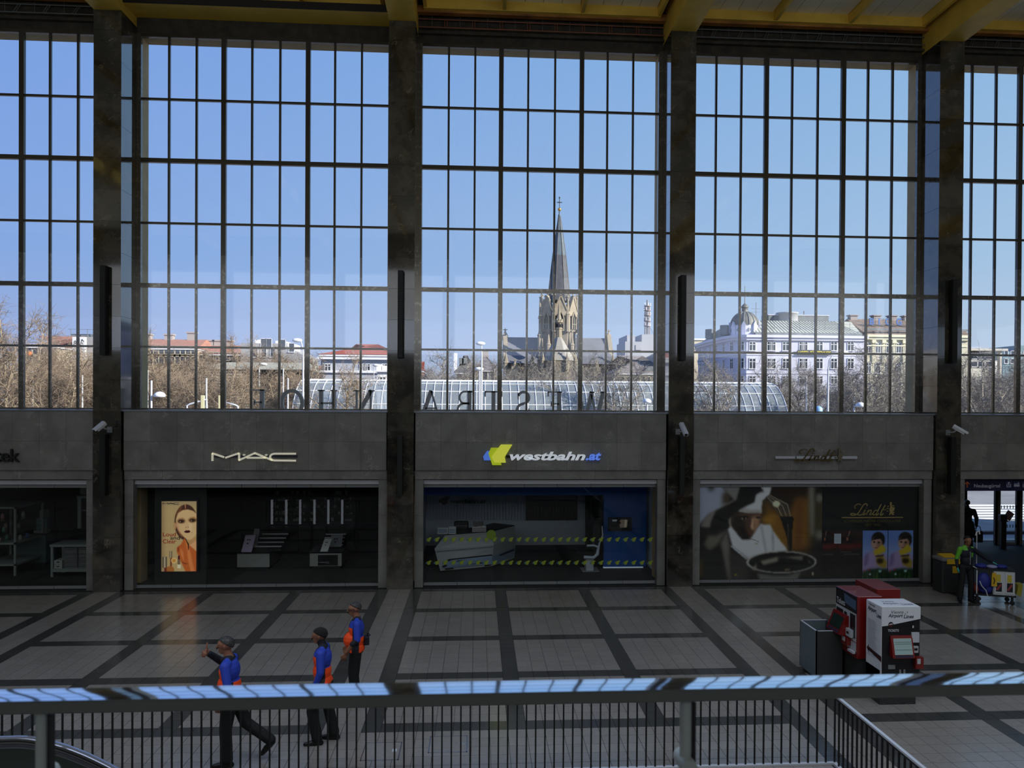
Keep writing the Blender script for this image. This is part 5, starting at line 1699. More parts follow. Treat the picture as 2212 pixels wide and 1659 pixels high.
# ---------------------------------------------------------------- escalator balustrade at the lower left
es = thing('escalator_side', 'escalator side with a curved black handrail at the lower left corner', 'escalator', (0, 0, 0))
Ye = -16.3
ctrl = [(-60, 1592), (0, 1591), (40, 1590), (70, 1592), (100, 1598), (140, 1609), (180, 1624), (215, 1640), (250, 1658), (300, 1686), (360, 1720)]
path = []
for i in range(len(ctrl) - 1):
    p0, p1, p2, p3 = (Vector(ctrl[max(0, min(len(ctrl) - 1, j))]) for j in (i - 1, i, i + 1, i + 2))
    for t in (0, .25, .5, .75):
        c = .5 * (2 * p1 + (p2 - p0) * t + (2 * p0 - 5 * p1 + 4 * p2 - p3) * t * t + (3 * p1 - p0 - 3 * p2 + p3) * t ** 3)
        path.append(at(c.x, c.y, Y=Ye))
path.append(at(*ctrl[-1], Y=Ye))
path = [path[0] + Vector((-2.0, 0, 0))] + path
d = (path[-1] - path[-2]).normalized()
path.append(path[-1] + d * ((path[-1].z - 1.0) / max(.1, -d.z)))
M_sheen = mat('belt_sheen', (150, 154, 172), .08, .7)  # pale metallic tone that paints a window highlight onto the dark belt
def strip(pts, y0, y1, t0, t1, name, mm):
    """profile y0..y1, thickness t0..t1 below the path"""
    m = MB()
    vs = []
    n = len(pts)
    for i, p in enumerate(pts):
        dd = (pts[min(i + 1, n - 1)] - pts[max(i - 1, 0)]).normalized()
        up = Vector((-dd.z, 0, dd.x))
        for (y_, t) in ((y0, t0), (y1, t0), (y1, t1), (y0, t1)):
            q = p - up * t
            vs.append((q.x, Ye + y_, q.z))
    fs = []
    for i in range(n - 1):
        for k in range(4):
            fs.append((4 * i + k, 4 * i + (k + 1) % 4, 4 * i + 4 + (k + 1) % 4, 4 * i + 4 + k))
    fs += [(3, 2, 1, 0), tuple(4 * (n - 1) + k for k in range(4))]
    m.add(vs, fs, 0)
    return m.build(name, mm, es)
m = MB()
sec = [(.041 * math.cos(t), .028 * math.sin(t) ** .8 - .028) for t in np.linspace(0, PI, 13)]
vs, n, k = [], len(path), len(sec)
for i, p_ in enumerate(path):
    dd = (path[min(i + 1, n - 1)] - path[max(i - 1, 0)]).normalized()
    up = Vector((-dd.z, 0, dd.x))
    vs += [(p_.x + up.x * b_, Ye - a_, p_.z + up.z * b_) for a_, b_ in sec]
m.add(vs, [(i * k + j, i * k + (j + 1) % k, (i + 1) * k + (j + 1) % k, (i + 1) * k + j) for i in range(n - 1) for j in range(k) if 3 <= j <= 7], 0, True)
m.add(vs, [(i * k + j, i * k + (j + 1) % k, (i + 1) * k + (j + 1) % k, (i + 1) * k + j) for i in range(n - 1) for j in range(k) if not 3 <= j <= 7], 1, True)
m.build('handrail_belt', [M_sheen, mat('matt_rubber', (14, 14, 18), .35)], es)
strip(path, -.028, .028, .03, .045, 'guide_rail', M_alu_d)
strip(path, -.034, .034, .047, .07, 'belt_underside', M_sheen)
strip(path, -.02, .02, .073, .085, 'trim_rail', M_alu_d)
M_bal2 = mat('grey_green_panel', (64, 72, 70), .35)
pp = path
for i in range(0, len(pp) - 1, 8):
    seg = pp[i:i + 9]
    if len(seg) < 2:
        continue
    vs, k = [], len(seg)
    for p_ in seg:
        for y_ in (-.012, .012):
            vs += [(p_.x + .003, Ye + y_, p_.z - .085), (p_.x + .003, Ye + y_, max(.02, p_.z - 1.0))]
    fs = []
    for j in range(k - 1):
        o = 4 * j
        fs += [(o, o + 1, o + 5, o + 4), (o + 2, o + 6, o + 7, o + 3), (o, o + 4, o + 6, o + 2), (o + 1, o + 3, o + 7, o + 5)]
    fs += [(0, 2, 3, 1), (4 * k - 4, 4 * k - 3, 4 * k - 1, 4 * k - 2)]
    MB().add(vs, fs).build('side_panel', M_bal2, es)

# ---------------------------------------------------------------- cleaning cart at the right
qc = at(2150, 1303, Z=0)
ca = thing('cleaning_cart', 'white cleaning cart with blue bags, yellow sign and mop pole beside the cleaner', 'cart', (qc.x, qc.y + .1, 0), rotz=-.35)
M_cwhite = mat('cart_white', (196, 200, 204), .5)
M_cblue = mat('cart_blue', (34, 44, 130), .6)
M_cdark = mat('cart_dark', (26, 26, 30), .5)
box(-.52, .48, -.28, .28, .22, .27).build('deck', M_cdark, ca)
for x in (-.44, .40):
    for y_ in (-.22, .22):
        w = thing('caster', None, None, (x, y_, 0))
        w.parent = ca
        MB().cyl((0, -.02, .06), (0, .02, .06), .06, n=14).build('wheel', M_black, w)
        box(-.025, .025, -.035, .035, .08, .22).build('fork', M_cdark, w)
MB().bev(-.06, .46, -.26, .26, .27, .92, .02).build('cabinet', M_cwhite, ca)
for i, x in enumerate((-.04, .22)):
    dd = box(x, x + .22, -.272, -.26, .31, .88).build('door', M_cwhite, ca)
    box(x + .05, x + .15, -.276, -.272, .62, .82).build('sticker', mat('sticker_yellow', (196, 176, 60), .5), dd)
    box(x + .04, x + .18, -.275, -.272, .36, .6).build('sticker', M_cdark, dd)
    MB().ribbon([(x + .06, .40), (x + .16, .56)], .05, -.278, -.275).build('sticker', mat('sticker_red', (150, 60, 60), .5), dd)
box(-.5, .48, -.29, .29, .92, .95).build('top_tray', M_cdark, ca)
for y_ in (-.26, .26):
    MB().tube([(-.46, y_, .25), (-.46, y_, .95), (-.56, y_, 1.0)], .016, 8).build('frame_tube', M_cwhite, ca)
MB().cyl((-.56, -.26, 1.0), (-.56, .26, 1.0), .016).build('push_handle', M_cdark, ca)
for (c, r, mm) in (((-.28, -.2, .60), (.17, .13, .24), M_cblue), ((-.22, -.12, .40), (.2, .15, .17), M_cblue), ((-.42, -.05, .38), (.12, .14, .13), mat('red_mop', (150, 50, 34), .8))):
    MB().ell(c, r, 14).build('bag' if mm is M_cblue else 'mop_head', mm, ca)
MB().add([(-.12, -.31, .50), (.02, -.30, .50), (.0, -.29, .86), (-.1, -.30, .86), (-.12, -.29, .50), (.02, -.28, .50), (.0, -.27, .86), (-.1, -.28, .86)], [(0, 1, 2, 3), (5, 4, 7, 6), (1, 5, 6, 2), (4, 0, 3, 7), (3, 2, 6, 7), (4, 5, 1, 0)]).build('yellow_floor_sign', M_yel, ca)
MB().ribbon([(-.07, .56), (-.04, .66), (-.07, .74)], .02, -.318, -.312).build('sign_print', M_black, ca)
MB().tube([(-.40, -.3, .62), (-.36, -.34, .50), (-.26, -.36, .38), (-.22, -.36, .24)], .012, 6).build('hose', M_cwhite, ca)
for (x, y_, mm, r) in ((-.3, .0, M_cblue, (.16, .14, .07)), (-.05, -.05, mat('cloth_lilac', (150, 150, 190), .8), (.14, .12, .05)), (.2, .05, M_cblue, (.16, .13, .06))):
    MB().ell((x, y_, .98), r, 12).build('folded_cloth', mm, ca)
MB().add([(.50, -.24, .30), (.62, -.2, .24), (.62, .06, .24), (.50, .1, .30), (.54, -.24, .56), (.66, -.2, .58), (.66, .06, .58), (.54, .1, .56)], [(0, 3, 2, 1), (4, 5, 6, 7), (0, 1, 5, 4), (1, 2, 6, 5), (2, 3, 7, 6), (3, 0, 4, 7)]).build('yellow_dustpan', mat('dull_yellow', (150, 140, 44), .6), ca)
pm = at(2109, 1260, Y=-1.95)
mp = thing('mop', 'white mop pole standing upright between the cleaner and the cart', 'mop', (pm.x, -1.95, 0))
MB().cyl((0, 0, .12), (0, 0, 1.86), .014).build('pole', mat('white_pole', (190, 192, 196), .4), mp)
MB().tube([(-.03, 0, 1.80), (.0, 0, 1.90), (.06, 0, 1.92), (.08, 0, 1.84)], .022, 8).build('hook_grip', mat('white_grip', (200, 200, 204), .4), mp)
MB().ell((0, 0, .07), (.14, .08, .07), 12).build('mop_head', mat('grey_mop', (90, 90, 90), .9), mp)
# ---------------------------------------------------------------- people: overlapping tapered limbs fused into one skin by voxel remesh, coloured by body region
class Body:
    def __init__(s):
        s.p = []                        # (kind, a, b, ra, rb, tag)
    def cap(s, a, b, ra, rb, tag):
        s.p.append(('c', Vector(a), Vector(b), ra, rb, tag))
        return s
    def el(s, c, r, tag):
        s.p.append(('e', Vector(c), Vector(r), 0, 0, tag))
        return s
    def limb(s, pts, rs, tag):
        for i in range(len(pts) - 1):
            s.cap(pts[i], pts[i + 1], rs[i], rs[i + 1], tag)
        return s
    def hand(s, wrist, d, palm_n, tag='skin', curl=.5, thumb_up=False, k=1.0, right=False):
        """palm and five fingers; d: direction of the hand, palm_n: the palm's normal"""
        d, n = Vector(d).normalized(), Vector(palm_n).normalized()
        side = (n.cross(d) if right else d.cross(n)).normalized()
        w = Vector(wrist)
        c = w + d * .05 * k
        for q in (-.026, -.009, .009, .026):
            s.cap(w + side * q * .7 * k, w + d * .085 * k + side * q * k, .014 * k, .0125 * k, tag)
        for i, q in enumerate((-.029, -.0095, .0105, .029)):
            ln = (.062, .074, .070, .054)[i] * k
            a = w + d * .088 * k + side * q * 1.05 * k
            b = a + (d * (1 - .35 * curl) + n * curl).normalized() * ln * .5
            e = b + (d * (1 - 1.5 * curl) + n * curl * 1.4).normalized() * ln * .5
            s.cap(a, b, .0098 * k, .009 * k, tag)
            s.cap(b, e, .009 * k, .0078 * k, tag)
        t0 = w + d * .03 * k - side * .028 * k
        if thumb_up:
            t1 = t0 - side * .045 * k + d * .012 * k
            t2 = t1 - side * .042 * k - d * .004 * k
        else:
            t1 = t0 - side * .026 * k + d * .035 * k + n * .008 * k
            t2 = t1 + d * .03 * k + n * .014 * k + side * .006 * k
        s.cap(t0, t1, .0135 * k, .0115 * k, tag)
        s.cap(t1, t2, .0115 * k, .0095 * k, tag)
        return s
    def head(s, c, f, hat=False):
        """c: centre of the skull; f: direction of the face"""
        c, f = Vector(c), Vector(f).normalized()
        up = Vector((0, 0, 1))
        l = up.cross(f).normalized()
        def P3(a, b, z):
            return c + f * a + l * b + up * z
        s.cap(P3(-.022, 0, .025), P3(.025, 0, .022), .088, .080, 'skin')
        s.cap(P3(.030, 0, -.02), P3(.045, 0, -.075), .066, .046, 'skin')
        s.cap(P3(.05, -.018, -.093), P3(.05, .018, -.093), .026, .026, 'skin')
        s.cap(P3(.096, 0, .005), P3(.118, 0, -.032), .010, .015, 'skin')                    # nose
        s.cap(P3(.088, -.035, .018), P3(.088, .035, .018), .013, .013, 'skin')              # brow
        s.cap(P3(.083, -.016, -.068), P3(.083, .016, -.068), .010, .010, 'lip')             # mouth
        for q in (-1, 1):
            s.cap(P3(-.005, q * .082, .012), P3(-.002, q * .082, -.022), .014, .010, 'skin')   # ear
        return P3, f, l
    def build(s, name, parent, mats, colour, voxel=.009):
        m = MB()
        for kd, a, b, ra, rb, tg in s.p:
            if kd == 'c':
                if (b - a).length < 1e-5:
                    b = a + Vector((0, 0, 1e-3))
                d = (b - a).normalized()
                x = d.orthogonal().normalized()
                y_ = d.cross(x)
                vs, n, rings = [], 10, []
                for j in range(4):
                    t = -PI / 2 + PI / 2 * j / 3.0
                    rings.append((a + d * (ra * math.sin(t)), ra * max(.02, math.cos(t))))
                for j in range(4):
                    t = PI / 2 * j / 3.0
                    rings.append((b + d * (rb * math.sin(t)), rb * max(.02, math.cos(t))))
                for c, r in rings:
                    for i in range(n):
                        t = 2 * PI * i / n
                        vs.append(c + x * (r * math.cos(t)) + y_ * (r * math.sin(t)))
                fs = [(j * n + i, j * n + (i + 1) % n, (j + 1) * n + (i + 1) % n, (j + 1) * n + i) for j in range(7) for i in range(n)]
                fs += [tuple(range(n - 1, -1, -1)), tuple(range(7 * n, 8 * n))]
                m.add(vs, fs)
            else:
                m.ell(a, b, 16)
        me = bpy.data.meshes.new('raw')
        me.from_pydata(m.v, [], m.f)
        ob = bpy.data.objects.new('raw', me)
        COL.objects.link(ob)
        r = ob.modifiers.new('r', 'REMESH')
        r.mode = 'VOXEL'
        r.voxel_size = voxel
        q = ob.modifiers.new('s', 'SMOOTH')
        q.factor, q.iterations = .5, 3
        dg = bpy.context.evaluated_depsgraph_get()
        out = bpy.data.meshes.new_from_object(ob.evaluated_get(dg))
        bpy.data.objects.remove(ob)
        n = len(out.polygons)
        ce = np.empty(n * 3)
        out.polygons.foreach_get('center', ce)
        ce = ce.reshape(-1, 3)
        best = np.full(n, 1e9)
        tid = np.zeros(n, int)
        for i, (kd, a, b, ra, rb, tg) in enumerate(s.p):
            if kd == 'c':
                A, B = np.array(a), np.array(b)
                ab = B - A
                t = np.clip(((ce - A) @ ab) / max(1e-9, ab @ ab), 0, 1)
                dist = np.linalg.norm(ce - (A + t[:, None] * ab), axis=1) - (ra + (rb - ra) * t)
            else:
                rr = np.array(b)
                k0 = np.linalg.norm((ce - np.array(a)) / rr, axis=1)
                dist = (k0 - 1) * rr.min()
            w = dist < best
            best[w] = dist[w]
            tid[w] = i
        names = list(mats)
        idx = np.array([names.index(colour(s.p[t][5], ce[i])) for i, t in enumerate(tid)], np.int32)
        for k in names:
            out.materials.append(mats[k])
        out.polygons.foreach_set('material_index', idx)
        out.polygons.foreach_set('use_smooth', np.ones(n, bool))
        out.name = name
        out.update()
        return link(name, out, parent)

M_skin = mat('skin', (140, 94, 72), .55)
M_skin_d = mat('skin_brown', (140, 96, 72), .55)  # brown skin tone of the cleaner and the figure in the exit
M_lip = mat('lips', (128, 70, 62), .5)
M_vblue = mat('vest_blue', (34, 62, 176), .7)
M_vdark = mat('dark_navy_cloth', (18, 20, 34), .75)
M_orange = mat('hi_vis_orange', (255, 78, 14), .6)
M_trous = mat('black_trousers', (12, 12, 14), .8)
M_shoe = mat('black_leather', (12, 12, 12), .4)
M_hairg = mat('grey_black_hair', (44, 42, 42), .6, noise=(28, .5, (92, 92, 94), (.5, .75)))
M_hairb = mat('black_hair', (16, 14, 13), .5)
M_lime = mat('hi_vis_lime', (92, 170, 40), .6)
M_glove = mat('teal_glove', (70, 190, 180), .5)
M_eye = mat('eye_white', (210, 205, 200), .3)

def foot(b, ankle, toe_dir, tag='shoe', k=1.0, pitch=0.0):
    a = Vector(ankle)
    d = Vector(toe_dir).normalized()
    heel = a - d * .05 + Vector((0, 0, -.055 * k))
    toe = a + d * .155 + Vector((0, 0, -.062 * k))
    b.cap(a, heel, .045, .04, tag)
    b.cap(heel, a + d * .06 + Vector((0, 0, -.05)), .04, .046, tag)
    b.cap(a + d * .06 + Vector((0, 0, -.05)), toe, .046, .032, tag)

def legs(b, hips, knees, ankles, toes, r=(.105, .078, .075), tag='trousers'):
    for h, k, a, t in zip(hips, knees, ankles, toes):
        b.limb([h, k, Vector(a) + Vector((0, 0, .02))], r, tag)
        foot(b, a, t)

def torso(b, belly=0.0, lean=0.0, z=0.0):
    b.el((0, 0, .98 + z), (.125 + belly * .5, .172, .13), 'trousers')
    b.el((.01 + lean * .3 + belly * .6, 0, 1.13 + z), (.128 + belly, .168, .17), 'torso')
    b.el((.005 + lean * .7, 0, 1.33 + z), (.128, .188, .19), 'torso')
    b.cap((lean, -.155, 1.455 + z), (lean, .155, 1.455 + z), .066, .066, 'torso')
    b.cap((lean, -.06, 1.50 + z), (lean, .06, 1.50 + z), .058, .058, 'torso')

def guard_colour(tg, c):
    if tg == 'torso':
        front, ay = c[0], abs(c[1])
        if c[2] > 1.49 and ay < .10:
            return 'dark'
        if c[2] > (1.38 if front > .03 else 1.20):
            return 'blue' if not (front > .06 and ay < .05) else 'dark'
        if -.055 < front < .05 and ay > .10:
            return 'dark'
        if front > .04 and ay < .022:
            return 'dark'
        return 'orange'
    if tg == 'trousers' and c[2] > .945:
        return 'orange' if not (-.055 < c[0] < .06 and abs(c[1]) > .09) else 'dark'
    return {'trousers': 'black', 'skin': 'skin', 'shoe': 'shoe', 'lip': 'lip', 'sleeve': 'blue', 'dsleeve': 'dark', 'neck': 'dark', 'neckskin': 'skin'}[tg]
GM = {'skin': M_skin, 'lip': M_lip, 'blue': M_vblue, 'dark': M_vdark, 'orange': M_orange, 'black': M_trous, 'shoe': M_shoe}

def eyes(P3, f, l, par, k=1.0):
    for q in (-1, 1):
        c = P3(.083, q * .031, .0)
        MB().ell(c, (.011, .011, .009), 8).build('eye', M_eye, par)
        e = c + f * .008
        MB().ell(e, (.006, .006, .006), 8).build('iris', M_hairb, par)

def hair_cap(P3, par, m, low=.0, back=True, name='hair'):
    """skull cap of hair: upper and rear part of a slightly larger skull"""
    mb = MB()
    n, k = 20, 10
    o = P3(-.004, 0, .028)
    fx = (P3(1, 0, 0) - P3(0, 0, 0))
    ly = (P3(0, 1, 0) - P3(0, 0, 0))
    vs = []
    for j in range(k + 1):
        for i in range(n):
            a = 2 * PI * i / n
            back_f = .5 - .5 * math.cos(a)                 # 0 front .. 1 back
            lim = PI * (.29 + .40 * back_f ** 1.5 + low)
            t = lim * j / k
            r = .094 + .002 * math.sin(7 * a + 3 * t)
            p = o + fx * (r * 1.04 * math.sin(t) * math.cos(a)) + ly * (r * .90 * math.sin(t) * math.sin(a)) + Vector((0, 0, r * math.cos(t)))
            vs.append(p)
    fs = [(j * n + i, j * n + (i + 1) % n, (j + 1) * n + (i + 1) % n, (j + 1) * n + i) for j in range(k) for i in range(n)]
    mb.add(vs, fs, 0, True)
    o_ = mb.build(name, m, par)
    s = o_.modifiers.new('thick', 'SOLIDIFY')
    s.thickness = .012
    s.offset = -.5
    return o_

def place(u, v, dz=0.0):
    q = at(u, v, Z=0)
    return (q.x, q.y, dz)

# --- guard 1: striding left, thumb up
q = place(500, 1650)
g1 = thing('person', 'man in blue and orange vest striding left with his thumb up', 'person', q, PI, 'guards in blue and orange vests')
b = Body()
torso(b, .02, .03)
legs(b, [(0, .09, .95), (-.02, -.09, .95)], [(.05, .09, .52), (-.15, -.09, .55)], [(.03, .09, .085), (-.46, -.10, .27)], [(1, .1, 0), (.55, 0, -.65)])
b.cap((.03, 0, 1.50), (.06, 0, 1.60), .058, .055, 'neckskin')
hP, hf, hl = b.head((.075, 0, 1.685), (1, .0, .02))
b.limb([(.03, .19, 1.45), (-.02, .25, 1.19)], (.066, .052), 'sleeve')
b.limb([(-.02, .25, 1.19), (.06, .24, .96)], (.052, .036), 'sleeve')
b.hand((.07, .24, .94), (.25, 0, -1), (.2, -1, 0), curl=.45)
b.limb([(.03, -.19, 1.45), (.21, -.28, 1.36), (.33, -.15, 1.52)], (.066, .056, .044), 'dsleeve')
b.hand((.335, -.14, 1.54), (.45, .85, .15), (-.85, .45, 0), curl=.95, thumb_up=True, k=1.2, right=True)
b.build('body', g1, GM, guard_colour, .0085)
eyes(hP, hf, hl, g1)
hair_cap(hP, g1, M_hairg)
MB().tube([hP(.105, -.028, -.048), hP(.108, 0, -.044), hP(.105, .028, -.048)], .007, 6).build('moustache', M_hairb, g1)
box(-.17, -.12, -.06, .06, .98, 1.10).build('belt_pouch', M_vdark, g1)
MB().ribbon([(-.02, .80), (.03, .80)], .012, .1, .104).build('pocket_print', M_wht, g1)
g1.scale = (1.16, 1.1, 1.05)
# --- guard 2: black beanie
q = place(697, 1603)
g2 = thing('person', 'man in blue and orange vest with a black knitted cap, walking left', 'person', q, PI, 'guards in blue and orange vests')
b = Body()
torso(b, .0, .0)
legs(b, [(0, .09, .95), (-.02, -.09, .95)], [(.13, .09, .53), (-.06, -.09, .52)], [(.06, .09, .085), (-.14, -.09, .095)], [(1, .15, 0), (1, -.1, 0)])
b.cap((0, 0, 1.50), (.03, 0, 1.60), .060, .058, 'neck')
hP, hf, hl = b.head((.045, 0, 1.675), (1, .0, -.03))
b.limb([(0, .19, 1.45), (-.01, .245, 1.18)], (.064, .052), 'sleeve')
b.limb([(-.01, .245, 1.18), (.07, .23, .95)], (.052, .038), 'sleeve')
b.hand((.08, .23, .93), (.2, 0, -1), (.2, -1, 0), curl=.5)
b.limb([(0, -.19, 1.45), (-.02, -.24, 1.18), (.05, -.22, .95)], (.064, .052, .038), 'dsleeve')
b.hand((.06, -.22, .93), (.2, 0, -1), (.2, 1, 0), curl=.5, right=True)
b.build('body', g2, GM, guard_colour, .0085)
eyes(hP, hf, hl, g2)
hair_cap(hP, g2, mat('black_knit', (14, 14, 15), .9), .06, name='knitted_cap')
MB().tube([hP(.105, -.026, -.050), hP(.108, 0, -.046), hP(.105, .026, -.050)], .006, 6).build('moustache', M_hairb, g2)
g2.scale = (1.14, 1.08, 1.01)
# --- guard 3: glasses and moustache
q = place(768, 1518)
g3 = thing('person', 'man in blue and orange vest with glasses and moustache, standing behind the others', 'person', q, PI + .12, 'guards in blue and orange vests')
b = Body()
torso(b, .045, -.02, .01)
legs(b, [(0, .09, .95), (0, -.09, .95)], [(.02, .10, .52), (.05, -.10, .52)], [(-.02, .11, .085), (.02, -.12, .085)], [(1, .2, 0), (1, -.2, 0)])
b.cap((-.02, 0, 1.51), (.01, 0, 1.61), .060, .058, 'neckskin')
hP, hf, hl = b.head((.02, 0, 1.685), (1, .10, -.04))
b.limb([(-.02, .19, 1.46), (-.03, .255, 1.20)], (.066, .054), 'sleeve')
b.cap((-.03, .255, 1.20), (.04, .26, 1.14), .054, .050, 'dsleeve')
b.limb([(.04, .26, 1.14), (.14, .22, .98)], (.042, .030), 'skin')
b.hand((.145, .218, .965), (.35, -.1, -1), (.2, -1, 0), curl=.35)
b.limb([(-.02, -.19, 1.46), (-.04, -.25, 1.20), (.12, -.2, 1.0)], (.066, .052, .034), 'dsleeve')
b.hand((.13, -.19, .985), (.4, .1, -1), (.2, 1, 0), curl=.4, right=True)
b.build('body', g3, GM, guard_colour, .0085)
eyes(hP, hf, hl, g3)
hair_cap(hP, g3, M_hairg)
MB().tube([hP(.106, -.034, -.054), hP(.113, 0, -.046), hP(.106, .034, -.054)], .010, 6).build('moustache', M_hairb, g3)
gl = MB()
for s_ in (-1, 1):
    ring = [hP(.099, s_ * .032 + .024 * math.cos(t), .003 + .019 * math.sin(t)) for t in np.linspace(0, 2 * PI, 13)]
    gl.tube(ring, .0045, 5, caps=False)
    gl.tube([hP(.098, s_ * .056, .006), hP(.0, s_ * .092, .012)], .004, 5)
gl.tube([hP(.103, -.01, .006), hP(.103, .01, .006)], .0045, 5)
gl.build('glasses', M_black, g3)
MB().bev(-.215, -.13, -.07, .09, 1.05, 1.20, .02).build('belt_pouch', M_vdark, g3)
MB().tube([(-.18, .03, 1.2), (-.2, .05, 1.26), (-.23, .08, 1.22)], .012, 6).build('radio_cable', M_vdark, g3)
MB().ribbon([(.0, .80), (.05, .80)], .012, .112, .116).build('pocket_print', M_wht, g3)
g3.scale = (1.1, 1.06, 1.0)
# --- cleaner with cart
q = place(2086, 1300)
cl = thing('person', 'cleaner in dark work clothes with lime shoulders, one hand on the cart', 'person', q, -PI / 2)
CM = {'skin': M_skin_d, 'lip': M_lip, 'navy': M_vdark, 'lime': M_lime, 'black': M_trous, 'shoe': M_shoe, 'glove': M_glove}
b = Body()
torso(b, .01, .02)
legs(b, [(0, .10, .95), (0, -.10, .95)], [(.03, .13, .52), (.02, -.14, .52)], [(-.01, .15, .085), (.0, -.17, .085)], [(1, .3, 0), (1, -.3, 0)])
b.cap((.02, 0, 1.50), (.04, 0, 1.60), .056, .055, 'neckskin')
hP, hf, hl = b.head((.06, 0, 1.69), (1, .1, -.1))
b.limb([(.02, -.19, 1.45), (.0, -.27, 1.19)], (.068, .055), 'limesleeve')
b.limb([(.0, -.27, 1.19), (.05, -.28, .97)], (.052, .038), 'sleeve')
b.hand((.055, -.28, .955), (.15, 0, -1), (.2, 1, 0), 'glove', curl=.4, right=True)
b.limb([(.02, .19, 1.45), (.05, .42, 1.26), (.10, .66, 1.11)], (.066, .054, .038), 'sleeve')
b.hand((.105, .67, 1.105), (.15, 1, -.35), (0, -.3, -1), 'glove', curl=.4)
def cl_colour(tg, c):
    if tg == 'torso':
        if c[2] > 1.43 and c[1] < -.02 or (c[2] > 1.49 and c[1] > .1):
            return 'lime'
        if c[0] > .05 and .06 < c[1] < .13 and 1.24 < c[2] < 1.36:
            return 'lime'
        return 'navy'
    return {'trousers': 'black', 'skin': 'skin', 'shoe': 'shoe', 'lip': 'lip', 'sleeve': 'navy', 'limesleeve': 'lime', 'neckskin': 'skin', 'glove': 'glove'}[tg]
b.build('body', cl, CM, cl_colour, .0095)
eyes(hP, hf, hl, cl)
hair_cap(hP, cl, M_hairb)
MB().tube([(.150, .02, 1.40), (.152, .02, 1.2), (.15, .015, 1.05)], .006, 6).build('zip', M_alu, cl)
# --- silhouette in the exit
q = at(2089.5, 1190, Y=5.2)
sh = thing('person', 'dark silhouette of a person in a long coat standing in the street exit', 'person', (q.x, 5.2, 0), PI / 2 - .2)
SM = {'skin': M_skin_d, 'lip': M_lip, 'coat': mat('black_coat', (16, 16, 18), .85), 'black': M_trous, 'shoe': M_shoe}
b = Body()
torso(b, .05, .0, .02)
b.cap((0, -.04, .95), (0, -.06, .62), .19, .21, 'torso')
b.cap((0, .04, .95), (0, .06, .62), .19, .21, 'torso')
b.cap((-.01, -.17, 1.44), (-.01, .17, 1.44), .095, .095, 'torso')
legs(b, [(0, .1, .95), (0, -.1, .95)], [(.02, .11, .52), (.0, -.11, .52)], [(0, .12, .085), (0, -.12, .085)], [(1, .2, 0), (1, -.2, 0)])
b.cap((0, 0, 1.52), (.02, 0, 1.62), .062, .060, 'torso')
hP, hf, hl = b.head((.035, 0, 1.72), (1, -.1, 0))
for s_ in (-1, 1):
    b.limb([(0, s_ * .21, 1.45), (-.02, s_ * .30, 1.18), (.02, s_ * .31, .92)], (.085, .072, .055), 'sleeve')
    b.hand((.025, s_ * .31, .90), (.1, 0, -1), (.2, -s_, 0), curl=.7, right=s_ < 0)
b.build('body', sh, SM, lambda tg, c: {'torso': 'coat', 'sleeve': 'coat', 'trousers': 'black', 'skin': 'skin', 'shoe': 'shoe', 'lip': 'lip'}[tg], .0105)
eyes(hP, hf, hl, sh)
hair_cap(hP, sh, M_hairb, .08)
bg = thing('shoulder_bag', 'black bag hanging at the right hand of the silhouette in the exit', 'bag', (q.x + .37, 5.13, .30))
MB().bev(-.15, .15, -.08, .08, 0, .42, .03).build('body', M_black, bg)
MB().tube([(-.1, 0, .42), (-.07, 0, .56), (.0, .0, .60), (.07, 0, .56), (.1, 0, .42)], .014, 6).build('handle', M_black, bg)
# ---------------------------------------------------------------- outside: street, station forecourt, town
M_asph = mat('asphalt', (128, 128, 132), .85, noise=(.5, .2))
st = tag(box(-400, 400, 7.0, 700, -.6, -.02).build('street', M_asph), 'sunlit asphalt street and forecourt outside the windows', 'street', kind='structure')
M_line = mat('road_paint', (230, 232, 236), .7)
for i in range(6):                                                     # crossing stripes seen through the exit
    v = 1089 + i * 5.6
    q0, q1 = at(2078, v + 3.6, Z=0), at(2330, v, Z=0)
    box(q0.x - 2, q0.x + 12, q0.y, q1.y, -.02, -.008).build('crossing_stripe', M_line, st)
q = at(2130, 1176, Z=0)
box(q.x - 16, q.x + 16, 7.0, q.y + 1.2, -.02, .012).build('paving', mat('forecourt_paving', (146, 142, 138), .6, noise=(3, .3)), st)
q = at(2130, 1152, Z=0)
box(q.x - 20, q.x + 20, q.y - .15, q.y + .15, -.02, .10).build('kerb', mat('kerb_stone', (90, 90, 92), .8), st)

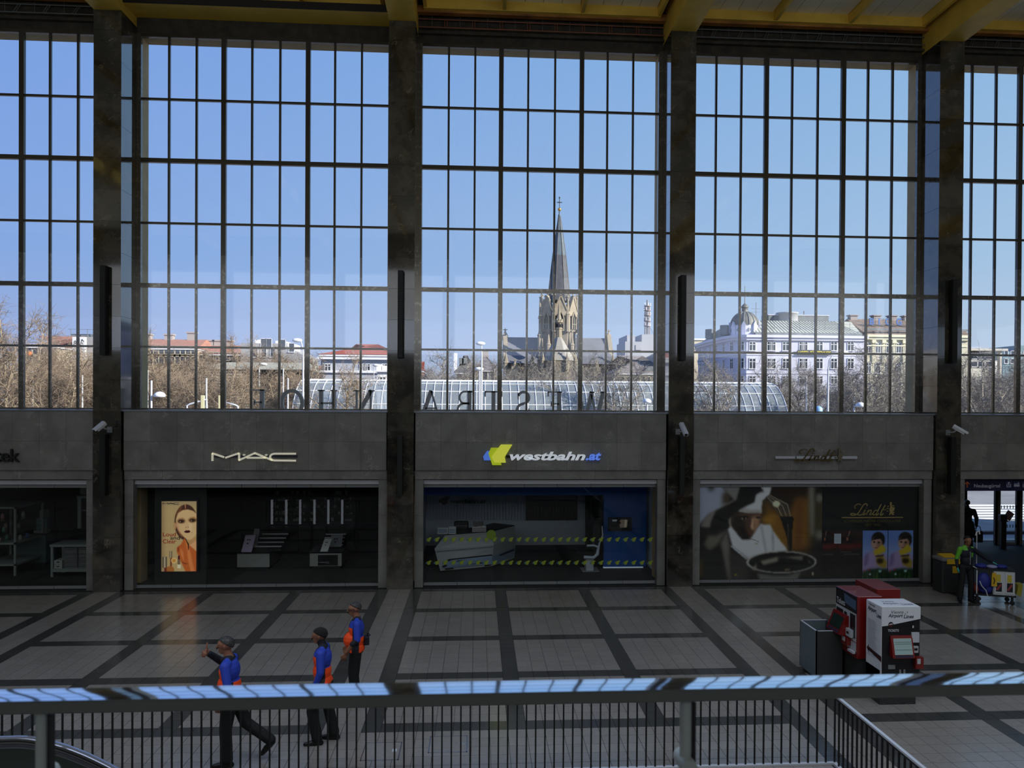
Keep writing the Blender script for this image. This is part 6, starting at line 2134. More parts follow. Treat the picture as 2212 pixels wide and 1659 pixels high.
# canopy with the station letters, seen from behind
cp = thing('entrance_canopy', 'flat canopy roof outside below the windows that carries the station letters', 'canopy', (0, 0, 0))
box(-16, 16.2, 1.56, 8.9, 3.85, 4.25).build('roof_slab', mat('canopy_concrete', (120, 116, 110), .8), cp)
box(-16, 16.2, 8.4, 8.9, 4.25, 4.5).build('front_edge', M_alu_d, cp)
M_let = mat('sign_letter_back', (205, 195, 178), .6)
def arcpts(cx, cz, rx, rz, a0, a1, n=14):
    return [(cx + rx * math.cos(a0 + (a1 - a0) * i / n), cz + rz * math.sin(a0 + (a1 - a0) * i / n)) for i in range(n + 1)]
def roman(ch):
    """strokes (points, width) of a serif capital in a unit-high box; returns strokes and width"""
    T, t = .15, .07
    def ser(x, z, w=.26):
        return ([(x - w / 2, z), (x + w / 2, z)], .05)
    V = lambda x, w=T: ([(x, 0), (x, 1)], w)
    if ch == 'E':
        return [V(.2), ([(.08, .975), (.66, .975)], .05), ([(.08, .025), (.7, .025)], .05), ([(.2, .52), (.52, .52)], .06), ([(.64, 1), (.64, .8)], .05), ([(.68, 0), (.68, .22)], .05), ([(.51, .42), (.51, .62)], .05)], .74
    if ch == 'F':
        return [V(.2), ([(.08, .975), (.66, .975)], .05), ser(.2, .025), ([(.2, .52), (.5, .52)], .06), ([(.64, 1), (.64, .78)], .05), ([(.49, .42), (.49, .62)], .05)], .70
    if ch == 'H':
        return [V(.2), V(.7), ([(.2, .5), (.7, .5)], .07), ser(.2, .975), ser(.2, .025), ser(.7, .975), ser(.7, .025)], .9
    if ch == 'N':
        return [([(.2, 0), (.2, 1)], t), ([(.75, 0), (.75, 1)], t), ([(.17, 1), (.76, 0)], T), ser(.18, .975), ser(.2, .025), ser(.75, .975)], .92
    if ch == 'T':
        return [V(.4), ([(.05, .97), (.75, .97)], .06), ser(.4, .025), ([(.07, 1), (.07, .78)], .05), ([(.73, 1), (.73, .78)], .05)], .8
    if ch == 'A':
        return [([(.12, 0), (.43, 1)], t), ([(.43, 1), (.78, 0)], T), ([(.22, .33), (.66, .33)], .06), ser(.12, .025, .2), ser(.78, .025, .26)], .9
    if ch == 'W':
        return [([(.1, 1), (.36, 0)], T), ([(.36, 0), (.6, .9)], t), ([(.56, 1), (.82, 0)], T), ([(.82, 0), (1.08, 1)], t), ser(.1, .975), ser(.56, .975, .2), ser(1.08, .975, .2)], 1.16
    if ch == 'O':
        return [(arcpts(.48, .5, .40, .46, 0, 2 * PI, 28), .13)], .96
    if ch == 'B':
        return [V(.2), ([(.08, .97), (.4, .97)] + arcpts(.4, .745, .2, .225, PI / 2, -PI / 2, 10) + [(.2, .52)], .07), ([(.2, .52), (.42, .52)] + arcpts(.42, .275, .25, .245, PI / 2, -PI / 2, 10) + [(.08, .03)], .085)], .74
    if ch == 'S':
        return [(arcpts(.34, .75, .22, .22, .35, PI * 1.35, 12) + arcpts(.36, .27, .24, .24, PI * .42, -PI * .9, 14), .10), ([(.55, .68), (.55, .92)], .05), ([(.12, .10), (.12, .34)], .05)], .68
word = 'WESTBAHNHOF'
ws = thing('station_letters', 'serif station lettering on the canopy outside, seen from behind in mirror writing', 'sign', (0, 0, 0))
YL = 8.65
xs_w = [1278, 1199, 1131, 1066, 1005, 930, 862, 786, 707, 630, 557]     # letter centres, as they stand from right to left
hh = 1.05
zt = at(1130, 845, Y=YL).z
for ch, u in zip(word, xs_w):
    stk, wd = roman(ch)
    cx = at(u, 850, Y=YL).x
    m = MB()
    for pts, w in stk:
        m.ribbon([(cx - (x - wd / 2) * hh * .95, zt - hh + z * hh) for x, z in pts], w * hh, YL, YL + .14)
    m.bx(cx - .03, cx + .03, YL + .03, YL + .11, 4.5, zt - hh + .04)
    m.build('letter', M_let, ws)

# long glass barrel vault of the underground station hall
M_vrib = mat('white_steel_ribs', (222, 224, 228), .5)
M_vglass = mat_glass('vault_glass', (.80, .86, .90), .10, .9, .30, (.50, .56, .60))
YV, RV = 56.0, 5.6
ztop = at(1100, 824, Y=YV).z
zc_v = ztop - RV
xv0, xv1 = at(640, 850, Y=YV - RV * .6).x, at(1688, 850, Y=YV - RV * .6).x
va = thing('glass_vault', 'long glass barrel vault with white ribs across the forecourt', 'glass vault', (xv0, YV, 0))
m = MB()
n = 20
def vp(a, r=RV):
    return (-r * math.cos(a), zc_v + r * math.sin(a))
vs, fs = [], []
for i in range(n + 1):
    y_, z = vp(PI * i / n)
    vs += [(0, y_, z), (xv1 - xv0, y_, z)]
for i in range(n):
    fs.append((2 * i, 2 * i + 2, 2 * i + 3, 2 * i + 1))
m.add(vs, fs, 0, True)
m.bx(0, xv1 - xv0, -RV, -RV + .05, 0, zc_v)
m.build('glass_skin', M_vglass, va)
nr = 58
rib = None
for i in range(nr + 1):
    x = (xv1 - xv0) * i / nr
    if rib is None:
        mm = MB()
        mm.tube([(0,) + vp(PI * j / 24, RV + .03) for j in range(25)], .045, 5, smooth=False)
        rib = mm.build('rib', M_vrib, va, (x, 0, 0)).data
    else:
        link('rib', rib, va, (x, 0, 0))
for j, a in enumerate((.05, .33, .62, .93, 1.22, 1.4, PI / 2)):
    y_, z = vp(a, RV + .03)
    MB().cyl((0, y_, z), (xv1 - xv0, y_, z), .05 if j < 6 else .09, n=5).build('purlin', M_vrib, va)

# ---------------------------------------------------------------- generic building kit
M_wg = mat('window_pane_dark', (58, 64, 74), .15)
M_wf = mat('window_frame_white', (222, 222, 226), .6)
def win(parent, x, y, z, w, h, style=1, pane=M_wg, frame=M_wf, normal=None):
    """casement window on a wall: frame with cross bars (part) and dark pane (sub-part); normal: outward direction in plan"""
    f = MB()
    b = .09
    f.bx(-w / 2, -w / 2 + b, -.09, .02, 0, h).bx(w / 2 - b, w / 2, -.09, .02, 0, h).bx(-w / 2, w / 2, -.09, .02, h - b, h).bx(-w / 2 - .1, w / 2 + .1, -.22, .02, -.14, 0)
    if style >= 1:
        f.bx(-.06, .06, -.07, .02, 0, h).bx(-w / 2, w / 2, -.07, .02, h * .64, h * .64 + .1)
    if style >= 2:
        f.bx(-w / 6 - .04, -w / 6 + .04, -.07, .02, 0, h).bx(w / 6 - .04, w / 6 + .04, -.07, .02, 0, h)
    ang = math.atan2(normal[0], -normal[1]) if normal else 0
    o = f.build('window', frame, parent, (x, y, z), ang)
    box(-w / 2 + b, w / 2 - b, -.03, .0, .02, h - b).build('pane', pane, o)
    return o

def hip_roof(parent, x0, x1, y0, y1, z0, z1, m, inset=None, over=.5, name='roof'):
    d = (y1 - y0) / 2
    i = d if inset is None else inset
    v = [(x0 - over, y0 - over, z0), (x1 + over, y0 - over, z0), (x1 + over, y1 + over, z0), (x0 - over, y1 + over, z0), (x0 + i, (y0 + y1) / 2, z1), (x1 - i, (y0 + y1) / 2, z1)]
    return MB().add(v, [(0, 3, 2, 1), (0, 1, 5, 4), (1, 2, 5), (2, 3, 4, 5), (3, 0, 4)]).build(name, m, parent)

# ---------------------------------------------------------------- the hotel with the corner dome
YH = 127.0
M_hot = mat('hotel_render', (196, 197, 212), .8, noise=(.3, .05))
M_htrim = mat('hotel_trim', (208, 208, 222), .8)
M_hroof = mat('pale_seam_roof', (186, 186, 172), .55)
M_slate = mat('grey_slate_metal', (112, 118, 122), .6, noise=(.8, .2))
M_domem = mat('dome_metal', (104, 104, 100), .55, noise=(1.2, .3))
h = thing('hotel', 'pale lavender hotel with a dark corner dome and rows of cross windows', 'building', (0, 0, 0))
zc_h = at(1750, 725, Y=YH).z
xr = at(1866, 800, Y=YH).x
def hp(u, Y):
    q = at(u, 800, Y=Y)
    return (q.x, Y)
fp_ = [hp(1508, YH + 26), hp(1540, YH + 13), hp(1572, YH + 4.2), hp(1590, YH + 1.2), hp(1612, YH), (xr, YH)]
back_ = [(xr, YH + 22), (fp_[0][0] + 4, YH + 40)]
poly = fp_ + back_
def ring(scale_out, z):
    out = []
    n = len(poly)
    for i in range(n):
        a, b, c = Vector(poly[i - 1]), Vector(poly[i]), Vector(poly[(i + 1) % n])
        n1, n2 = (b - a).normalized(), (c - b).normalized()
        n1, n2 = Vector((n1.y, -n1.x)), Vector((n2.y, -n2.x))
        q = b + (n1 + n2).normalized() * scale_out
        out.append((q.x, q.y, z))
    return out
def band(name, s0, z0, z1, m, s1=None):
    a, b = ring(s0, z0), ring(s0 if s1 is None else s1, z1)
    n = len(a)
    return MB().add(a + b, [tuple(range(n - 1, -1, -1)), tuple(range(n, 2 * n))] + [(i, (i + 1) % n, n + (i + 1) % n, n + i) for i in range(n)]).build(name, m, h)
hw = band('wall', 0, 0, zc_h - 1.0, M_hot)
band('cornice', .5, zc_h - 1.0, zc_h - .5, M_htrim)
band('cornice', .9, zc_h - .5, zc_h, M_htrim)
for v in (766, 806, 842):
    z = at(1750, v, Y=YH).z
    band('string_course', .16, z - .18, z + .12, M_htrim)
rowsv = ((738, 757), (774, 796), (812, 829), (845, 866))
for v0, v1 in rowsv:
    for u in (1625, 1666, 1697, 1735, 1770, 1801, 1837):
        a = at(u, v1, Y=YH)
        hh_ = at(u, v0, Y=YH).z - a.z
        win(h, a.x, YH - .02, a.z, 1.75 if u in (1666, 1735) else 1.35, hh_, 2 if u in (1666, 1735) else 1)
    for i in range(len(fp_) - 2):
        A, B = Vector(fp_[i]), Vector(fp_[i + 1])
        d = B - A
        nrm = Vector((d.y, -d.x)).normalized()
        k = max(1, int(d.length / 3.4))
        for j in range(k):
            q = A + d * ((j + .5) / k)
            z0 = at(1700, v1, Y=YH).z
            win(h, q.x + nrm.x * .02, q.y + nrm.y * .02, z0, 1.2, at(1700, v0, Y=YH).z - z0, 1, normal=(nrm.x, nrm.y))
    for u in (1624, 1601.5):
        pass
# roof of the main wing: seam roof behind the cornice
xl = at(1655, 700, Y=YH).x
zr = at(1750, 694, Y=YH + 7).z
xrr = at(1838, 700, Y=YH + 7).x
MB().add([(xl - 2, YH + .6, zc_h + .5), (xr - .2, YH + .6, zc_h + .5), (xrr, YH + 7, zr), (xl - 2, YH + 7, zr), (xl - 2, YH + 14, zr), (xrr, YH + 14, zr), (xr - .2, YH + 21, zc_h + .5), (xl - 2, YH + 21, zc_h + .5)],
         [(0, 1, 2, 3), (3, 2, 5, 4), (4, 5, 6, 7), (1, 6, 5, 2), (0, 3, 4, 7), (0, 7, 6, 1)]).build('roof', M_hroof, h)
seam = MB()
for i in range(30):
    f = i / 29
    x0 = xl - 1.6 + (xr - xl + 1) * f
    x1 = min(x0 + .6 - 3.0 * f, xrr)
    seam.tube([(x0, YH + .62, zc_h + .53), (x1 + 0, YH + 6.9, zr)], .05, 4)
tag(seam.build('roof_seam', M_slate, h), kind='stuff')
box(xl - 2, xr - .2, YH + .3, YH + .7, zc_h, zc_h + .6).build('gutter', M_slate, h)
gd = MB()
zg = zc_h + 1.9
for i in range(9):
    x = xl + (xrr - xl) * i / 8
    gd.cyl((x, YH + 2.2, zc_h + .8), (x, YH + 2.2, zg + 1.2), .035, n=4)
for z in (zg, zg + .6, zg + 1.2):
    gd.cyl((xl, YH + 2.2, z), (xrr, YH + 2.2, z), .03, n=4)
gd.build('roof_railing', M_slate, h)
a, b = at(1660, 694, Y=YH + 9), at(1790, 682.5, Y=YH + 9)
box(a.x, b.x, YH + 9, YH + 13, a.z - 1, b.z).build('plant_house', M_slate, h)
box(a.x - .1, b.x + .1, YH + 8.9, YH + 13, b.z, b.z + .15).build('plant_house_edge', M_htrim, h)
a, b = at(1683, 690, Y=YH + 8), at(1730, 674.5, Y=YH + 8)
MB().lathe([(.0001, b.z - a.z), ((b.x - a.x) / 2, b.z - a.z), ((b.x - a.x) / 2, b.z - a.z - .25), ((b.x - a.x) / 2 - .15, b.z - a.z - .3), ((b.x - a.x) / 2 - .15, -.8)], ((a.x + b.x) / 2, YH + 9.5, a.z), 24).build('plant_drum', mat('light_grey_metal', (168, 170, 176), .5), h)
box(at(1737, 680, Y=YH + 10).x - .1, at(1737, 680, Y=YH + 10).x + .1, YH + 10, YH + 10.2, at(1737, 682, Y=YH + 10).z, at(1737, 672, Y=YH + 10).z).build('vent_pipe', M_slate, h)
# dome
cx, cy = at(1610, 700, Y=YH + 4.2).x, YH + 4.6
Rd = 31 * (cy + 22.4) / FPX
z0 = zc_h
zd = at(1610, 704, Y=cy).z
MB().lathe([(Rd * 1.0, 0), (Rd * 1.0, zd - z0)], (cx, cy, z0), 8).build('drum', M_htrim, h)
for i in range(8):
    a = 2 * PI * (i + .5) / 8
    o = box(-.36, .36, -.2, .2, 0, zd - z0 + .1)
    o.prism([(-.36, zd - z0 + .1), (.36, zd - z0 + .1), (0, zd - z0 + .75)], -.2, .2)
    o.build('drum_pier', M_htrim, h, (cx + Rd * 1.02 * math.cos(a), cy + Rd * 1.02 * math.sin(a), z0), a + PI / 2)
    a2 = 2 * PI * i / 8
    MB().prism([(-.4, 0), (0, -.5), (.4, 0), (0, .5)], -.06, .06).build('drum_diamond', M_slate, h, (cx + Rd * .97 * math.cos(a2 + .0), cy + Rd * .97 * math.sin(a2), z0 + (zd - z0) * .55), a2 + PI / 2)
zdt = at(1610, 673, Y=cy).z
pr = [(Rd * .98 * math.cos(t), (zdt - zd) * math.sin(t)) for t in np.linspace(0, 1.28, 9)]
MB().lathe(pr, (cx, cy, zd), 32).build('dome', M_domem, h)
for i in range(16):
    a = 2 * PI * i / 16
    MB().tube([(cx + r * 1.01 * math.cos(a), cy + r * 1.01 * math.sin(a), zd + z) for r, z in pr], .09, 4).build('dome_rib', M_slate, h)
zl0, zl1 = zdt - .2, at(1610, 656, Y=cy).z
rl_ = 8 * (cy + 22.4) / FPX
MB().lathe([(rl_ * 1.15, -.5), (rl_, 0), (rl_ * .85, .3), (rl_ * .8, .9), (rl_ * 1.0, 1.0)], (cx, cy, zl0), 12).build('lantern', M_domem, h)
zz = zl0 + 1.0
MB().lathe([(rl_ * 1.05, 0), (rl_ * .95, .25), (rl_ * .6, (zl1 - zz) * .7), (rl_ * .2, (zl1 - zz)), (.09, (zl1 - zz) + .2), (.06, at(1610, 618, Y=cy).z - zz), (.0001, at(1610, 617, Y=cy).z - zz)], (cx, cy, zz), 12).build('lantern_cap', M_domem, h)
a = at(1633, 680, Y=cy + 3)
an = MB().cyl((a.x, cy + 3, zd), (a.x, cy + 3, at(1633, 653, Y=cy + 3).z), .06, n=5)
for v in (667, 674):
    z = at(1633, v, Y=cy + 3).z
    an.cyl((a.x - 1, cy + 3, z), (a.x + .8, cy + 3, z), .04, n=4)
an.build('aerial', M_slate, h)
# mansard over the curved left wing
up_in = []
for (x, y_) in fp_[:3]:
    up_in.append((x, y_))
vs, fs = [], []
rise = [.3, 2.2, 2.9]
for i, (x, y_) in enumerate(up_in):
    vs += [(x + .3, y_ + .6, zc_h), (x + 1.6, y_ + 2.6, zc_h + rise[i]), (x + 4.5, y_ + 6, zc_h + rise[i] + .8)]
for i in range(2):
    o = 3 * i
    fs += [(o, o + 3, o + 4, o + 1), (o + 1, o + 4, o + 5, o + 2)]
vs += [(v[0], v[1] + 16, zc_h) for v in (vs[2], vs[-1])]
k = len(vs)
fs += [(2, 8, k - 1, k - 2), (6, k - 1, 8, 7)]
MB().add(vs, fs).build('mansard_roof', M_slate, h)
for i in (0, 1):
    a = Vector(up_in[i + 1])
    MB().bev(-.8, .8, -.8, 1.2, 0, 2.0, .12).build('dormer', M_htrim if i == 2 else M_slate, h, (a.x - .2, a.y + 1.6, zc_h + .4), -.7 + .2 * i)
# hotel lettering
sg = thing('hotel_sign', 'yellow hotel lettering on a dark strip across the lavender facade', 'sign', (0, 0, 0))
a, b = at(1723, 766.5, Y=YH - .5), at(1796, 756.5, Y=YH - .5)
box(a.x, b.x, YH - .5, YH - .35, a.z, b.z).build('board', mat('sign_dark', (48, 48, 52), .6), sg)
text_into(MB(), 'HOTEL FÜRSTENHOF', a.x + .15, b.x - .15, a.z + .1, b.z - .08, YH - .56, .05, bold=.02).build('lettering', mat('sign_yellow', (226, 208, 40), .5), sg)

# ---------------------------------------------------------------- beige apartment house with roof letters
YB2 = YH + 1.0
ap = thing('apartment_house', 'beige ornate house with a brown tiled roof beside the hotel', 'building', (0, 0, 0))
M_beige = mat('beige_render', (196, 191, 170), .8, noise=(.4, .06))
M_brown = mat('brown_tiles', (128, 112, 100), .8, noise=(1.0, .25), bump=(4, .5))
xe0, xe1 = at(1867, 800, Y=YB2).x, at(2090, 800, Y=YB2).x
zce = at(1920, 720, Y=YB2).z
box(xe0, xe1, YB2, YB2 + 20, 0, zce - .8).build('wall', M_beige, ap)
box(xe0 - .1, xe1 + .2, YB2 - .8, YB2 + 20, zce - .8, zce - .3).build('cornice', mat('beige_trim', (218, 214, 188), .8), ap)
box(xe0 - .1, xe1 + .3, YB2 - .5, YB2 + 20, zce - 1.3, zce - .8).build('cornice', MATS['beige_trim'], ap)
zre = at(1920, 690, Y=YB2 + 8).z
xri = at(1829, 700, Y=YB2 + 8).x
MB().add([(xe0, YB2 - .6, zce - .3), (xe1 + .5, YB2 - .6, zce - .3), (xe1 + .5, YB2 + 8, zre), (xri, YB2 + 8, zre), (xe1 + .5, YB2 + 18, zce - .3), (xe0, YB2 + 18, zce - .3)], [(0, 1, 2, 3), (3, 2, 4, 5), (0, 3, 5), (1, 4, 2), (0, 5, 4, 1)]).build('roof', M_brown, ap)
box(xe0, xe1, YB2 - .2, YB2 + .1, zce + .55, zce + .95).build('snow_guard', M_slate, ap)
for u in (1842, 1892, 1927, 1958):
    a = at(u, 700, Y=YB2 + 8)
    z1_ = at(u, 680.5 + (u - 1842) * .012, Y=YB2 + 8).z
    c = box(a.x - .75, a.x + .75, YB2 + 7.4, YB2 + 8.8, zre - 1.6, z1_ - .2)
    c.bx(a.x - .95, a.x + .95, YB2 + 7.2, YB2 + 9, z1_ - .2, z1_)
    c.build('chimney', mat('chimney_render', (158, 150, 148), .8), ap)
k = 0
for v0, v1 in ((741, 762), (782, 806), (826, 848)):
    for u in (1876, 1896, 1919, 1941, 1963, 1985, 2007):
        a = at(u, v1, Y=YB2)
        hh_ = at(u, v0, Y=YB2).z - a.z
        o = win(ap, a.x, YB2 - .02, a.z, 1.0, hh_, 1)
for i, u in enumerate((1886, 1908, 1930, 1952, 1974, 1996)):
    a = at(u, 760, Y=YB2)
    box(a.x - .28, a.x + .28, YB2 - .22, YB2, zce - 6.0, zce - 2.7).build('pilaster', M_beige, ap)
    box(a.x - .4, a.x + .4, YB2 - .45, YB2, zce - 2.0, zce - 1.3).build('bracket', MATS['beige_trim'], ap)
    MB().ribbon([(a.x + .5, zce - 1.7), (a.x + 1.0, zce - 2.15), (a.x + 1.5, zce - 1.7)], .12, YB2 - .1, YB2).build('garland', MATS['beige_trim'], ap)
box(xe0, xe1, YB2 - .16, YB2, zce - 2.6, zce - 2.35).build('string_course', MATS['beige_trim'], ap)
rs = thing('roof_letters', 'blue rooftop letters standing on a frame on the brown roof', 'sign', (0, 0, 0))
M_rl = mat('rooftop_blue', (70, 110, 176), .5)
Yrs = YB2 + 3.4
zA, zB = at(1920, 702, Y=Yrs).z, at(1920, 687.5, Y=Yrs).z
for ch, u, w in (('B', 1883.5, .95), ('I', 1899.5, .3), ('G', 1918, 1.1), ('G', 1942, 1.15), ('E', 1963.5, .85)):
    x = at(u, 695, Y=Yrs).x
    text_into(MB(), ch, x - w / 2, x + w / 2, zA, zB, Yrs, .12, bold=.03).build('letter', M_rl, rs)
fr = MB()
for z in (zA - .06, zB):
    fr.cyl((at(1878, 695, Y=Yrs).x, Yrs + .2, z), (at(1990, 695, Y=Yrs).x, Yrs + .2, z), .04, n=4)
for u in (1878, 1892, 1909, 1930, 1952, 1972, 1989):
    x = at(u, 695, Y=Yrs).x
    fr.cyl((x, Yrs + .2, zA - 1.5), (x, Yrs + .2, zB), .04, n=4)
    fr.cyl((x - .6, YB2 - .3, zce + .1), (x, Yrs + .2, zA - .8), .035, n=4)
fr.build('frame', M_slate, rs)

# ---------------------------------------------------------------- the neo-gothic church
YC = 197.0
M_ch = mat('church_stone', (118, 110, 98), .85, noise=(.5, .25))
M_chl = mat('church_stone_pale', (148, 138, 120), .85, noise=(.6, .2))
M_sp = mat('spire_slate', (78, 80, 88), .6, noise=(.7, .25), bump=(3, .4))
M_sp2 = mat('spire_slate_top', (86, 102, 114), .6, noise=(.7, .2))
M_chr = mat('church_roof', (108, 110, 118), .65, noise=(.5, .12))
M_gold2 = mat('gilded_ball', (216, 160, 70), .35, .8)
ch = thing('church', 'neo-gothic church with an octagonal slate spire, gabled tower and grey roofs', 'church', (0, 0, 0))
pxm = (YC + 22.4) / FPX
def cz(v, Y=YC):
    return at(1207, v, Y=Y).z
def cxp(u, Y=YC):
    return at(u, 700, Y=Y).x
tx, ty = cxp(1207), YC
R8 = 40 * pxm
A8 = [PI / 8 + i * PI / 4 for i in range(8)]
def octa(name, r0, z0, r1, z1, m, c=None):
    c = c or (tx, ty)
    v = [(c[0] + r * math.cos(a), c[1] + r * math.sin(a), z) for r, z in ((r0, z0), (r1, z1)) for a in A8]
    return MB().add(v, [tuple(range(7, -1, -1)), tuple(range(8, 16))] + [(i, (i + 1) % 8, 8 + (i + 1) % 8, 8 + i) for i in range(8)]).build(name, m, ch)
zt0 = cz(668)
octa('tower', R8 * .96, 0, R8 * .94, zt0, M_ch)
octa('tower_gallery', R8 * 1.05, cz(718), R8 * 1.05, cz(714), M_chl)
octa('spire', 26.5 * pxm, cz(652), 15.2 * pxm, cz(553), M_sp)
octa('spire_top', 15.2 * pxm, cz(553), 2.6 * pxm, cz(468), M_sp2)
MB().lathe([(2.6 * pxm, 0), (3.2 * pxm, .2), (1.2 * pxm, 1.0), (.25, cz(457) - cz(468))], (tx, ty, cz(468)), 8).build('spire_tip', M_sp2, ch)
for a in A8:
    MB().tube([(tx + r * math.cos(a), ty + r * math.sin(a), z) for r, z in ((26.7 * pxm, cz(652)), (15.4 * pxm, cz(553)), (2.7 * pxm, cz(468)))], .09, 4).build('spire_rib', M_ch, ch)
MB().ell((tx, ty, cz(452.5)), (.5, .5, .5), 10).build('gilded_ball', M_gold2, ch)
cr = MB().cyl((tx, ty, cz(450)), (tx, ty, cz(426)), .10, n=5)
cr.bx(tx - .75, tx + .75, ty - .08, ty + .08, cz(438), cz(436.4)).ell((tx, ty, cz(437)), (.28, .12, .28), 8)
cr.ell((tx, ty, cz(427)), (.24, .2, .3), 8)
cr.build('cross', mat('dark_iron', (44, 46, 58), .5), ch)
def gable(ang, w, zb, zt_, r):
    """steep gable with pointed window on one face of the tower"""
    g = MB()
    g.prism([(-w / 2, zb), (w / 2, zb), (w / 2, zb + 1.6), (0, zt_), (-w / 2, zb + 1.6)], -.55, .2)
    o = g.build('gable', M_chl, ch, (tx + r * math.cos(ang), ty + r * math.sin(ang), 0), ang + PI / 2)
    f = MB()
    for s_ in (-1, 1):
        f.ribbon([(s_ * (w / 2 + .1), zb + 1.4), (0, zt_ + .4)], .35, -.75, .25)
    f.ribbon([(0, zt_ + .2), (0, zt_ + 1.6)], .22, -.4, -.15)
    f.ribbon([(-.4, zt_ + 1.0), (.4, zt_ + 1.0)], .2, -.4, -.15)
    f.build('coping', M_chl, o)
    return o
def lancet(ang, w, z0, z1, r):
    hgt = z1 - z0
    arch = [(-w / 2, z0), (w / 2, z0), (w / 2, z0 + hgt * .62), (w * .33, z0 + hgt * .82), (0, z1), (-w * .33, z0 + hgt * .82), (-w / 2, z0 + hgt * .62)]
    o = MB().prism(arch, -.18, .1).build('belfry_window', mat('belfry_dark', (24, 24, 30), .8), ch, (tx + r * math.cos(ang), ty + r * math.sin(ang), 0), ang + PI / 2)
    f = MB()
    f.ribbon([(0, z0), (0, z0 + hgt * .7)], .16, -.3, -.1)
    f.ribbon(arch[1:] + [arch[0]], .3, -.32, -.05)
    f.ribbon([(-w / 2, z0 + hgt * .3), (w / 2, z0 + hgt * .3)], .16, -.3, -.1)
    f.build('tracery', M_chl, o)
fw = 2 * R8 * .95 * math.tan(PI / 8)
for i in range(8):
    a = i * PI / 4
    r = R8 * .95 * math.cos(PI / 8)
    gable(a, fw * .86, cz(686), cz(646), r + .15)
    lancet(a, fw * .42, cz(714), cz(678), r + .72)
def pinnacle(x, y_, z0, z1, r, m=M_chl, name='pinnacle'):
    hgt = z1 - z0
    v = []
    mb = MB()
    mb.lathe([(r, 0), (r, hgt * .45), (r * 1.25, hgt * .47), (r * .8, hgt * .52), (r * .16, hgt * .9), (r * .5, hgt * .93), (.02, hgt)], (x, y_, z0), 6, smooth=False)
    mb.bx(x - r * .9, x + r * .9, y_ - .07, y_ + .07, z1 - hgt * .02, z1 + .14)
    mb.bx(x - .08, x + .08, y_ - .07, y_ + .07, z1 - .2, z1 + .5)
    return mb.build(name, m, ch)
for a in A8:
    pinnacle(tx + R8 * 1.02 * math.cos(a), ty + R8 * 1.02 * math.sin(a), cz(720), cz(641), .62)
for s_ in (-1, 1):       # stepped corner turrets
    x = tx + s_ * 42 * pxm
    pinnacle(x, ty - 3, cz(760), cz(690), .75)
    pinnacle(x + s_ * -2.2, ty - 4.5, cz(775), cz(716), .6)
    box(x - .3, x + .3, ty - 4.2, ty - 3.4, cz(686), cz(684)).build('gargoyle', M_ch, ch)
# choir turret in front of the tower
yt_ = ty - 9
ct_ = cz(712, yt_)
cxx = cxp(1207.5, yt_)
q = pxm * (yt_ + 22.4) / (ty + 22.4)
MB().lathe([(7 * q, cz(732, yt_)), (6.5 * q, ct_), (7.6 * q, ct_ + .1), (7.6 * q, ct_ + .5), (6.2 * q, ct_ + .5), (6.2 * q, cz(697, yt_)), (7.5 * q, cz(696, yt_)), (3.4 * q, cz(680, yt_)), (.12, cz(655, yt_)), (.0001, cz(653, yt_))], (cxx, yt_, 0), 8, smooth=False).build('choir_turret', M_chl, ch)
for i in range(8):
    a = i * PI / 4
    MB().prism([(-.35, ct_ + .6), (.35, ct_ + .6), (.35, ct_ + 1.2), (0, ct_ + 1.7), (-.35, ct_ + 1.2)], -.08, .05).build('turret_opening', MATS['belfry_dark'], ch, (cxx + 6.3 * q * .93 * math.cos(a), yt_ + 6.3 * q * .93 * math.sin(a), 0), a + PI / 2)
    MB().prism([(-.55, cz(697, yt_)), (.55, cz(697, yt_)), (0, cz(689, yt_))], -.2, .1).build('turret_gable', M_chl, ch, (cxx + 6.8 * q * math.cos(a), yt_ + 6.8 * q * math.sin(a), 0), a + PI / 2)
# polygonal apse roof and apse walls
ya = ty - 12
qa = (ya + 22.4) / FPX
octa('apse_wall', 36 * qa, 0, 36 * qa, cz(779, ya), M_ch, (cxp(1207, ya), ya))
octa('apse_roof', 38 * qa, cz(780, ya), 7 * qa, cz(729, ya), M_chr if False else mat('apse_roof_slate', (146, 142, 134), .65, noise=(.8, .12)), (cxp(1207, ya), ya))
for i in range(8):
    a = A8[i]
    pinnacle(cxp(1207, ya) + 38 * qa * math.cos(a), ya + 38 * qa * math.sin(a), cz(800, ya), cz(758, ya), .55)
# transept
yr0, yr1 = ty - 4, ty + 9
xL_, xR_ = cxp(1092), cxp(1318)
zri, zea = cz(728), cz(786, yr0)
MB().add([(xL_, yr0 - 1, zea), (xR_, yr0 - 1, zea), (xR_, (yr0 + yr1) / 2, zri), (xL_, (yr0 + yr1) / 2, zri), (xR_, yr1 + 1, zea), (xL_, yr1 + 1, zea)], [(0, 1, 2, 3), (3, 2, 4, 5), (0, 3, 5), (1, 4, 2), (0, 5, 4, 1)]).build('transept_roof', M_chr, ch)
box(xL_ + .5, xR_ - .5, yr0, yr1, 0, zea).build('transept_wall', M_ch, ch)
for x, u in ((xL_, 1092), (xR_, 1318)):
    yy = (yr0 + yr1) / 2
    MB().prism([(-7.3, zea - 1), (7.3, zea - 1), (.7, zri + 1.0), (-.7, zri + 1.0)], -.6, .6).build('gable_wall', M_chl, ch, (x, yy, 0), PI / 2)
    pinnacle(x, yy - .2, zri - 1, cz(712), .8)
    pinnacle(x, yr0 - 1, zea - 3, zea + 3.6, .7)
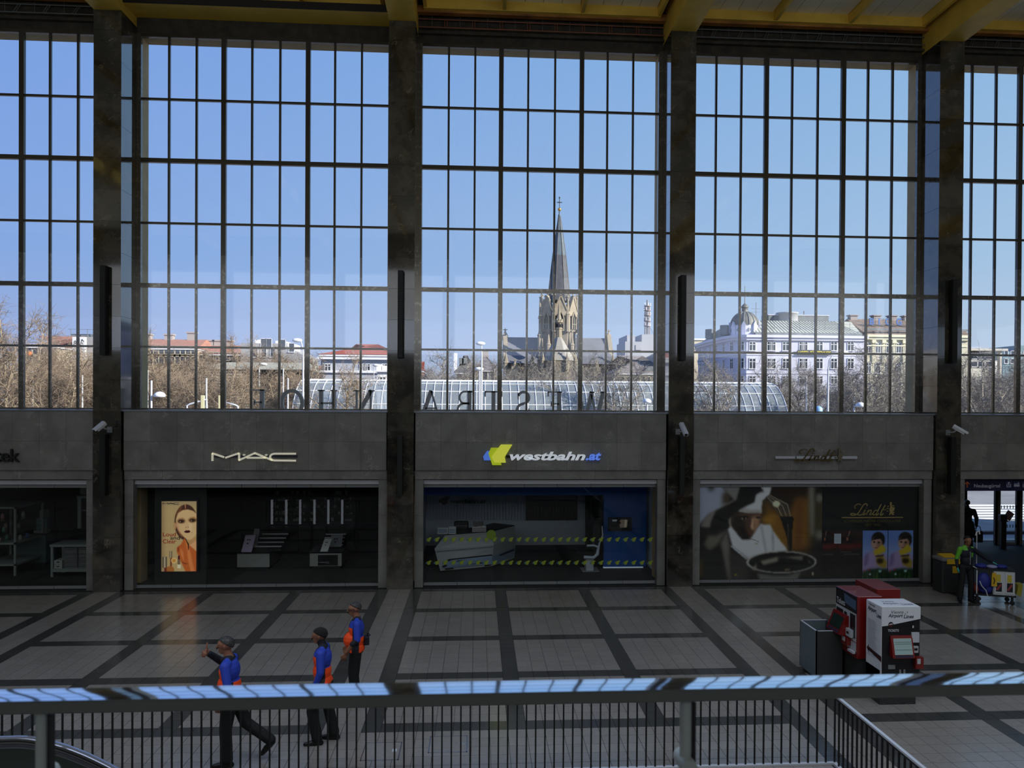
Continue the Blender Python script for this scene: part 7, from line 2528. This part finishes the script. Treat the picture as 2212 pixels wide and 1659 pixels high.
for u in (1113, 1150, 1166, 1250, 1290):
    yb_ = ty - 8
    x = cxp(u, yb_)
    box(x - .9, x + .9, yb_, yb_ + 3, 0, cz(792, yb_)).build('buttress', M_chl, ch)
    pinnacle(x, yb_ + .5, cz(796, yb_), cz(779 if u in (1113, 1290) else 758, yb_), .6)
box(cxp(1150, ty - 10), cxp(1262, ty - 10), ty - 9, ty - 5, 0, cz(789, ty - 9)).build('chapel_wall', M_chl, ch)

# ---------------------------------------------------------------- other buildings
M_orange_t = mat('orange_roof_tiles', (160, 108, 86), .8, noise=(.8, .14), bump=(3, .4))
M_redt = mat('red_roof_tiles', (158, 84, 66), .8, noise=(.9, .14), bump=(3, .4))
M_cr1, M_cr2, M_gr1, M_gr2, M_w1 = mat('cream_render', (196, 186, 164), .8), mat('sand_render', (186, 172, 150), .8), mat('grey_render', (150, 150, 152), .8), mat('blue_grey_render', (168, 172, 184), .8), mat('white_render', (222, 222, 226), .8)
def house(name, lab, u0, u1, v_eave, v_ridge, Y, depth, wall, roof, inset=None, wrows=(), wcols=0, ww=1.2, chim=(), wh=2.0, ridge_shift=0):
    t = thing(name, lab, 'building', (0, 0, 0))
    x0, x1 = at(u0, v_eave, Y=Y).x, at(u1, v_eave, Y=Y).x
    ze = at((u0 + u1) / 2, v_eave, Y=Y).z
    zr_ = at((u0 + u1) / 2, v_ridge, Y=Y + depth / 2).z
    box(x0, x1, Y, Y + depth, 0, ze).build('wall', wall, t)
    box(x0 - .3, x1 + .3, Y - .4, Y + depth, ze - .3, ze).build('cornice', M_w1, t)
    if roof is not None:
        hip_roof(t, x0, x1, Y, Y + depth, ze, zr_, roof, inset)
    for v in wrows:
        for i in range(wcols):
            x = x0 + (x1 - x0) * (i + .5) / wcols
            z = at(u0, v, Y=Y).z
            win(t, x, Y - .02, z, ww, wh, 0, frame=M_cr1)
    for u, hgt in chim:
        x = at(u, v_ridge, Y=Y + depth / 2).x
        c = box(x - .9, x + .9, Y + depth / 2 - .6, Y + depth / 2 + .8, zr_ - 1.5, zr_ + hgt)
        c.bx(x - 1.1, x + 1.1, Y + depth / 2 - .8, Y + depth / 2 + 1, zr_ + hgt, zr_ + hgt + .3)
        c.build('chimney', MATS['chimney_render'], t)
    return t, x0, x1, ze, zr_
house('townhouse', 'long house with an orange tiled roof and chimneys, left in the second window', 285, 424, 752, 733, 150, 16, M_cr2, M_orange_t, .5, (768, 786), 12, 1.3, ((318, .9), (366, .9), (415, 1.4)), 2.2)
house('townhouse', 'lower orange-roofed house with white chimneys in the middle of the second window', 425.5, 532, 765, 746, 152, 16, M_gr1, M_orange_t, .5, (782, 800), 9, 1.3, ((438, .9), (455, .9), (471, .9), (494, .9)), 2.2)
house('townhouse', 'brown hip-roofed house behind bare trees at the left edge', 57, 122, 748, 726, 120, 14, M_cr2, M_orange_t, None, (768, 790), 5, 1.2, (), 2)
t, x0, x1, ze, zr_ = house('villa', 'white villa with a red hipped roof and dark window, beside the second pillar', 693, 862, 766, 743.5, 118, 18, M_gr2, M_redt, 9, (803,), 0)
for u in (708, 783, 793, 830):
    a = at(u, 802 if u == 708 else 800, Y=118)
    win(t, a.x, 117.98, a.z, 1.15, at(u, 786, Y=118).z - a.z, 1)
zz = at(760, 797, Y=118).z
box(x0 - .2, x1, 117.6, 118, zz - .7, zz - .3).build('string_course', M_w1, t)
box(x0 - .6, x1 + .3, 117.3, 118, ze - .9, ze - .5).build('cornice', M_w1, t)
box(x0 + .3, x0 + .45, 117.8, 118, 0, ze - .5).build('downpipe', M_slate, t)
an = thing('annex', 'low white flat-roofed annex with vents right of the villa', 'building', (0, 0, 0))
a, b = at(815, 835, Y=95), at(880, 804, Y=95)
box(a.x, b.x, 95, 103, 0, b.z).build('wall', M_w1, an)
box(a.x - .3, b.x, 94.6, 103, b.z, b.z + .25).build('cornice', M_w1, an)
for u0, u1, v in ((813, 824, 787), (825, 838, 790), (839, 850, 788)):
    c, d_ = at(u0, 800, Y=97), at(u1, v, Y=97)
    box(c.x, d_.x, 97, 99, b.z, d_.z).build('roof_vent', M_w1, an)
for i in range(4):
    x = a.x + .8 + i * 1.7
    win(an, x, 94.98, b.z - 2.2, 1.0, 1.5, 1)
house('townhouse', 'small house with a bright red roof left of the villa', 664, 692, 808, 790, 135, 10, M_cr1, M_redt, 0, (818,), 3, 1.2, ())
# modern attic building with white roof boxes
t = thing('modern_block', 'grey modern block with white roof boxes behind a dark bare tree', 'building', (0, 0, 0))
a, b = at(520, 800, Y=140), at(608, 742, Y=140)
box(a.x, b.x, 140, 155, 0, b.z).build('wall', M_gr1, t)
c = at(655, 752, Y=140)
MB().add([(b.x, 140, 0), (c.x, 140, 0), (c.x, 140, c.z - 1.5), (b.x, 140, b.z), (b.x, 155, 0), (c.x, 155, 0), (c.x, 155, c.z - 1.5), (b.x, 155, b.z)], [(0, 1, 2, 3), (5, 4, 7, 6), (3, 2, 6, 7), (1, 5, 6, 2), (0, 4, 5, 1), (0, 3, 7, 4)]).build('wing', M_gr1, t)
for u, v0, v1 in ((532, 747, 742), (555, 744, 734), (600, 744, 736), (615, 747, 738), (624, 748, 741), (634, 752, 744), (545, 746, 741)):
    d_, e = at(u - 5, v0, Y=142), at(u + 5, v1, Y=142)
    box(d_.x, e.x, 142, 146, d_.z - 1.2, e.z).build('roof_box', M_w1, t)
for u, v in ((569, 750), (581, 750), (570, 771), (590, 771), (551, 771), (611, 752), (630, 760)):
    d_ = at(u, v, Y=140)
    win(t, d_.x, 139.98, d_.z, 1.2, 1.8, 0)
# louvred car park front
t = thing('louvred_block', 'flat building with a beige frame and horizontal louvres behind the bare trees', 'building', (0, 0, 0))
Yl = 80
M_lou = mat('louvre_grey', (176, 176, 170), .6)
a, b = at(396, 890, Y=Yl), at(406, 780, Y=Yl)
box(a.x, b.x, Yl, Yl + .8, 0, b.z).build('post', M_cr1, t)
c, d_ = at(442, 797, Y=Yl), at(662, 784, Y=Yl)
box(c.x, d_.x, Yl - .3, Yl + 8, c.z, d_.z).build('roof_slab', M_lou, t)
e = at(406, 788, Y=Yl)
box(a.x, c.x, Yl, Yl + .8, at(410, 785, Y=Yl).z, b.z).build('lintel', M_cr1, t)
box(b.x + .5, d_.x, Yl + 3, Yl + 8, 0, c.z).build('wall', mat('dark_glass_wall', (70, 74, 78), .3), t)
for i in range(16):
    z = c.z - .35 - i * .36
    box(b.x + .3, at(545, 800, Y=Yl).x, Yl, Yl + .25, z, z + .13).build('slat', M_lou, t)
# white sign tower and orange ball at the left
t = thing('sign_tower', 'white sign panel with black scribble pattern on a mast at the left', 'sign', (0, 0, 0))
Ys = 78
a, b = at(156, 777, Y=Ys), at(183, 728, Y=Ys)
box(a.x, b.x, Ys, Ys + .5, a.z, b.z).build('panel', M_w1, t)
box((a.x + b.x) / 2 - .2, (a.x + b.x) / 2 + .2, Ys + .5, Ys + .9, 0, b.z).build('mast', M_slate, t)
for i in range(14):
    x, z = a.x + .15 + RNG.random() * (b.x - a.x - .5), a.z + .1 + RNG.random() * (b.z - a.z - .4)
    MB().ribbon([(x, z), (x + .2 * RNG.random(), z + .25), (x + .3, z + .1 * RNG.random())], .08, Ys - .02, Ys).build('scribble', M_black, t)
t = thing('flat_block', 'grey flat-roofed block with a rooftop railing behind the sign panel', 'building', (0, 0, 0))
a, b = at(123, 800, Y=130), at(215, 728, Y=130)
box(a.x, b.x, 130, 145, 0, b.z).build('wall', M_gr1, t)
c, d_ = at(153, 728, Y=132), at(215, 722, Y=132)
box(c.x, d_.x, 132, 140, b.z, d_.z).build('roof_house', M_slate, t)
rr = MB()
for u in (153, 167, 189, 210):
    x = at(u, 720, Y=131).x
    rr.cyl((x, 131, b.z), (x, 131, at(u, 711, Y=131).z), .05, n=4)
rr.cyl((c.x, 131, at(160, 711, Y=131).z), (d_.x, 131, at(160, 711, Y=131).z), .05, n=4)
rr.build('roof_railing', M_slate, t)
q = at(63, 763.5, Y=72)
t = thing('ball_lamp', 'orange ball on a pole among the bare trees at the left', 'lamp', (q.x, 72, 0))
MB().ell((0, 0, q.z), (.30, .30, .30), 14).build('globe', mat('orange_globe', (232, 120, 60), .5), t)
MB().cyl((0, 0, 0), (0, 0, q.z - .25), .06).build('pole', M_slate, t)
# mansard house, radio building, slate hall between church and pillar
t, x0, x1, ze, zr_ = house('mansard_house', 'slate-grey mansard house with small dormers left of the church', 986, 1024, 805, 768, 150, 9, M_cr1, mat('dark_mansard', (96, 94, 96), .7, noise=(1, .2)), 2.4, (826,), 3, 1.1, ())
for u in (997, 1003):
    a = at(u, 786, Y=152)
    MB().bev(-.55, .55, -.5, .8, 0, 1.3, .08).build('dormer', M_slate, t, (a.x, 151.6, a.z))
box(x0 - .6, x0 + .1, 150.5, 153, ze, at(990, 763, Y=151).z).build('fire_wall', M_w1, t)
house('townhouse', 'grey gabled roof with skylights between the mansard house and the church', 1024, 1072, 800, 768, 172, 12, M_gr1, mat('grey_tiles', (128, 122, 124), .8, noise=(1, .2)), 3, (820,), 3, 1.2, ((1048, 1.2),))
house('townhouse', 'narrow red brick gable beside the second pillar', 896, 911, 800, 781, 120, 8, mat('red_brick_wall', (176, 104, 80), .8), M_redt, 1.5, (), 0)
house('slate_hall', 'long grey hipped roof with an eyebrow dormer right of the church', 1329, 1440, 806, 768.5, 135, 22, M_cr1, mat('warm_grey_slates', (142, 134, 130), .8, noise=(1.2, .12)), 8, (826,), 10, .8, (), 1.2)
a = at(1404, 802, Y=137)
MB().prism([(-1.6, 0), (1.6, 0), (1.0, .7), (.4, 1.0), (-.4, 1.0), (-1.0, .7)], -.6, 1.5).build('eyebrow_dormer', M_slate, COL.objects[-1] if False else [o for o in COL.objects if o.name.startswith('slate_hall')][0], (a.x, 136.2, a.z))
t = thing('telephone_exchange', 'grey cubic block carrying the antenna mast', 'building', (0, 0, 0))
Yt2 = 230
for u0, u1, v0, v1, dy in ((1354, 1372, 800, 724, 0), (1350, 1387, 800, 738, -4), (1386, 1470, 800, 723, 3)):
    a, b = at(u0, v0, Y=Yt2 + dy), at(u1, v1, Y=Yt2 + dy)
    box(a.x, b.x, Yt2 + dy, Yt2 + dy + 15, 0, b.z).build('wall', mat('exchange_concrete', (166, 168, 176), .8), t)
a, b = at(1373, 756, Y=Yt2 - 4.2), at(1385, 745, Y=Yt2 - 4.2)
box(a.x, b.x, Yt2 - 4.2, Yt2 - 4, a.z, b.z).build('window_field', MATS['light_grey_metal'], t)
am = thing('antenna_mast', 'lattice antenna mast with platforms on the grey block', 'mast', (at(1398, 722, Y=Yt2 + 6).x, Yt2 + 6, at(1398, 722.6, Y=Yt2 + 3).z))
def mz(v):
    return at(1398, v, Y=Yt2 + 6).z - am.location.z
M_mast = mat('mast_grey_red', (160, 140, 138), .6)
for sx, sy in ((-1, -1), (1, -1), (1, 1), (-1, 1)):
    MB().cyl((sx * .75, sy * .75, -.3), (sx * .6, sy * .6, mz(661)), .10, n=5).build('leg', M_mast, am)
br = MB()
n = 12
for i in range(n):
    z0, z1 = mz(722) * (1 - i / n) + mz(662) * i / n, mz(722) * (1 - (i + 1) / n) + mz(662) * (i + 1) / n
    for s_ in ((-1, -1, 1, -1), (1, -1, 1, 1), (1, 1, -1, 1), (-1, 1, -1, -1)):
        br.cyl((s_[0] * .7, s_[1] * .7, z0), (s_[2] * .68, s_[3] * .68, z1), .05, n=4)
tag(br.build('lattice', M_mast, am), kind='stuff')
MB().cyl((0, 0, 0), (0, 0, mz(648)), .28, n=10).build('pole', M_alu_d, am)
for v in (662, 671.5, 682, 694, 705):
    MB().lathe([(.4, 0), (1.15, 0), (1.15, .25), (.4, .25)], (0, 0, mz(v)), 12).build('platform', M_mast, am)
    for i in range(5):
        a = i * 2 * PI / 5 + v
        MB().bev(-.12, .12, -.1, .1, 0, 1.1, .03).build('aerial_panel', M_w1, am, (1.05 * math.cos(a), 1.05 * math.sin(a), mz(v) + .1))
MB().cyl((.8, 0, mz(706)), (2.3, 0, .2), .08, n=4).build('stay', M_slate, am)
# right edge: offices
t = thing('office_block', 'pale office block with a projecting flat roof at the right edge', 'building', (0, 0, 0))
Yo = 150
a, b = at(2040, 800, Y=Yo), at(2146, 762, Y=Yo)
M_off = mat('office_beige', (184, 180, 172), .8)
box(a.x, b.x, Yo, Yo + 15, 0, b.z).build('wall', M_off, t)
c, d_ = at(2060, 758, Y=Yo), at(2165, 760, Y=Yo)
box(c.x, d_.x, Yo - 2, Yo + 14, c.z, c.z + .5).build('roof_slab', M_off, t)
e = at(2156, 780, Y=Yo)
box(at(2154, 780, Y=Yo).x, at(2158, 780, Y=Yo).x, Yo - 1, Yo, 0, c.z).build('column', M_off, t)
box(b.x, at(2168, 775, Y=Yo).x, Yo + 1, Yo + 12, 0, at(2160, 778, Y=Yo).z).build('wing', M_w1, t)
sk = MB()
f0, f1 = at(2108, 758, Y=Yo + 3), at(2136, 750, Y=Yo + 3)
for i in range(4):
    sk.tube([(f0.x + (f1.x - f0.x) * i / 3, Yo + 3, f0.z), (f0.x + (f1.x - f0.x) * i / 3 - 1.2, Yo + 4, f1.z)], .06, 4)
for z in (f0.z, f1.z):
    sk.cyl((f0.x - (1.2 if z == f1.z else 0), Yo + (4 if z == f1.z else 3), z), (f1.x - (1.2 if z == f1.z else 0), Yo + (4 if z == f1.z else 3), z), .06, n=4)
sk.build('roof_frame', M_w1, t)
for i in range(4):
    x = a.x + (b.x - a.x) * (.45 + .15 * i)
    win(t, x, Yo - .02, at(2100, 775, Y=Yo).z, 2.0, 1.3, 0)
    win(t, x, Yo - .02, at(2100, 792, Y=Yo).z, 2.0, 1.3, 0)
t = thing('office_tower', 'blue-green glass office building at the right edge', 'building', (0, 0, 0))
a, b = at(2166, 800, Y=165), at(2262, 760, Y=165)
box(a.x, b.x, 165, 180, 0, b.z).build('wall', mat('teal_glass_wall', (120, 142, 150), .3), t)
c = at(2200, 746, Y=166)
box(c.x, b.x, 166, 180, b.z, c.z).build('upper_storey', MATS['teal_glass_wall'], t)
for i in range(7):
    x = a.x + (b.x - a.x) * (i + .5) / 7
    for v in (768, 785):
        win(t, x, 164.98, at(2200, v, Y=165).z, 1.0, 1.2, 0)
t = thing('far_house', 'distant flat-topped house left of the hotel', 'building', (0, 0, 0))
a, b = at(1490, 800, Y=215), at(1528, 735, Y=215)
box(a.x, b.x, 215, 230, 0, b.z).build('wall', M_cr1, t)
box(a.x - .3, b.x + .3, 214.6, 230, b.z, b.z + .5).build('cornice', M_w1, t)
for u in (1506, 1515):
    d_ = at(u, 760, Y=215)
    win(t, d_.x, 214.98, d_.z, 1.2, 2, 0)

# ---------------------------------------------------------------- lamps, poles, rails in the street
M_lp = mat('lamp_post_white', (206, 208, 212), .5)
M_lh = mat('lamp_head_white', (226, 228, 232), .4)
def street_lamp(lab, u, v_top, uh, vh, Y, grp='street lamps'):
    """mast at pixel column u up to v_top, arm curving to the head at (uh, vh)"""
    p = at(u, v_top, Y=Y)
    hd = at(uh, vh, Y=Y)
    t = thing('street_lamp', lab, 'street lamp', (p.x, Y, 0), group=grp)
    MB().cyl((0, 0, 0), (0, 0, p.z), .10, .07, n=8).build('mast', M_lp, t)
    dx, z1 = hd.x - p.x, hd.z
    MB().tube([(0, 0, p.z - .1), (dx * .05, 0, p.z + (z1 - p.z) * .5), (dx * .35, 0, p.z + (z1 - p.z) * .9), (dx * .8, 0, z1 + .05)], .05, 6).build('arm', M_lp, t)
    MB().ell((dx, 0, z1), (.42, .2, .17), 12).build('lamp_head', M_lh, t)
street_lamp('tall street lamp with a drop-shaped head beside the white villa', 655, 772, 642, 735, 42)
street_lamp('slim street lamp before the glass vault left of the church', 1040.5, 762, 1038, 742, 45)
street_lamp('small lamp with a bent neck among the trees left of the station letters', 560, 800, 569, 787, 62)
street_lamp('street lamp with a long curved arm in front of the hotel', 1789, 797, 1822, 761, 40)
street_lamp('lamp with a bent neck before the villa, above the glass vault', 807.5, 812, 812, 789, 85)
street_lamp('short double-bent lamp behind the slim lamp post by the glass vault', 1036, 800, 1035, 797, 48)
def globe_lamp(lab, u, v, Y, up, r):
    p = at(u, v, Y=Y)
    t = thing('globe_lamp', lab, 'street lamp', (p.x, Y, 0), group='white globe lamps')
    x = at(up, v, Y=Y).x - p.x
    MB().cyl((x, 0, 0), (x, 0, at(up, 822 if up < 400 else v + 4, Y=Y).z), .07).build('mast', M_lp, t)
    MB().cyl((x, 0, p.z - .02), (0, 0, p.z - .02), .04).build('arm', M_lp, t)
    pr_ = [(r * 1.3 * math.sin(a), r * math.cos(a)) for a in np.linspace(0.02, PI / 2, 7)] + [(r * 1.2, -.08), (.001, -.1)]
    MB().lathe(pr_, (0, 0, p.z), 16).build('globe', M_lh, t)
globe_lamp('white dome lamp on a bracket at the left of the second window', 345, 855, 34, 327, .30)
globe_lamp('white dome lamp at the right of the hotel window', 1859, 877, 34, 1845, .28)
globe_lamp('white lamp in front of the right end of the glass vault', 1397.5, 868, 36, 1397.5, .26)
for i, (u, v, Y, lab) in enumerate(((319, 800, 50, 'thin pale mast at the left of the second window'), (446, 818, 45, 'thin pale mast before the louvred block'), (612, 798, 55, 'tall pale mast right of the small bent lamp'),
        (622, 818, 46, 'shorter pale mast beside the letter O'), (71, 803, 52, 'pale mast among the trees at the left edge'), (107, 815, 50, 'second pale mast among the trees at the left edge'), (178, 812, 50, 'pale mast just left of the first pillar'),
        (688, 806, 75, 'thin pale post above the left end of the vault'), (1742, 815, 50, 'pale mast before the hotel'), (1845, 850, 45, 'short pale mast right of the hotel lamp'), (2161, 840, 55, 'pale mast among the trees at the right edge'))):
    p = at(u, v, Y=Y)
    t = thing('mast', lab, 'mast', (p.x, Y, 0), group='pale masts')
    MB().cyl((0, 0, 0), (0, 0, p.z), .09, .06, n=8).build('tube', M_lp, t)
    MB().ell((0, 0, p.z), (.08, .08, .06), 8).build('cap', M_lp, t)
M_ysl = mat('pale_yellow_post', (206, 200, 160), .6)
for i, (u, lab) in enumerate(((438, 'left pale yellow post by the white tube rail'), (476, 'right pale yellow post by the white tube rail'))):
    p = at(u, 854, Y=40)
    t = thing('yellow_post', lab, 'post', (p.x, 40, 0), group='pale yellow posts')
    MB().bev(-.14, .14, -.1, .1, 0, p.z, .03).build('column', M_ysl, t)
def tube_rail(lab, pts, Y):
    t = thing('tube_rail', lab, 'rail', (0, 0, 0), group='white tube rails')
    q = [at(u, v, Y=Y) for u, v in pts]
    q = [Vector((q[0].x, Y, 0))] + q if pts[0][1] > pts[1][1] + 1 else q
    if pts[-1][1] > pts[-2][1] + 1:
        q = q + [Vector((q[-1].x, Y, 0))]
    MB().tube(q, .075, 8).build('tube', M_lp, t)
tube_rail('white tube rail rising to the right below the trees', [(404, 890), (404, 876), (410, 873), (447, 863), (447, 890)], 40)
tube_rail('white tube rail sloping down to the right below the trees', [(485, 890), (485, 868), (508, 875), (514, 878), (514, 890)], 40)
t = thing('underground_sign', 'small blue and white station sign low in the hotel window', 'sign', (at(1768, 885, Y=36).x, 36, 0))
zz = at(1768, 889, Y=36).z
MB().lathe([(.3, 0), (.3, .25), (.16, .4), (.0001, .42)], (0, 0, zz), 14).build('lamp_body', mat('sign_blue_white', (150, 190, 226), .4), t)
MB().cyl((0, 0, 0), (0, 0, zz), .06).build('post', M_lp, t)
t = thing('underground_sign', 'small blue station sign low beside the letter O', 'sign', (at(608, 880, Y=36).x, 36, 0))
zz = at(608, 886, Y=36).z
MB().bev(-.18, .18, -.18, .18, zz, zz + .32, .04).build('lamp_body', mat('sign_blue_soft', (130, 160, 214), .4), t)
MB().cyl((0, 0, 0), (0, 0, zz), .06).build('post', M_lp, t)

# ---------------------------------------------------------------- bare plane trees
M_trunk = mat('pale_bark', (190, 178, 154), .85, noise=(2.0, .3))
M_branch = mat('tan_bark', (154, 140, 120), .85, noise=(2.0, .25))
M_twig = mat('brown_twigs', (134, 118, 102), .9)
M_twig2 = mat('grey_twigs', (132, 126, 120), .9)
M_branch2 = mat('grey_bark', (166, 158, 146), .9)
def tree_meshes(seed, spread=1.0, dense=1.0):
    """unit tree 10 m high: trunk, limbs and twigs"""
    R = random.Random(seed)
    tk, br, tw = MB(), MB(), MB()
    def rv(s):
        return Vector((R.gauss(0, s), R.gauss(0, s), R.gauss(0, s)))
    def shoot(p, d, ln, r, n, up, mb, sides, wob):
        pts, rs = [p.copy()], [r]
        for i in range(n):
            d = (d + rv(wob) + Vector((0, 0, up))).normalized()
            p = p + d * (ln / n)
            pts.append(p.copy())
            rs.append(r * (1 - .75 * (i + 1) / n))
        mb.tube(pts, rs, sides, 0, False, sides > 4)
        return pts, d
    th = R.uniform(2.3, 3.0)
    top, _ = shoot(Vector((0, 0, 0)), Vector((R.gauss(0, .04), R.gauss(0, .04), 1)), th, .19, 3, 0, tk, 8, .03)
    tk.v = tk.v
    base = top[-1]
    nl = R.randint(5, 7)
    for i in range(nl):
        a = 2 * PI * i / nl + R.uniform(-.3, .3)
        el = R.uniform(.5, 1.15) if i else 1.5
        d = Vector((math.cos(a) * math.cos(el) * spread, math.sin(a) * math.cos(el) * spread, math.sin(el))).normalized()
        ln = R.uniform(4.2, 6.2) if i else 6.6
        lp_, _ = shoot(base - Vector((0, 0, R.uniform(0, .5))), d, ln, .10, 7, .07, br, 6, .10)
        for j in range(1, 8):
            for _k in range(2 if j > 1 else 1):
                d2 = ((lp_[j] - lp_[j - 1]).normalized() * .55 + rv(.6)).normalized()
                d2.z = d2.z * .7 + .25
                bp_, _ = shoot(lp_[j], d2, R.uniform(1.3, 2.6) * (1 - .05 * j), .04, 4, .05, br, 4, .16)
                for q in range(1, 5):
                    for _m in range(int(round(5 * dense))):
                        d3 = ((bp_[q] - bp_[q - 1]).normalized() * .5 + rv(.62)).normalized()
                        tp_, _ = shoot(bp_[q], d3, R.uniform(.45, 1.15), .0165, 2, .08, tw, 3, .2)
                        for _n in range(2):
                            d4 = (d3 * .5 + rv(.6)).normalized()
                            shoot(tp_[1 + _n], d4, R.uniform(.3, .65), .0115, 1, .06, tw, 3, .1)
    return tk, br, tw
protos = []
for s_, sp_, dn in ((1, 1.0, 1.0), (2, 1.15, 1.0), (3, .8, 1.0), (4, 1.0, .7)):
    tk, br, tw = tree_meshes(s_ * 11, sp_, dn)
    zt = sorted(v[2] for v in tw.v)[int(len(tw.v) * .985)]
    for mb in (tk, br, tw):
        mb.v = [(x * 9.6 / zt, y_ * 9.6 / zt, z * 9.6 / zt) for x, y_, z in mb.v]
    protos.append([mb for mb in (tk, br, tw)])
pm_ = []
for i, (tk, br, tw) in enumerate(protos):
    trio = []
    for warm in (1, 0):
        a = tk.build('trunk', M_trunk if warm else M_branch2)
        b_ = br.build('branches', M_branch if warm else M_branch2)
        c = tw.build('twigs', M_twig if warm else M_twig2)
        trio.append((a.data, b_.data, c.data))
        for o in (a, b_, c):
            bpy.data.objects.remove(o)
    pm_.append(trio)
def tree(u, v_top, Y, k, warm, lab, wide=1.0):
    p = at(u, v_top, Y=Y)
    t = thing('bare_tree', lab, 'tree', (p.x, Y, 0), (u * 1.7) % 6.28, group='bare trees in the forecourt')
    s = p.z / 9.6
    t.scale = (s * wide, s * wide, s)
    tk, br, tw = pm_[k][0 if warm else 1]
    link('trunk', tk, t)
    link('branches', br, t)
    tag(link('twigs', tw, t), kind='stuff')
ords = ('first', 'second', 'third', 'fourth', 'fifth', 'sixth', 'seventh', 'eighth', 'ninth', 'tenth', 'eleventh', 'twelfth')
groups_ = [
    ('%s bare tree from the left seen through the leftmost window', 1, [(26, 672, 46, 0), (-30, 735, 60, 1), (72, 748, 66, 2), (98, 762, 58, 1), (122, 745, 74, 0), (148, 772, 50, 3), (172, 752, 70, 1), (190, 778, 54, 2), (214, 760, 60, 0)]),
    ('%s bare tree from the left seen through the window with the red roofs', 1, [(306, 770, 56, 2), (336, 782, 64, 0), (371, 726, 60, 1), (398, 778, 70, 3), (433, 776, 54, 0), (470, 790, 66, 2), (502, 772, 50, 3), (556, 738, 96, 1), (585, 776, 60, 0), (618, 752, 88, 1), (648, 778, 70, 2), (757, 770, 48, 3)]),
    ('%s bare tree from the left seen through the church window', 0, [(916, 788, 84, 2), (946, 770, 62, 0), (982, 778, 74, 1), (1062, 786, 86, 0), (1106, 788, 92, 1), (1146, 782, 78, 2), (1190, 788, 90, 0), (1245, 786, 56, 3), (1288, 770, 96, 1), (1325, 784, 50, 3), (1362, 778, 88, 0)]),
    ('%s bare tree from the left seen through the hotel window', 0, [(1520, 772, 66, 1), (1552, 792, 50, 3), (1660, 812, 58, 2), (1702, 786, 62, 0), (1748, 800, 54, 3), (1800, 812, 66, 1), (1880, 760, 46, 0), (1945, 778, 52, 1), (1975, 770, 64, 2)]),
    ('%s bare tree from the left seen through the rightmost window', 0, [(2090, 790, 58, 2), (2122, 768, 46, 0), (2160, 790, 64, 1), (2196, 776, 52, 3), (2235, 770, 60, 0)])]
for lab, warm, lst in groups_:
    lst = sorted(lst)
    for i, (u, v, Y, k) in enumerate(lst):
        tree(u, v, Y, k, warm, lab % ords[i], 1.0 if v < 760 else 1.12)
